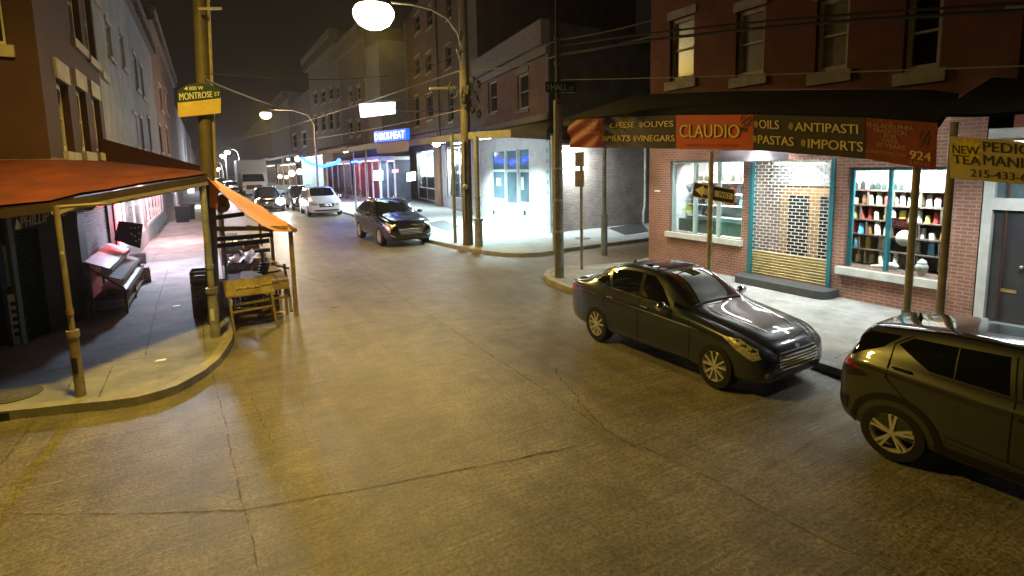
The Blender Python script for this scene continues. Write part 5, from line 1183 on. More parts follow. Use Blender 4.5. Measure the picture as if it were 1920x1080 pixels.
# ------------------------------------------------------------------ cars: lofted body, cut wheel arches, panes and lamps laid on the body surface
def spline(xs, ys, x):
    n = len(xs)
    if x <= xs[0]: return ys[0]
    if x >= xs[-1]: return ys[-1]
    i = max(k for k in range(n-1) if xs[k] <= x); h = xs[i+1]-xs[i]; t = (x-xs[i])/h
    def sl(k):
        if k == 0: return (ys[1]-ys[0])/(xs[1]-xs[0])
        if k == n-1: return (ys[-1]-ys[-2])/(xs[-1]-xs[-2])
        d0 = (ys[k]-ys[k-1])/(xs[k]-xs[k-1]); d1 = (ys[k+1]-ys[k])/(xs[k+1]-xs[k])
        return 0 if d0*d1 <= 0 else 2*d0*d1/(d0+d1)
    m0, m1 = sl(i), sl(i+1); t2, t3 = t*t, t**3
    return (2*t3-3*t2+1)*ys[i]+(t3-2*t2+t)*h*m0+(-2*t3+3*t2)*ys[i+1]+(t3-t2)*h*m1
NONE = bpy.data.materials.new('unused')
def paint(name, col, metal=.3, rough=.3, flake=.15, coat=1.0):
    return mat(name, col, rough, metal, var=flake, scale=1.2, coat=coat)
m_tyre = mat('tyre rubber', (.014, .013, .012), .8, var=.3, scale=12)
m_rim = mat('alloy rim', (.78, .76, .70), .36, .6, var=.12, scale=10)
m_well = mat('wheel well', (.004, .004, .004), .9, var=0)
m_cglass = mat('car glass', (.006, .007, .008), .03, var=0, spec=.8, coat=.6)
m_wglass = mat('windscreen glass', (.012, .014, .015), .03, var=0, spec=1.0, coat=1.0)
m_chrome = mat('chrome', (.75, .75, .75), .12, 1.0, var=0)
m_trimb = mat('black trim', (.012, .012, .012), .45, var=.2)
m_lens = mat('headlamp lens', (.85, .82, .70), .16, .5, var=.6, scale=22, coat=1.0)
m_tail = mat('tail lamp lens', (.30, .008, .012), .12, var=.3, scale=14, coat=1.0)
m_seam = mat('panel gap', (.003, .003, .003), .9, var=0)
def car_body(st, wheels, rw, subs=46):
    us = [s[0] for s in st]; L = us[-1]; cl = [[s[k] for s in st] for k in range(7)]; mb = MB(); rings = []
    n = subs
    uu = sorted(set([L*(.5-.5*math.cos(math.pi*i/n))*.35+L*i/n*.65 for i in range(n+1)]))
    for u in uu:
        zb, w, zs, zr, wr, fl = [spline(us, cl[k], u) for k in range(1, 7)]
        zm = zb+(zs-zb)*.52; x = L/2-u
        half = [(0, zb), (.62*w, zb), (.92*w, zb+.02), (.975*w, zb+.10), (.995*w, zb+(zm-zb)*.6), (w, zm), (w*(1-.004*fl), zm+(zs-zm)*.45), (.985*w, zs-.09), (.972*w, zs-.025), (.935*w, zs+.008)]
        a, b = Vector((.935*w, zs+.008)), Vector((wr, zr-.06))
        for t in (.2, .45, .7, .9): p = a.lerp(b, t); half.append((p.x+.03*math.sin(math.pi*t)*min(1, (zr-zs)*2), p.y+.01*math.sin(math.pi*t)))
        half += [(wr, zr-.055), (wr*.93, zr-.025), (wr*.72, zr-.008), (wr*.4, zr-.001), (0, zr)]
        ring = [(x, y, z) for y, z in half] + [(x, -y, z) for y, z in half[-2:0:-1]]; rings.append(ring)
    m_ = len(rings[0]); i0 = 0
    for r in rings: mb.v += [Vector(p) for p in r]
    for a in range(len(rings)-1):
        for j in range(m_): mb.f.append([a*m_+j, (a+1)*m_+j, (a+1)*m_+(j+1) % m_, a*m_+(j+1) % m_]); mb.m.append(0)
    for a, fl in ((0, 1), (len(rings)-1, 0)):
        c = len(mb.v); mb.v.append(sum((mb.v[a*m_+j] for j in range(m_)), Vector())/m_)
        for j in range(m_):
            f = [a*m_+j, a*m_+(j+1) % m_, c]; mb.f.append(f if fl else f[::-1]); mb.m.append(0)
    me = mesh_of('body', mb, [NONE, m_well]); o = bpy.data.objects.new('tmp_body', me); COL.objects.link(o)
    ss = o.modifiers.new('s', 'SUBSURF'); ss.levels = 1; ss.render_levels = 1
    cutters = []
    for u in wheels:
        for sd in (1, -1):
            c = MB(); c.lathe([(rw*1.17, -.30), (rw*1.17, .30)], (L/2-u, sd*(max(s[2] for s in st)+.02), rw*1.02), 40, 'Y', mi=1)
            co = bpy.data.objects.new('tmp_cut', mesh_of('cut', c, [NONE, m_well])); COL.objects.link(co); cutters.append(co)
            bo = o.modifiers.new('b', 'BOOLEAN'); bo.object = co; bo.operation = 'DIFFERENCE'; bo.solver = 'EXACT'
    dg = bpy.context.evaluated_depsgraph_get(); dg.update(); out = bpy.data.meshes.new_from_object(o.evaluated_get(dg))
    for c in cutters: bpy.data.objects.remove(c)
    bpy.data.objects.remove(o)
    return out, L
class Skin:
    def __init__(s, me, L):
        s.bvh = BVHTree.FromPolygons([v.co.copy() for v in me.vertices], [list(p.vertices) for p in me.polygons]); s.L = L
    def hit(s, a, b, mode, off):
        far = 6
        if mode == 'R': o, d = V(s.L/2-a, -far, b), V(0, 1, 0)
        elif mode == 'L': o, d = V(s.L/2-a, far, b), V(0, -1, 0)
        elif mode == 'F': o, d = V(far, a, b), V(-1, 0, 0)
        elif mode == 'B': o, d = V(-far, a, b), V(1, 0, 0)
        else: o, d = V(s.L/2-a, b, far), V(0, 0, -1)
        h = s.bvh.ray_cast(o, d)
        if h[0] is None: return None
        n = h[1]; n = -n if n.dot(d) > 0 else n
        return h[0] + n*off
    def patch(s, mb, poly, mode, off=.006, res=.05, mi=0):
        P = [Vector(p) for p in poly]; pts = []; edges = []
        for i in range(len(P)):
            a, b = P[i], P[(i+1) % len(P)]; k = max(1, int((b-a).length/res)); pts += [a.lerp(b, t/k) for t in range(k)]
        nb = len(pts); edges = [(i, (i+1) % nb) for i in range(nb)]
        x0 = min(p.x for p in P); x1 = max(p.x for p in P); y0 = min(p.y for p in P); y1 = max(p.y for p in P); x = x0+res
        def inside(q):
            c = False
            for i in range(len(P)):
                a, b = P[i], P[i-1]
                if (a.y > q.y) != (b.y > q.y) and q.x < (b.x-a.x)*(q.y-a.y)/(b.y-a.y)+a.x: c = not c
            return c
        while x < x1:
            y = y0+res
            while y < y1:
                q = Vector((x, y))
                if inside(q): pts.append(q)
                y += res
            x += res
        vs, es, fs, *_ = delaunay_2d_cdt(pts, edges, [], 1, 1e-5)
        pos = [s.hit(v.x, v.y, mode, off) for v in vs]; i0 = len(mb.v); mp = {}
        for i, p in enumerate(pos):
            if p is not None: mp[i] = len(mb.v); mb.v.append(p)
        for f in fs:
            if not all(i in mp for i in f): continue
            q = [mb.v[mp[i]] for i in f]; n = (q[1]-q[0]).cross(q[2]-q[0]); o = {'R': V(0, -1, 0), 'L': V(0, 1, 0), 'F': V(1, 0, 0), 'B': V(-1, 0, 0), 'T': V(0, 0, 1)}[mode]
            if max((q[0]-q[1]).length, (q[1]-q[2]).length, (q[2]-q[0]).length) > .6: continue
            mb.f.append([mp[i] for i in (f if n.dot(o) > 0 else f[::-1])]); mb.m.append(mi)
        return mb
    def strip(s, mb, line, mode, w=.02, off=.004, mi=0, res=.06, closed=False):
        P = [Vector(p) for p in line]
        if closed: P.append(P[0])
        pts = []
        for a, b in zip(P, P[1:]):
            k = max(1, int((b-a).length/res)); pts += [a.lerp(b, t/k) for t in range(k)]
        pts.append(P[-1]); rows = []
        for i, p in enumerate(pts):
            d = (pts[min(i+1, len(pts)-1)]-pts[max(i-1, 0)])
            if closed and i in (0, len(pts)-1): d = pts[1]-pts[-2]
            d.normalize(); n = Vector((-d.y, d.x))*w/2
            a, b = s.hit(*(p-n), mode, off), s.hit(*(p+n), mode, off)
            if a is None or b is None or (rows and (a-rows[-1][0]).length > .5):
                if len(rows) > 1: mb.grid(rows, mi)
                rows = []; continue
            rows.append([a, b])
        if len(rows) > 1: mb.grid(rows, mi)
        return mb
def wheel_parts(root, x, y, r, style, sd, w=.23):
    t = MB(); t.lathe([(r*.66, -w/2), (r*.80, -w/2), (r*.93, -w*.48), (r, -w*.30), (r, w*.30), (r*.93, w*.48), (r*.80, w/2), (r*.66, w/2)], (0, 0, 0), 36, 'Y', cap=False)
    tyre = obj('wheel', t, m_tyre, root, smooth=35, local=True); tyre.location = (x, y, r)
    q = MB(); o = w*.44*sd; rr = r*.70
    q.lathe([(rr, o), (rr*.93, o+.012*sd), (rr*.87, o-.02*sd), (rr*.86, o-.12*sd)], (0, 0, 0), 36, 'Y', cap=False); q.lathe([(0, o-.12*sd), (rr*.9, o-.12*sd)], (0, 0, 0), 24, 'Y', mi=1, cap=False)
    q.lathe([(0, o+.012*sd), (rr*.17, o+.008*sd), (rr*.22, o-.03*sd)], (0, 0, 0), 16, 'Y', cap=False)
    ns = 5
    for k in range(ns):
        a = 2*math.pi*k/ns+.3
        for da in ((-.16, .16) if style == 'split' else (-.11, .11)):
            b0, b1 = a+da*1.3, a+da*(1.75 if style == 'split' else 1.3)
            p0 = V(rr*.16*math.cos(a+da), o-.004*sd, rr*.16*math.sin(a+da)); p1 = V(rr*.91*math.cos(b1), o-.006*sd, rr*.91*math.sin(b1)); q.bar(p0, p1, rr*.115, .035, up=(0, 1, 0))
    ri = obj('rim', q, [m_rim, m_well], tyre, smooth=35, local=True); ri.location = (0, 0, 0)
def make_car(name, label, cat, st, wheels, rw, body_m, F, track=None, style='split', group='cars parked along the kerb', roofm=None):
    me, L = car_body(st, wheels, rw); me.materials.clear(); me.materials.append(body_m); me.materials.append(m_well)
    me.polygons.foreach_set('use_smooth', [True]*len(me.polygons)); me.set_sharp_from_angle(angle=R(42))
    root = empty(name); tag(root, label, cat, group); bo = bpy.data.objects.new('body', me); COL.objects.link(bo); bo.parent = root
    sk = Skin(me, L); tr = track or max(s[2] for s in st)-.11
    for u in wheels:
        for sd in (1, -1): wheel_parts(root, L/2-u, sd*tr, rw, style, sd)
    def pt(nm, m_, items, lab=None, smooth=60):
        flat_, sets = [], {}
        for k, it in enumerate(items):
            kind, mode, geo = it[:3]; kw = it[3] if len(it) > 3 else {}
            for md in (('R', 'L') if mode == 'S' else (mode,)):
                side = -1 if md == 'R' else 1 if md == 'L' else 0
                if md in ('F', 'B', 'T'):
                    ys = [p[0] if md != 'T' else p[1] for p in geo]; side = 1 if min(ys) > .02 else -1 if max(ys) < -.02 else 0
                key = 0 if nm == 'grille_bars' else side if nm in ('headlight', 'tail_light', 'fog_light', 'tail_light_housing', 'window_trim') else (k, side)
                sets.setdefault(key, []).append((kind, md, geo, kw))
        for its in sets.values():
            mb = MB()
            for kind, md, geo, kw in its: (sk.patch if kind == 'p' else sk.strip)(mb, geo, md, **kw)
            if not mb.f: continue
            o = obj(nm, mb, m_, root, smooth=smooth, local=True)
            if lab: o['label'] = lab
        return o
    F(sk, pt, root, L, max(s[2] for s in st))
    return root
def mirror_part(root, x, y, z, m_, s=1.0):
    for sd in (1, -1):
        q = MB(); q.ball((x, sd*(y+.10*s), z), (.07*s, .11*s, .075*s), 12, 8); q.bar((x+.03, sd*(y-.06), z-.06), (x, sd*(y+.05), z-.02), .05, .03); obj('mirror', q, m_, root, smooth=60, local=True)
def handles(sk, root, us, z, m_):
    for u in us:
        for md, sd in (('R', -1), ('L', 1)):
            h = sk.hit(u, z, md, .0)
            if h: q = MB(); q.bar((h.x+.09, h.y+sd*.022, h.z), (h.x-.09, h.y+sd*.022, h.z+.004), .018, .03, up=(0, 1, 0)); obj('door_handle', q, m_, root, local=True)
def stack(parts): return parts

# --- dark sedan
sed = [  # u, zb, w, zs, zr, wr, flare
 (0.00, .36, .50, .50, .57, .38, 0), (.05, .26, .68, .57, .66, .46, 0), (.16, .21, .79, .62, .735, .54, 0), (.38, .19, .865, .705, .815, .61, 0), (.70, .18, .90, .785, .885, .65, 1), (1.0, .18, .915, .835, .935, .67, 1), (1.36, .19, .92, .885, .985, .69, 0),
 (1.56, .19, .922, .905, 1.02, .70, 0), (1.72, .19, .923, .918, 1.075, .695, 0), (1.95, .19, .925, .928, 1.205, .66, 0), (2.2, .19, .925, .935, 1.34, .625, 0), (2.45, .19, .925, .94, 1.43, .60, 0), (2.8, .19, .925, .95, 1.475, .59, 0), (3.25, .19, .925, .962, 1.465, .585, 0),
 (3.7, .19, .925, .98, 1.385, .575, 0), (4.05, .19, .92, .995, 1.26, .585, 1), (4.32, .20, .91, 1.005, 1.135, .62, 1), (4.52, .22, .885, 1.01, 1.075, .66, 0), (4.72, .26, .83, 1.0, 1.06, .66, 0), (4.82, .32, .76, .93, 1.0, .60, 0), (4.87, .42, .62, .82, .90, .48, 0)]
def sedan_parts(sk, pt, root, L, w):
    pt('front_window', m_cglass, [('p', 'S', [(1.98, 1.005), (2.62, 1.025), (2.74, 1.375), (2.52, 1.36), (2.28, 1.235)])])
    pt('rear_window', m_cglass, [('p', 'S', [(2.72, 1.028), (3.42, 1.06), (3.66, 1.30), (3.3, 1.372), (2.83, 1.382)])])
    pt('quarter_window', m_cglass, [('p', 'S', [(3.49, 1.065), (3.98, 1.10), (3.74, 1.27)]), ('p', 'S', [(1.66, .995), (1.91, 1.003), (1.95, 1.07)])])
    pt('window_trim', m_chrome, [('s', 'S', [(1.62, .985), (2.6, 1.008), (3.45, 1.045), (4.06, 1.09)], {'w': .018, 'off': .008}), ('s', 'S', [(4.06, 1.09), (3.72, 1.30), (3.3, 1.395)], {'w': .012, 'off': .007})])
    pt('windscreen', m_wglass, [('p', 'T', [(1.60, -.52), (1.56, 0), (1.60, .52), (1.70, .66), (2.05, .62), (2.40, .545), (2.43, 0), (2.40, -.545), (2.05, -.62), (1.70, -.66)])])
    pt('rear_screen', m_cglass, [('p', 'T', [(3.68, -.50), (3.66, 0), (3.68, .50), (4.30, .56), (4.36, 0), (4.30, -.56)])])
    pt('sunroof', m_cglass, [('p', 'T', [(2.55, -.42), (2.55, .42), (2.98, .42), (2.98, -.42)])])
    pt('headlight', m_lens, [('p', 'S', [(.15, .585), (.28, .55), (.60, .65), (.88, .80), (.62, .79), (.26, .69)])])
    pt('grille', m_trimb, [('p', 'F', [(-.40, .40), (-.50, .52), (-.42, .62), (.42, .62), (.50, .52), (.40, .40)])])
    pt('grille_bars', m_chrome, [('s', 'F', [(-.47, z), (.47, z)], {'w': .022, 'off': .014}) for z in (.45, .49, .53, .57)]+[('s', 'F', [(-.40, .40), (-.50, .52), (-.42, .62), (.42, .62), (.50, .52), (.40, .40)], {'w': .016, 'off': .014, 'closed': True})])
    pt('lower_grille', m_trimb, [('p', 'F', [(-.55, .27), (-.60, .36), (.60, .36), (.55, .27)])])
    pt('badge', m_chrome, [('p', 'F', [(.055*math.cos(a*.6), .655+.03*math.sin(a*.6)) for a in range(10)], {'off': .012})])
    pt('fog_light', m_lens, [('p', 'F', [(s*.66, .33), (s*.72, .33), (s*.72, .39), (s*.66, .39)]) for s in (1, -1)])
    pt('chin_trim', m_chrome, [('s', 'F', [(-.62, .25), (.62, .25)], {'w': .014, 'off': .01})])
    pt('tail_light', m_tail, [('p', 'S', [(4.50, .86), (4.80, .80), (4.83, .93), (4.50, .95)]), ('p', 'B', [(.45, .80), (.74, .80), (.72, .93), (.45, .93)]), ('p', 'B', [(-.45, .80), (-.74, .80), (-.72, .93), (-.45, .93)])])
    pt('seam', m_seam, [('s', 'S', [(1.50, .30), (1.46, .70), (1.54, .93)], {'w': .012}), ('s', 'S', [(2.66, .26), (2.66, 1.0), (2.79, 1.40)], {'w': .014}), ('s', 'S', [(3.52, .50), (3.60, .85), (3.64, 1.03)], {'w': .012}), ('s', 'S', [(1.5, .28), (2.6, .27), (3.3, .27), (3.52, .50)], {'w': .012}),
        ('s', 'T', [(.42, -.62), (.9, -.74), (1.5, -.72)], {'w': .012}), ('s', 'T', [(.42, .62), (.9, .74), (1.5, .72)], {'w': .012}), ('s', 'T', [(.30, -.55), (.16, 0), (.30, .55)], {'w': .012}), ('s', 'S', [(4.30, .95), (4.50, 1.0)], {'w': .01})])
    pt('side_crease', root.children[0].data.materials[0], [('s', 'S', [(1.1, .78), (2.4, .83), (3.6, .87), (4.4, .90)], {'w': .022, 'off': .009})]); pt('sill_trim', m_trimb, [('p', 'S', [(1.45, .20), (3.4, .20), (3.38, .27), (1.47, .27)])])
    pt('hood_crease', root.children[0].data.materials[0], [('s', 'T', [(.45, s*.32), (1.0, s*.42), (1.5, s*.50)], {'w': .03, 'off': .012}) for s in (1, -1)])
    q = MB()
    for sd, (a, b) in ((1, (.50, -.10)), (-1, (-.05, -.62))):
        p = [sk.hit(1.64+.0*t, a+(b-a)*t, 'T', .02) for t in (0, .5, 1)]; q.tube([x for x in p if x], .012, 6)
    obj('wiper', q, m_trimb, root, local=True)
    mirror_part(root, L/2-1.98, .93, 1.02, root.children[0].data.materials[0]); handles(sk, root, (2.50, 3.40), .90, m_chrome)
    q = MB(); q.lathe([(.05, 0), (.02, .05), (.0, .07)], (L/2-3.72, 0, 1.375), 8); obj('antenna', q, m_trimb, root, local=True)
m_sed = paint('graphite blue paint', (.020, .028, .050), .1, .30)
def remap(root, fn):
    for o in root.children_recursive:
        if o.type == 'MESH' and o.location.length < 1e-6 and not o.name.startswith('rim'):
            for v in o.data.vertices: v.co.x = fn(v.co.x)
seda = make_car('parked_car', 'dark graphite sedan with twin spoke alloy wheels parked before the red brick grocery', 'car', sed, (.97, 3.82), .335, m_sed, sedan_parts)
remap(seda, lambda x: x if x < 1.83 else 1.83+(x-1.83)*.72)
def place(c, x, y, rz=-math.pi/2, s=(1, 1, 1), z=.0): c.location = (x, y, z); c.rotation_euler = (0, 0, rz); c.scale = s
# front right wheel foot at survey point, rear right wheel foot likewise
fw_, rw_ = gp(1338, 729), gp(1118, 640)
SX = (rw_-fw_).length/2.85; ang = math.atan2((fw_-rw_).y, (fw_-rw_).x)
mid = (fw_+rw_)/2; dirv = (fw_-rw_).normalized(); left = V(-dirv.y, dirv.x, 0)
uc = (.97+3.82)/2; cx = mid + left*.92 + dirv*(uc-4.87/2)*SX
place(seda, cx.x, cx.y, ang, (SX, 1.0, 1.06))

# --- crossover at the right edge
kx = [(0.00, .42, .55, .70, .76, .45, 0), (.07, .30, .74, .80, .90, .55, 0), (.35, .24, .85, .90, 1.0, .62, 0), (.8, .22, .885, .96, 1.06, .68, 1), (1.15, .22, .89, .99, 1.10, .70, 0), (1.4, .22, .89, 1.0, 1.17, .70, 0), (1.7, .22, .89, 1.01, 1.36, .65, 0), (2.05, .22, .89, 1.02, 1.53, .61, 0), (2.5, .22, .89, 1.03, 1.595, .60, 0), (3.0, .22, .89, 1.06, 1.59, .595, 0), (3.45, .23, .89, 1.10, 1.545, .585, 1), (3.78, .25, .885, 1.12, 1.505, .58, 1), (3.96, .27, .87, 1.11, 1.46, .58, 0), (4.03, .29, .86, 1.09, 1.36, .60, 0), (4.12, .33, .84, 1.06, 1.19, .64, 0), (4.19, .38, .80, .99, 1.08, .64, 0), (4.24, .44, .72, .86, .94, .58, 0)]
def cross_parts(sk, pt, root, L, w):
    bm_ = root.children[0].data.materials[0]
    pt('roof_panel', mat('dark roof paint', (.012, .012, .014), .12, var=.1, coat=1.0), [('p', 'T', [(1.95, -.58), (1.95, .58), (3.7, .54), (3.92, .5), (3.92, -.5), (3.7, -.54)], {'off': .008})])
    pt('front_window', m_cglass, [('p', 'S', [(1.78, 1.12), (2.42, 1.13), (2.48, 1.48), (2.2, 1.46), (2.0, 1.35)])])
    pt('rear_window', m_cglass, [('p', 'S', [(2.52, 1.135), (3.18, 1.17), (3.52, 1.36), (3.40, 1.45), (2.58, 1.485)])])
    pt('window_trim', m_trimb, [('s', 'S', [(1.7, 1.095), (2.5, 1.11), (3.18, 1.145)], {'w': .018, 'off': .007}), ('s', 'S', [(2.96, 1.155), (2.98, 1.46)], {'w': .012, 'off': .009})])
    pt('windscreen', m_wglass, [('p', 'T', [(1.42, -.55), (1.38, 0), (1.42, .55), (1.5, .66), (2.0, .58), (2.02, 0), (2.0, -.58), (1.5, -.66)])])
    pt('rear_screen', m_cglass, [('p', 'B', [(-.52, 1.16), (-.50, 1.40), (.50, 1.40), (.52, 1.16)])])
    pt('tail_light', m_tail, [('p', 'S', [(3.78, 1.0), (4.12, 1.02), (4.20, 1.10), (4.05, 1.10), (3.92, 1.04)]), ('p', 'B', [(.42, .98), (.74, .94), (.72, 1.10), (.50, 1.08)]), ('p', 'B', [(-.42, .98), (-.74, .94), (-.72, 1.10), (-.50, 1.08)])])
    pt('rear_pillar_trim', m_cglass, [('p', 'S', [(3.60, 1.37), (3.66, 1.30), (4.02, 1.13), (4.05, 1.20), (3.97, 1.36), (3.86, 1.42), (3.52, 1.45)], {'off': .007})])
    pt('tail_light_housing', m_trimb, [('p', 'S', [(3.72, .94), (4.02, .88), (4.18, .96), (4.12, 1.015), (3.80, .995)], {'off': .004})])
    pt('headlight', m_lens, [('p', 'S', [(.12, .80), (.5, .86), (.62, .93), (.2, .88)])])
    pt('sill_cladding', m_trimb, [('p', 'S', [(1.28, .26), (3.05, .26), (3.05, .40), (1.28, .38)]), ('p', 'S', [(4.0, .46), (4.2, .50), (4.22, .62), (3.98, .62)]), ('p', 'B', [(-.66, .46), (.66, .46), (.66, .64), (-.66, .64)])])
    pt('wheel_arch_trim', m_trimb, [('s', 'S', [(u+.435*math.cos(a), .34+.435*math.sin(a)) for a in [math.pi*(-.02+1.04*i/16) for i in range(17)]], {'w': .07, 'off': .012, 'res': .05}) for u in (.84, 3.46)])
    pt('seam', m_seam, [('s', 'S', [(1.42, .40), (1.38, .75), (1.48, 1.05)], {'w': .012}), ('s', 'S', [(2.47, .40), (2.47, 1.12), (2.53, 1.5)], {'w': .013}), ('s', 'S', [(2.98, .42), (3.16, .62), (3.55, .98), (3.56, 1.36), (3.42, 1.47)], {'w': .013}), ('s', 'S', [(3.56, .98), (3.56, 1.2)], {'w': .014})])
    pt('side_crease', bm_, [('s', 'S', [(1.5, .46), (2.4, .44), (3.0, .50)], {'w': .05, 'off': .014}), ('s', 'S', [(2.2, 1.0), (3.2, 1.03), (3.75, 1.06)], {'w': .02, 'off': .01})])
    handles(sk, root, (2.32,), .94, m_trimb); handles(sk, root, (3.42,), 1.12, m_trimb)
    q = MB(); q.tube([(L/2-4.11, .2, 1.23), (L/2-4.13, .1, 1.22), (L/2-4.11, -.25, 1.25)], .012, 6); obj('rear_wiper', q, m_trimb, root, local=True)
    q = MB(); q.lathe([(.035, 0), (.015, .05), (0, .09)], (L/2-3.6, 0, 1.525), 8); obj('antenna', q, m_trimb, root, local=True)
    q = MB(); q.tube([(L/2-4.20, .66, .54), (L/2-4.25, .5, .52), (L/2-4.27, 0, .52), (L/2-4.25, -.5, .52), (L/2-4.20, -.66, .54)], .05, 8); obj('rear_bumper_bar', q, m_trimb, root, local=True, smooth=50)
    mirror_part(root, L/2-1.75, .90, 1.10, bm_)
m_kx = paint('bronze grey paint', (.066, .066, .068), .45, .34)
cros = make_car('parked_car', 'bronze grey hatchback crossover with black wheel arch trim at the right edge', 'car', kx, (.84, 3.46), .345, m_kx, cross_parts, style='five')
remap(cros, lambda x: x if x > -1.74 else -1.74+(x+1.74)*.66)
r_ = gp(1668, 864); dirv = V(.04, -1, 0).normalized(); left = V(-dirv.y, dirv.x, 0)
cc = r_ + left*.885 + dirv*(3.46-4.24/2); place(cros, cc.x, cc.y, math.atan2(dirv.y, dirv.x), (1, 1, .96))

# --- dark glossy utility vehicle before the white shops
xt = [(0.00, .36, .58, .62, .70, .50, 0), (.06, .27, .76, .74, .84, .60, 0), (.25, .23, .88, .86, .97, .68, 0), (.6, .22, .93, .95, 1.05, .72, 0), (.95, .22, .95, 1.0, 1.10, .74, 1), (1.35, .22, .955, 1.04, 1.15, .75, 0), (1.55, .22, .955, 1.05, 1.22, .74, 0), (1.8, .22, .955, 1.06, 1.38, .70, 0), (2.15, .22, .955, 1.07, 1.57, .66, 0), (2.5, .22, .955, 1.08, 1.66, .645, 0), (3.2, .22, .955, 1.10, 1.68, .64, 0), (3.9, .23, .95, 1.13, 1.62, .63, 1), (4.4, .26, .935, 1.14, 1.48, .63, 0), (4.65, .32, .90, 1.10, 1.26, .66, 0), (4.78, .42, .82, .98, 1.06, .62, 0), (4.82, .5, .7, .86, .95, .52, 0)]
def xt_parts(sk, pt, root, L, w):
    pt('front_window', m_cglass, [('p', 'S', [(1.85, 1.15), (2.62, 1.17), (2.68, 1.54), (2.4, 1.53), (2.1, 1.40)])]); pt('rear_window', m_cglass, [('p', 'S', [(2.72, 1.17), (3.55, 1.19), (3.6, 1.53), (2.8, 1.55)])]); pt('quarter_window', m_cglass, [('p', 'S', [(3.65, 1.20), (4.25, 1.24), (4.05, 1.46), (3.68, 1.52)])])
    pt('window_trim', m_chrome, [('s', 'S', [(1.75, 1.13), (2.6, 1.145), (4.3, 1.215), (4.12, 1.49), (3.6, 1.56), (2.5, 1.58), (2.05, 1.42)], {'w': .022, 'off': .01})])
    pt('windscreen', m_wglass, [('p', 'T', [(1.58, -.55), (1.54, 0), (1.58, .55), (1.66, .68), (2.3, .58), (2.32, 0), (2.3, -.58), (1.66, -.68)])])
    pt('headlight', m_lens, [('p', 'F', [(s*.60, .80), (s*.86, .92), (s*.87, .70), (s*.80, .52), (s*.76, .70)]) for s in (1, -1)]+[('p', 'S', [(.16, .76), (.55, .92), (.5, .82), (.2, .66)])])
    pt('grille', m_trimb, [('p', 'F', [(-.56, .80), (.56, .80), (.40, .50), (-.40, .50)])])
    pt('grille_bars', m_chrome, [('s', 'F', [(-.53+.16*k/5, .78-.28*k/5), (.53-.16*k/5, .78-.28*k/5)], {'w': .026, 'off': .014}) for k in range(6)]+[('s', 'F', [(-.56, .80), (.56, .80), (.40, .50), (-.40, .50)], {'w': .025, 'off': .014, 'closed': True})])
    pt('lower_trim', m_chrome, [('s', 'F', [(s*.62, .40), (s*.80, .48)], {'w': .03, 'off': .012}) for s in (1, -1)]+[('s', 'S', [(1.4, .42), (3.4, .42)], {'w': .04, 'off': .012})])
    pt('tail_light', m_tail, [('p', 'S', [(4.5, .9), (4.68, .9), (4.6, 1.3), (4.45, 1.2)])])
    pt('seam', m_seam, [('s', 'S', [(1.5, .45), (1.45, .8), (1.52, 1.08)], {'w': .012}), ('s', 'S', [(2.67, .45), (2.67, 1.15), (2.74, 1.58)], {'w': .013})])
    q = MB()
    for sd in (1, -1): q.tube([(L/2-2.3, sd*.60, 1.63), (L/2-2.7, sd*.60, 1.72), (L/2-3.9, sd*.58, 1.69), (L/2-4.2, sd*.57, 1.58)], .022, 6)
    obj('roof_rail', q, m_chrome, root, local=True, smooth=60); mirror_part(root, L/2-1.9, .96, 1.17, root.children[0].data.materials[0], 1.1); handles(sk, root, (2.45, 3.4), 1.02, m_chrome)
m_xt = paint('black blue paint', (.006, .007, .013), .2, .22)
suv = make_car('parked_car', 'glossy black blue utility vehicle with chrome winged grille parked by the white-lit shops', 'car', xt, (.95, 3.80), .37, m_xt, xt_parts, style='split')
f_ = gp(712, 461); rr_ = gp(681, 447); dirv = V(.02, -1, 0).normalized(); left = V(-dirv.y, dirv.x, 0); s = 1.17; cc = f_ + left*.95*s + dirv*(.95-4.82/2)*s
place(suv, cc.x, cc.y, math.atan2(dirv.y, dirv.x), (s, s, s))

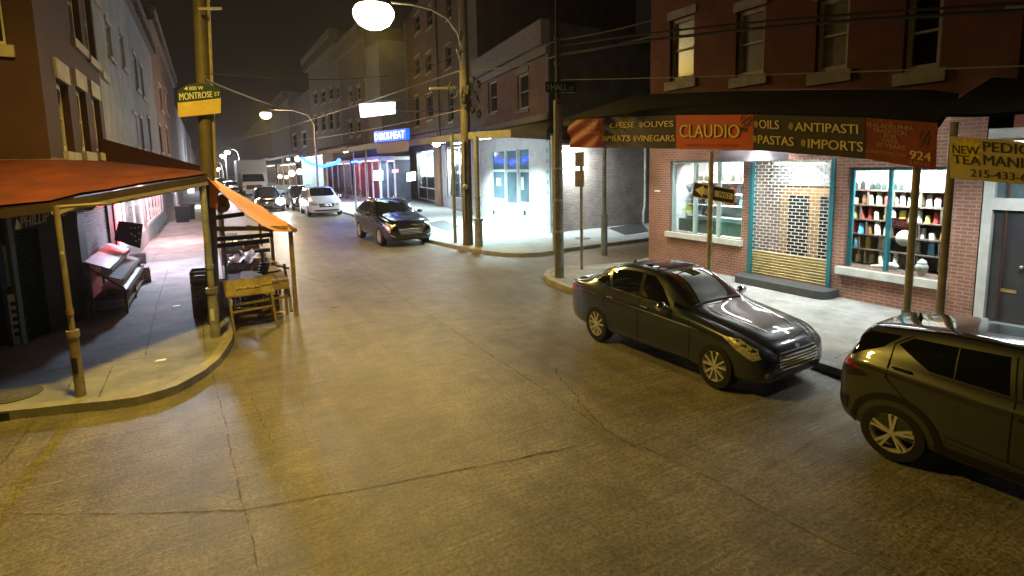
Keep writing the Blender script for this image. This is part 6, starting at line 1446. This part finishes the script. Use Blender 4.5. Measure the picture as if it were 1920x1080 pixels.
# --- white people carrier
vn = [(0.00, .34, .60, .62, .70, .50, 0), (.06, .26, .78, .72, .82, .60, 0), (.3, .22, .93, .86, .98, .70, 0), (.7, .21, .98, .96, 1.08, .76, 0), (1.0, .21, 1.0, 1.01, 1.16, .78, 1), (1.3, .21, 1.005, 1.04, 1.28, .78, 0), (1.7, .21, 1.005, 1.06, 1.50, .74, 0), (2.1, .21, 1.005, 1.07, 1.68, .71, 0), (2.6, .21, 1.005, 1.08, 1.74, .70, 0), (4.0, .21, 1.0, 1.10, 1.74, .69, 0), (4.7, .24, .98, 1.12, 1.68, .68, 0), (5.0, .30, .94, 1.10, 1.45, .70, 0), (5.1, .38, .86, 1.0, 1.15, .66, 0), (5.15, .5, .75, .9, 1.0, .58, 0)]
def vn_parts(sk, pt, root, L, w):
    pt('windscreen', m_cglass, [('p', 'T', [(1.15, -.58), (1.10, 0), (1.15, .58), (1.28, .72), (2.05, .64), (2.08, 0), (2.05, -.64), (1.28, -.72)])])
    pt('front_window', m_cglass, [('p', 'S', [(1.75, 1.14), (2.5, 1.15), (2.55, 1.58), (2.2, 1.56), (1.95, 1.4)])]); pt('rear_window', m_cglass, [('p', 'S', [(2.62, 1.15), (3.7, 1.17), (3.7, 1.58), (2.66, 1.6)]), ('p', 'S', [(3.8, 1.17), (4.7, 1.2), (4.6, 1.55), (3.8, 1.58)])])
    pt('sunroof', m_cglass, [('p', 'T', [(2.2, -.4), (2.2, .4), (2.6, .4), (2.6, -.4)])])
    pt('headlight', m_lens, [('p', 'F', [(s*.50, .78), (s*.84, .86), (s*.86, .74), (s*.56, .66)]) for s in (1, -1)])
    pt('grille', m_trimb, [('p', 'F', [(-.46, .78), (.46, .78), (.40, .58), (-.40, .58)])]); pt('grille_bars', m_chrome, [('s', 'F', [(-.44, z), (.44, z)], {'w': .035, 'off': .014}) for z in (.76, .68)]); pt('badge', m_chrome, [('p', 'F', [(-.07, .63), (.07, .63), (.08, .75), (-.08, .75)], {'off': .02})])
    pt('lower_grille', m_trimb, [('p', 'F', [(-.74, .40), (-.62, .34), (.62, .34), (.74, .40), (.66, .43), (-.66, .43)])])
    pt('seam', m_seam, [('s', 'S', [(1.45, .4), (1.4, .8), (1.5, 1.1)], {'w': .014}), ('s', 'S', [(2.58, .4), (2.58, 1.6)], {'w': .014})])
    mirror_part(root, L/2-1.75, 1.0, 1.14, root.children[0].data.materials[0], 1.1)
m_vn = paint('white van paint', (.72, .72, .70), 0, .35, flake=.08)
van = make_car('parked_car', 'white minivan with dark windscreen parked behind the black utility vehicle', 'car', vn, (1.0, 4.0), .35, m_vn, vn_parts, style='five')
f_ = gp(588, 410); s = 1.22; cc = gp(608, 411) + V(0, 2.6*s, 0)
c2_ = (gp(574, 408)+gp(646, 404))/2; place(van, c2_.x+.15, c2_.y+2.4*s, -math.pi/2-.02, (s, s, s))

# --- dark car behind the minivan, the moving car with headlights, and far parked cars: same dark body, their own places
def dark_copy(src, x, y, label, s=1.2, rz=-math.pi/2, group='cars parked along the kerb'):
    c = copy_tree(src); c.location = (x, y, 0); c.rotation_euler = (0, 0, rz); c.scale = (s, s, s); c['label'] = label; c['group'] = group; return c
dark_copy(suv, van.location.x-.25, van.location.y+7.2, 'dark parked car hidden behind the white minivan', 1.22)
mv = dark_copy(suv, atx(508, 385, 5.1).x, 51, 'dark oncoming car with a dazzling headlight in the middle of the street', 1.2, group='cars driving up the street')
hl = atx(526, 377, 6.0); hl = aty(526, 377, 50.2-2.4*1.2+1.2); h2_ = aty(487, 378, 49.0)
mv.location = ((hl.x+h2_.x)/2, hl.y+2.9, 0)
for p, es, col, nm in ((hl, 130, (.85, .95, 1), 'lit headlight, dazzling white'), (h2_, 22, (1, .85, .8), 'lit headlight, dimmer and pinkish')):
    q = MB(); q.ball((0, 0, 0), (.10, .30, .24), 14, 10); o = obj('headlight', q, emit('headlight %d' % es, col, es), mv, local=True, smooth=60); o.matrix_parent_inverse = Matrix.Identity(4)
    M_ = (Matrix.Translation(mv.location) @ Matrix.Rotation(-math.pi/2, 4, 'Z') @ Matrix.Diagonal((1.2, 1.2, 1.2, 1))).inverted(); o.location = M_ @ p; o['label'] = nm
l = bpy.data.lights.new('headlight_beam', 'SPOT'); l.energy = 900; l.color = (.85, .94, 1); l.spot_size = R(70); l.spot_blend = .9; l.shadow_soft_size = .1
lo = bpy.data.objects.new('headlight_beam', l); COL.objects.link(lo); lo.location = hl+V(0, -.4, 0); lo.rotation_euler = V(0, -1, -.06).to_track_quat('-Z', 'Y').to_euler()
for k, (px, py, y) in enumerate(((437, 349, 88), (424, 344, 104), (412, 340, 125), (404, 336, 150))):
    p = aty(px, py, y); dark_copy(seda if k % 2 else suv, p.x, y, ['far dark parked car nearest behind the orange tarp', 'second far dark parked car behind the orange tarp', 'third far dark parked car behind the orange tarp', 'farthest dark parked car at the vanishing point'][k], 1.25)

# --- white box truck far up the street
tk = aty(477, 350, 84); tr = empty('box_truck', (tk.x, 84, 0)); tag(tr, 'white box truck facing down the far street under the dark awnings', 'truck')
k = 84/1010*48/2.5; X = tk.x
def tb_(mb, x0, x1, y0, y1, z0, z1, mi=0): mb.hexa([(X+x0, 84+y0, z0), (X+x1, 84+y0, z0), (X+x1, 84+y1, z0), (X+x0, 84+y1, z0), (X+x0, 84+y0, z1), (X+x1, 84+y0, z1), (X+x1, 84+y1, z1), (X+x0, 84+y1, z1)], mi)
q = MB(); tb_(q, -1.9, 1.9, 2.0, 9, 1.0, 5.0); obj('cargo_box', q, mat('truck box white', (.40, .44, .48), .5, var=.15), tr)
q = MB(); q.hexa([(X-1.5, 84, .7), (X+1.5, 84, .7), (X+1.5, 86, .7), (X-1.5, 86, .7), (X-1.45, 84.1, 1.9), (X+1.45, 84.1, 1.9), (X+1.5, 86, 3.3), (X-1.5, 86, 3.3)]); obj('cab', q, m_vn, tr)
q = MB(); q.poly([(X-1.4, 84.12, 1.98), (X+1.4, 84.12, 1.98), (X+1.3, 85.5, 3.0), (X-1.3, 85.5, 3.0)]); obj('windscreen', q, m_cglass, tr)
q = MB(); tb_(q, -1.0, 1.0, -.03, -.002, .9, 1.5); obj('grille', q, m_trimb, tr)
for x in (-1.35, 1.35):
    for y in (85, 91): q = MB(); q.lathe([(.3, -.2), (.6, -.2), (.6, .2), (.3, .2)], (X+x, y, .6), 18, 'X'); obj('wheel', q, m_tyre, tr)
for x in (-1.25, 1.25): q = MB(); q.ball((X+x, 83.98, 1.3), (.16, .05, .13), 10, 6); obj('headlight', q, m_lens, tr)
# ------------------------------------------------------------------ market stall by the left kerb
m_tarp = mat('orange tarpaulin', (.78, .30, .03), .55, var=.2, scale=3)
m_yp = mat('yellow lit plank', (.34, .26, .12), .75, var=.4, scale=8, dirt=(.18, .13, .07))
m_gsheet = mat('grey plastic sheet', (.20, .19, .19), .5, var=.3, scale=6)
m_wsheet = mat('pale plastic wrap', (.55, .54, .58), .4, var=.3, scale=9)
m_card = mat('cardboard', (.28, .19, .10), .8, var=.3, scale=7)
m_ypap = mat('yellow paper', (.55, .45, .16), .6, var=.2)
def plane_box(mb, x0, x1, y0, y1, z0, z1, mi=0): return mb.hexa([(x0, y0, z0), (x1, y0, z0), (x1, y1, z0), (x0, y1, z0), (x0, y0, z1), (x1, y0, z1), (x1, y1, z1), (x0, y1, z1)], mi)
pr = gp(545, 593); tp = aty(547, 434, pr.y); XR, YR, ZR = tp.x, pr.y, tp.z
stl = empty('market_stall', (.8, 16, 0)); tag(stl, 'empty timber market stall with a sagging orange tarpaulin at the left kerb', 'stall')
def bar_part(nm, a, b_, w, h=None, m_=m_plank, par=None): q = MB(); q.bar(a, b_, w, h); return obj(nm, q, m_, par or stl)
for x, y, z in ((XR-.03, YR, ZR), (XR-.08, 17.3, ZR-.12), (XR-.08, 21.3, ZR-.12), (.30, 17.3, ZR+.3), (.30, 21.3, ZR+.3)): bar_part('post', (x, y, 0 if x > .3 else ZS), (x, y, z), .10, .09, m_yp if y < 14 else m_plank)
bar_part('brace', (XR-.12, YR+.05, .1), (XR-.12, YR+.9, 1.1), .06, .06)
q = MB(); q.tube([(XR+.03, YR-.28, ZR+.05), (XR+.03, 24, ZR+.08)], .055, 10); obj('edge_pole', q, m_plank, stl, smooth=60)
bl = aty(393, 429, YR+.02); bar_part('beam', (bl.x, YR+.02, bl.z), (XR-.08, YR+.02, aty(536, 428, YR).z), .06, .10, m_yp)
for (a, b_, y) in (((398, 409), (458, 401), 15.5), ((400, 449), (512, 440), 15.2), ((402, 462), (505, 451), 14.9), ((462, 426), (510, 431), 15.6)): bar_part('beam', aty(*a, y), aty(*b_, y), .05, .11, mat('dark beam', (.05, .043, .038), .8, var=.3))
N_ = 22; M_ = 26; rows = []
hi0, lo0 = V(-.02, 12.35, 3.36), V(XR+.05, YR-.15, ZR+.11)
for j in range(M_+1):
    v = j/M_; y_h = 12.35+14*v; y_l = YR-.15+11*v; row = []
    for i in range(N_+1):
        u = i/N_; p = V(hi0.x, y_h, 3.36).lerp(V(lo0.x, y_l, lo0.z), u); sag = .34*(1-v)**3+.05; p.z -= sag*4*u*(1-u)*(.8+.4*u) - .022*math.sin(13*v+5*u) - .012*math.sin(31*v-9*u)*u; p.y -= .10*math.sin(math.pi*u)*(1-v)**2; row.append(p)
    rows.append(row)
q = MB(); q.grid(rows); q.grid([[p-V(0, 0, .012) for p in r] for r in rows][::-1]); tpo = obj('tarpaulin', q, m_tarp, stl, smooth=80)
fl = [[aty(*p, 12.75) for p in r] for r in (((393, 338), (402, 340), (412, 350)), ((393, 362), (402, 368), (409, 372)), ((393, 386), (401, 391), (408, 394)))]
q = MB(); q.grid(fl); q.grid([[p+V(0, .012, 0) for p in r] for r in fl][::-1]); obj('tarpaulin_flap', q, m_tarp, tpo, smooth=80)

def thing_box(nm, label, cat, px0, px1, py0, py1, y, depth, m_, group=None, lid=None):
    a, b_ = aty(px0, py1, y), aty(px1, py0, y); q = MB(); plane_box(q, min(a.x, b_.x), max(a.x, b_.x), y, y+depth, a.z, b_.z); 
    return tag(obj(nm, q, m_, at=((a.x+b_.x)/2, y+depth/2, a.z)), label, cat, group)
# front trestle table with its plank apron
l0, l1 = gp(438, 625), gp(517, 612); ty = (l0.y+l1.y)/2; zt_ = aty(428, 556, ty).z; x0_, x1_ = aty(428, 556, ty).x, aty(512, 545, ty).x
tt = empty('trestle_table', ((x0_+x1_)/2, ty+.3, 0)); tag(tt, 'small yellow lit trestle table with a scrawled plank front before the stall', 'table')
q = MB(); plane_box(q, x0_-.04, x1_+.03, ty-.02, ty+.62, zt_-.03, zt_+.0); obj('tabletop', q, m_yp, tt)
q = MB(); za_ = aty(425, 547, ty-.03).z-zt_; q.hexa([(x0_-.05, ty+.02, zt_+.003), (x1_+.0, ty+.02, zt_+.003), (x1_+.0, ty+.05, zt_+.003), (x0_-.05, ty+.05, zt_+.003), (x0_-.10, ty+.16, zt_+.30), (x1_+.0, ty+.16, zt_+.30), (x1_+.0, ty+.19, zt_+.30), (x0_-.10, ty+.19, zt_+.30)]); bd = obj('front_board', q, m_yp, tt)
q = MB(); 
for k in range(6): u = .18+.09*k; q.bar((x0_+u*(x1_-x0_), ty+.06, zt_+.12+.03*(k % 2)), (x0_+(u+.06)*(x1_-x0_), ty+.065, zt_+.15-.02*(k % 2)), .03, .022)
q.bar((x0_+.74*(x1_-x0_), ty+.07, zt_+.16), (x0_+.98*(x1_-x0_), ty+.07, zt_+.165), .02, .014); obj('scrawl', q, mat('pale scrawl', (.62, .52, .22), .6), bd)
for x, dx in ((x0_+.02, .04), (x1_-.03, .05)):
    for y, dy in ((ty, -.02), (ty+.55, .05)): bar_part('leg', (x+dx, y+dy, 0), (x, y, zt_-.03), .045, .045, m_yp, tt)
bar_part('rail', (x0_+.04, ty, zt_*.55), (x1_-.03, ty, zt_*.6), .035, .035, m_yp, tt)
# long bench tables behind
def bench(label, px, y0, y1, x0, x1, z, m_, th=.05):
    t = empty('stall_table', ((x0+x1)/2, (y0+y1)/2, 0)); tag(t, label, 'table'); q = MB(); n = 5
    for k in range(n): a = x0+(x1-x0)*k/n; plane_box(q, a+.006, x0+(x1-x0)*(k+1)/n-.006, y0+random.uniform(-.03, .03), y1, z-th, z+random.uniform(0, .008))
    obj('tabletop', q, m_, t)
    for x in (x0+.08, x1-.08):
        for y in (y0+.12, y1-.12): bar_part('leg', (x, y, 0), (x, y, z-th), .06, .06, m_plank, t)
    bar_part('rail', (x0+.08, y0+.1, z*.45), (x1-.08, y0+.1, z*.5), .05, .05, m_plank, t); bar_part('apron', (x0, y0+.02, z-.14), (x1, y0+.02, z-.14), .03, .16, m_yp, t)
    return t
bench('plank stall table directly behind the small trestle table', None, 13.45, 15.0, .28, XR-.12, .86, m_plank)
bench('second plank stall table further along under the tarpaulin', None, 15.6, 18.6, .32, XR-.12, .80, m_plank2)
bench('third plank stall table at the far end under the tarpaulin', None, 19.2, 23.0, .32, XR-.12, .80, m_plank2)
def flat(nm, label, cat, px, z, h, m_):
    p = [gp(*a, z) for a in px]; q = MB(); q.prism([(a.x, a.y) for a in p], z+.002, z+h); return tag(obj(nm, q, m_, at=sum(p, Vector())/4), label, cat)
flat('plastic_sheet', 'grey flattened sheet lying on the plank stall table, left of the yellow paper', 'sheet', ((450, 523), (480, 524), (474, 508), (452, 510)), .875, .012, m_gsheet)
flat('paper_sheet', 'yellow paper sheet lying between grey sheets on the stall table', 'paper', ((478, 520), (494, 518), (488, 508), (472, 510)), .893, .008, m_ypap)
flat('cardboard_sheet', 'brown grey cardboard laid on the right of the stall table', 'cardboard', ((492, 514), (525, 508), (512, 496), (486, 499)), .875, .03, m_card)
q = MB(); a = gp(517, 497, .9); q.tube([a, a+V(.1, -.3, .02), a+V(.22, -.7, .0)], [.04, .05, .035], 8); q.ball(a+V(-.03, .05, .05), (.09, .07, .06)); tag(obj('plastic_bag', q, m_ypap, at=a, smooth=60), 'crumpled yellow bag on the right edge of the stall table', 'bag')
random.seed(21)
q = MB(); c = aty(417, 382, 13.4)
q.ball(c, (.15, .10, .20), 14, 10)
for i in range(len(q.v)): q.v[i] = q.v[i]+V(random.uniform(-.012, .012), random.uniform(-.012, .012), random.uniform(-.015, .015))
tag(obj('hanging_bag', q, mat('brown blotched bag', (.36, .24, .15), .6, var=.9, scale=14, dirt=(.08, .04, .03)), at=c, smooth=60), 'blotched brown and white bag hanging under the orange flap', 'bag')
bar_part('hook', c+V(0, 0, .18), c+V(0, 0, .5), .015, .015, m_black, bpy.data.objects['hanging_bag'])
def drape(nm, label, cat, x0, x1, y0, y1, z, m_, amp=.05):
    rows = [[V(x0+(x1-x0)*i/14, y0+(y1-y0)*j/14, z+amp*math.sin(i*1.3+j*.6)*math.cos(j*1.1)+amp*.6*random.random()) for i in range(15)] for j in range(15)]
    q = MB(); q.grid(rows); q.grid([[p-V(0, 0, .01) for p in r] for r in rows][::-1]); return tag(obj(nm, q, m_, at=((x0+x1)/2, (y0+y1)/2, z), smooth=50), label, cat)
drape('plastic_wrap', 'shiny pale plastic wrap heaped on the second stall table', 'wrap', .35, 1.2, 16.4, 18.4, .92, m_wsheet, .07)
drape('plastic_wrap', 'dark glossy plastic wrap on the far stall table', 'wrap', .35, 1.3, 19.6, 22.4, .92, mat('dark glossy wrap', (.04, .04, .05), .25, var=.3), .08)
# striped bundle and crates
def crate(nm, label, x, y, z, sx, sy, sz, m_, rz=0, slats=4, group=None, cat='crate'):
    q = MB(); ca, sa_ = math.cos(rz), math.sin(rz)
    def bx(cx, cy, cz, dx, dy, dz): q.box((x+cx*ca-cy*sa_, y+cx*sa_+cy*ca, z+cz), (dx, dy, dz), rz)
    for k in range(slats):
        zz = sz*(k+.5)/slats; h = sz/slats*.78
        bx(0, -sy/2, zz, sx, .018, h); bx(0, sy/2, zz, sx, .018, h); bx(-sx/2+.01, 0, zz, .018, sy-.02, h); bx(sx/2-.01, 0, zz, .018, sy-.02, h)
    for a in (-1, 1):
        for b_ in (-1, 1): bx(a*(sx/2-.03), b_*(sy/2-.03), sz/2, .04, .04, sz)
    bx(0, 0, .02, sx-.03, sy-.03, .02); return tag(obj(nm, q, m_, at=(x, y, z)), label, cat, group)
cg = 'crates round the market stall'
random.seed(31)
for k, (x, y, z, sx, sy, sz) in enumerate(((.55, 15.9, .81, .5, .4, .16), (1.12, 15.95, .81, .4, .45, .22), (.50, 17.9, .81, .45, .4, .26), (1.2, 17.6, .81, .35, .4, .18), (.6, 19.5, .81, .5, .4, .2), (1.15, 19.7, .81, .45, .4, .28), (.6, 22.6, .81, .5, .4, .3), (1.1, 22.5, .81, .4, .4, .2))):
    crate('crate', ['low', 'tall'][sz > .21]+' slatted produce crate on the '+['second', 'second', 'second', 'second', 'third', 'third', 'third', 'third'][k]+' stall table, '+['near left', 'near right', 'far left', 'far right'][k % 4]+' corner', x, y, z, sx, sy, sz, [m_plank2, m_yp, m_plank, m_wsheet][k % 4], random.uniform(-.1, .1), 3, cg)
for k, (x, y, z, w_, d_, h_) in enumerate(((.55, 16.4, 0, .5, .5, .35), (1.15, 17.2, 0, .45, .5, .4), (.6, 20.4, 0, .5, .5, .4), (1.2, 21.5, 0, .45, .45, .35), (.9, 18.2, 0, .4, .4, .3))):
    q = MB(); q.box((x, y, z+h_/2), (w_, d_, h_), rz=.1*k); q.box((x-w_*.35, y, z+h_+.05), (w_*.3, d_, .012), rz=.1*k, tilt=('Y', -.6)); q.box((x+w_*.35, y, z+h_+.05), (w_*.3, d_, .012), rz=.1*k, tilt=('Y', .6))
    tag(obj('cardboard_box', q, m_card, at=(x, y, z)), 'open cardboard box on the road under the stall tables, '+['nearest', 'second nearest', 'fourth nearest', 'farthest', 'third nearest'][k], 'box', 'boxes under the stall tables')
b0 = gp(381, 600, ZS)
crate('crate', 'tall dark slatted crate standing on the pavement left of the awning post', -.25, 14.1, ZS, .5, .55, .75, m_plank, .05, 5, cg)
crate('crate', 'brown crate topmost of the stack on the pavement behind the awning post', -.24, 14.15, ZS+.77, .48, .5, .28, m_plank2, -.06, 3, cg)
crate('crate', 'low crate under the plank stall table nearest to the kerb', .55, 13.9, 0, .5, .4, .28, m_plank, .1, 3, cg)
crate('crate', 'tilted pale crate under the stall table beside the right post', 1.15, 14.0, 0, .4, .5, .38, m_yp, -.2, 4, cg)
crate('crate', 'dark crate further back under the stall table', .8, 14.7, 0, .6, .4, .3, m_plank, .02, 3, cg)
for k, (x, y, z, h) in enumerate(((.12, 14.6, .14, .34), (.14, 14.62, .49, .3), (.16, 15.1, .14, .36))):
    q = MB(); q.lathe([(.13, 0), (.16, h), (.165, h), (.165, h+.02), (.14, h+.02), (.13, h-.02), (0, h-.03)], (x, y, z), 18); tag(obj('bucket', q, m_wsheet, at=(x, y, z), smooth=40), ['white bucket lowest of two stacked behind the awning post', 'white bucket stacked on another behind the awning post', 'lone white bucket farther along the kerb behind the post'][k], 'bucket')
q = MB(); a = aty(470, 450, 14.5); 
for k in range(4): q.lathe([(.10, 0), (.13, .03), (.13, .06), (.05, .07)], (1.05+.02*k, 14.55, .87+.07*k), 14)
q.tube([(1.07, 14.55, 1.1), (1.07, 14.55, 1.42)], .035, 8); q.box((1.07, 14.55, 1.45), (.34, .22, .07)); tag(obj('weighing_scale', q, mat('dull metal', (.14, .13, .13), .45, .6, var=.4, scale=8), at=(1.05, 14.55, .87), smooth=40), 'old dark weighing scale on the stall table near the right post', 'scale')
for k, (px, py, s_) in enumerate(((436, 604, .06), (452, 598, .05), (470, 606, .05), (489, 596, .07), (505, 603, .05), (526, 588, .06), (460, 590, .05))):
    p = gp(px, py, 0); q = MB(); q.ball(p+V(0, 0, s_*.5), (s_*random.uniform(1, 2), s_, s_*.5), 7, 5)
    tag(obj('litter', q, [m_card, m_gsheet, m_ypap][k % 3], at=p), 'scrap of %s litter on the road under the stall, %s' % (['brown', 'grey', 'yellow'][k % 3], POS[[0, 1, 3, 4, 5, 6, 2][k]]), 'litter', 'litter under the stall')
for k, (px, py, z, m_) in enumerate(((301, 676, ZS, m_wsign), (331, 574, ZS, m_wsign), (551, 521, 0, m_wsign), (628, 576, 0, m_card))):
    p = gp(px, py, z+.004); q = MB(); q.hexa([p+V(-.10, -.05, 0), p+V(.08, -.06, 0), p+V(.1, .05, 0), p+V(-.07, .06, 0), p+V(-.09, -.05, .008), p+V(.07, -.05, .012), p+V(.09, .05, .01), p+V(-.06, .05, .008)])
    tag(obj('paper_scrap' if m_ is not m_tar else 'tar_patch', q, m_, at=p), ['white paper scrap near the joint of the left pavement', 'tiny white paper scrap in the middle of the left pavement', 'white paper scrap on the road right of the stall post', 'pale card scrap on the road beyond the stall', 'dark square patch in the middle of the yellow-lit road', 'small dark speck patch on the near road'][k], 'scrap' if m_ is not m_tar else 'patch')

# ------------------------------------------------------------------ tiered display stand before the grey shutter
bx0, bx1, by0, by1 = -2.5, -1.86, 15.3, 18.9
ds = empty('display_stand', (-2.2, 17, ZS)); tag(ds, 'tiered wooden display stand with sloping trays before the grey shutter', 'stand')
m_tray = mat('grey galvanised tray', (.30, .30, .32), .4, .5, var=.3, scale=4)
for x in (bx0, bx1):
    for y in (by0, (by0+by1)/2, by1): bar_part('post', (x, y, ZS), (x, y, 1.35 if x == bx0 else .72), .05, .05, m_plank, ds)
for k, (zA, zB, xa, xb) in enumerate(((1.42, 1.20, bx0-.05, bx0+.42), (1.10, .92, bx0+.15, bx0+.62), (.80, .68, bx0+.2, bx1+.05))):
    q = MB(); q.hexa([(xa, by0-.05, zA), (xb, by0-.05, zB), (xb, by1+.05, zB), (xa, by1+.05, zA), (xa, by0-.05, zA+.03), (xb, by0-.05, zB+.03), (xb, by1+.05, zB+.03), (xa, by1+.05, zA+.03)]); obj('tray', q, m_tray if k != 1 else m_plank2, ds)
    q = MB(); q.box((xb+.012, (by0+by1)/2, zB+.02), (.02, by1-by0+.1, .1)); obj('tray_lip', q, m_plank2, ds)
for z in (.28, .50): q = MB(); plane_box(q, bx0, bx1+.02, by0-.02, by1+.02, z, z+.025); obj('shelf_board', q, m_plank, ds)
for y in (by0, by1): bar_part('brace', (bx1, y, .72), (bx0, y, 1.3), .035, .04, m_plank, ds)
random.seed(8)
for k in range(7):
    y = by0+.35+k*.48; q = MB(); q.ball((0, 0, .09), (.18, .16, .10), 9, 6)
    for i in range(len(q.v)): q.v[i] = q.v[i]*random.uniform(.88, 1.1)
    o = obj('sack', q, [m_card, m_gsheet, m_plank][k % 3], smooth=60); o.location = (bx1-.2+random.uniform(-.05, .05), y, .525); tag(o, '%s sack on the middle board of the tiered stand, %s' % (['brown', 'grey', 'dark'][k % 3], ['nearest', 'second nearest', 'third nearest', 'fourth nearest', 'fifth nearest', 'sixth nearest', 'farthest'][k]), 'sack', 'sacks on the tiered stand')
p4 = [aty(*p, 18.7) for p in ((214, 450), (263, 466), (268, 420), (222, 414))]
cu = plate_sign('tufted_panel', p4, mat('dark red tufted vinyl', (.085, .022, .018), .4, var=.3), 'dark red tufted panel with pale studs leaning on the tiered stand', [], m_wsign, cat='panel', t=.06)
q = MB()
for u, v in ((.55, .75), (.7, .8), (.85, .85), (.6, .5), (.75, .45), (.9, .6), (.8, .25), (.92, .35)): 
    c = p4[0]*(1-u)*(1-v)+p4[1]*u*(1-v)+p4[2]*u*v+p4[3]*(1-u)*v; q.ball(c+V(0, -.01, 0), .022, 8, 5)
obj('stud', q, m_wsign, cu)
crate('crate', 'white plastic crate on the end of the tiered stand', -1.95, 19.2, .75, .45, .4, .3, m_wsheet, .0, 4, 'crates on the left pavement')
crate('crate', 'low wooden crate standing at the far foot of the tiered stand', -1.95, 19.5, ZS, .5, .5, .4, m_plank, .1, 4, 'crates on the left pavement')
# bins at the far end of the pavement, a parked scooter shape of boxes is left to the dark
for k, (px, py, y) in enumerate(((340, 383, 42), (352, 381, 44))):
    p = aty(px, py, y); q = MB(); q.hexa([(p.x-.35, y-.35, ZS), (p.x+.35, y-.35, ZS), (p.x+.35, y+.35, ZS), (p.x-.35, y+.35, ZS), (p.x-.4, y-.45, 1.1), (p.x+.4, y-.45, 1.1), (p.x+.4, y+.45, 1.1), (p.x-.4, y+.45, 1.1)]); q.box((p.x, y, 1.15), (.9, 1.0, .09)); o = tag(obj('wheelie_bin', q, m_black, at=(p.x, y, ZS)), ['dark bin at the far end of the left pavement, left of two', 'dark bin at the far end of the left pavement, right of two'][k], 'bin')
wl_ = [aty(*p, 58) for p in ((352, 362), (364, 362), (364, 345), (352, 345))]
plate_sign('lit_window', wl_, emit('far lit window', (.85, .9, 1), 2.5), 'small bright window at the far end of the left pavement', [], m_wsign, cat='window')
area('far_light', (-1, 60, 3.2), (1.5, 3), 600, (.85, .92, 1), (0, 0, -1), bpy.data.objects['lit_window'])

# display plants and chairs before the mauve shopfront across the street
for k, (px, py, h) in enumerate(((640, 372, 1.6), (652, 376, 1.3), (662, 378, 1.0), (672, 380, .8))):
    p = gp(px, py, ZS) if False else atx(px, py, 13.5); y = p.y; t = empty('potted_plant', (13.5, y, ZS)); tag(t, ['tall potted plant on the far pavement, leftmost before the mauve shopfront', 'potted plant second from the left before the mauve shopfront', 'potted plant third from the left before the mauve shopfront', 'low potted plant rightmost before the mauve shopfront'][k], 'plant', 'potted plants across the street')
    q = MB(); q.lathe([(.25, 0), (.35, .5), (.3, .5), (0, .45)], (13.5, y, ZS), 12); obj('pot', q, m_pgrey, t)
    q = MB(); random.seed(k)
    for i in range(90):
        c = V(13.5+random.gauss(0, .3), y+random.gauss(0, .3), .7+abs(random.gauss(0, h*.45))); d = V(random.uniform(-1, 1), random.uniform(-1, 1), random.uniform(-.4, 1)).normalized()*.16; e = d.cross(V(.3, .2, 1)).normalized()*.06; q.poly([c-d, c+e, c+d, c-e])
    obj('leaves', q, mat('dull leaves', (.12, .14, .09), .6, var=.5, scale=8), t)
# ------------------------------------------------------------------ added haze
q = MB(); q.hexa([(-70, -36, -1.1), (70, -36, -1.1), (70, 432, -1.1), (-70, 432, -1.1), (-70, -36, 25), (70, -36, 25), (70, 432, 25), (-70, 432, 25)])
M = bpy.data.materials.new('added haze'); M.use_nodes = True; nt = M.node_tree; nt.nodes.remove(nt.nodes['Principled BSDF'])
pv = nt.nodes.new('ShaderNodeVolumePrincipled'); pv.inputs['Color'].default_value = (.9, .9, .9, 1); pv.inputs['Density'].default_value = .0005; pv.inputs['Anisotropy'].default_value = .75
nt.links.new(pv.outputs[0], nt.nodes['Material Output'].inputs['Volume'])
tag(obj('haze', q, M), kind='stuff')  # thin haze volume added to put a glow round the lamps
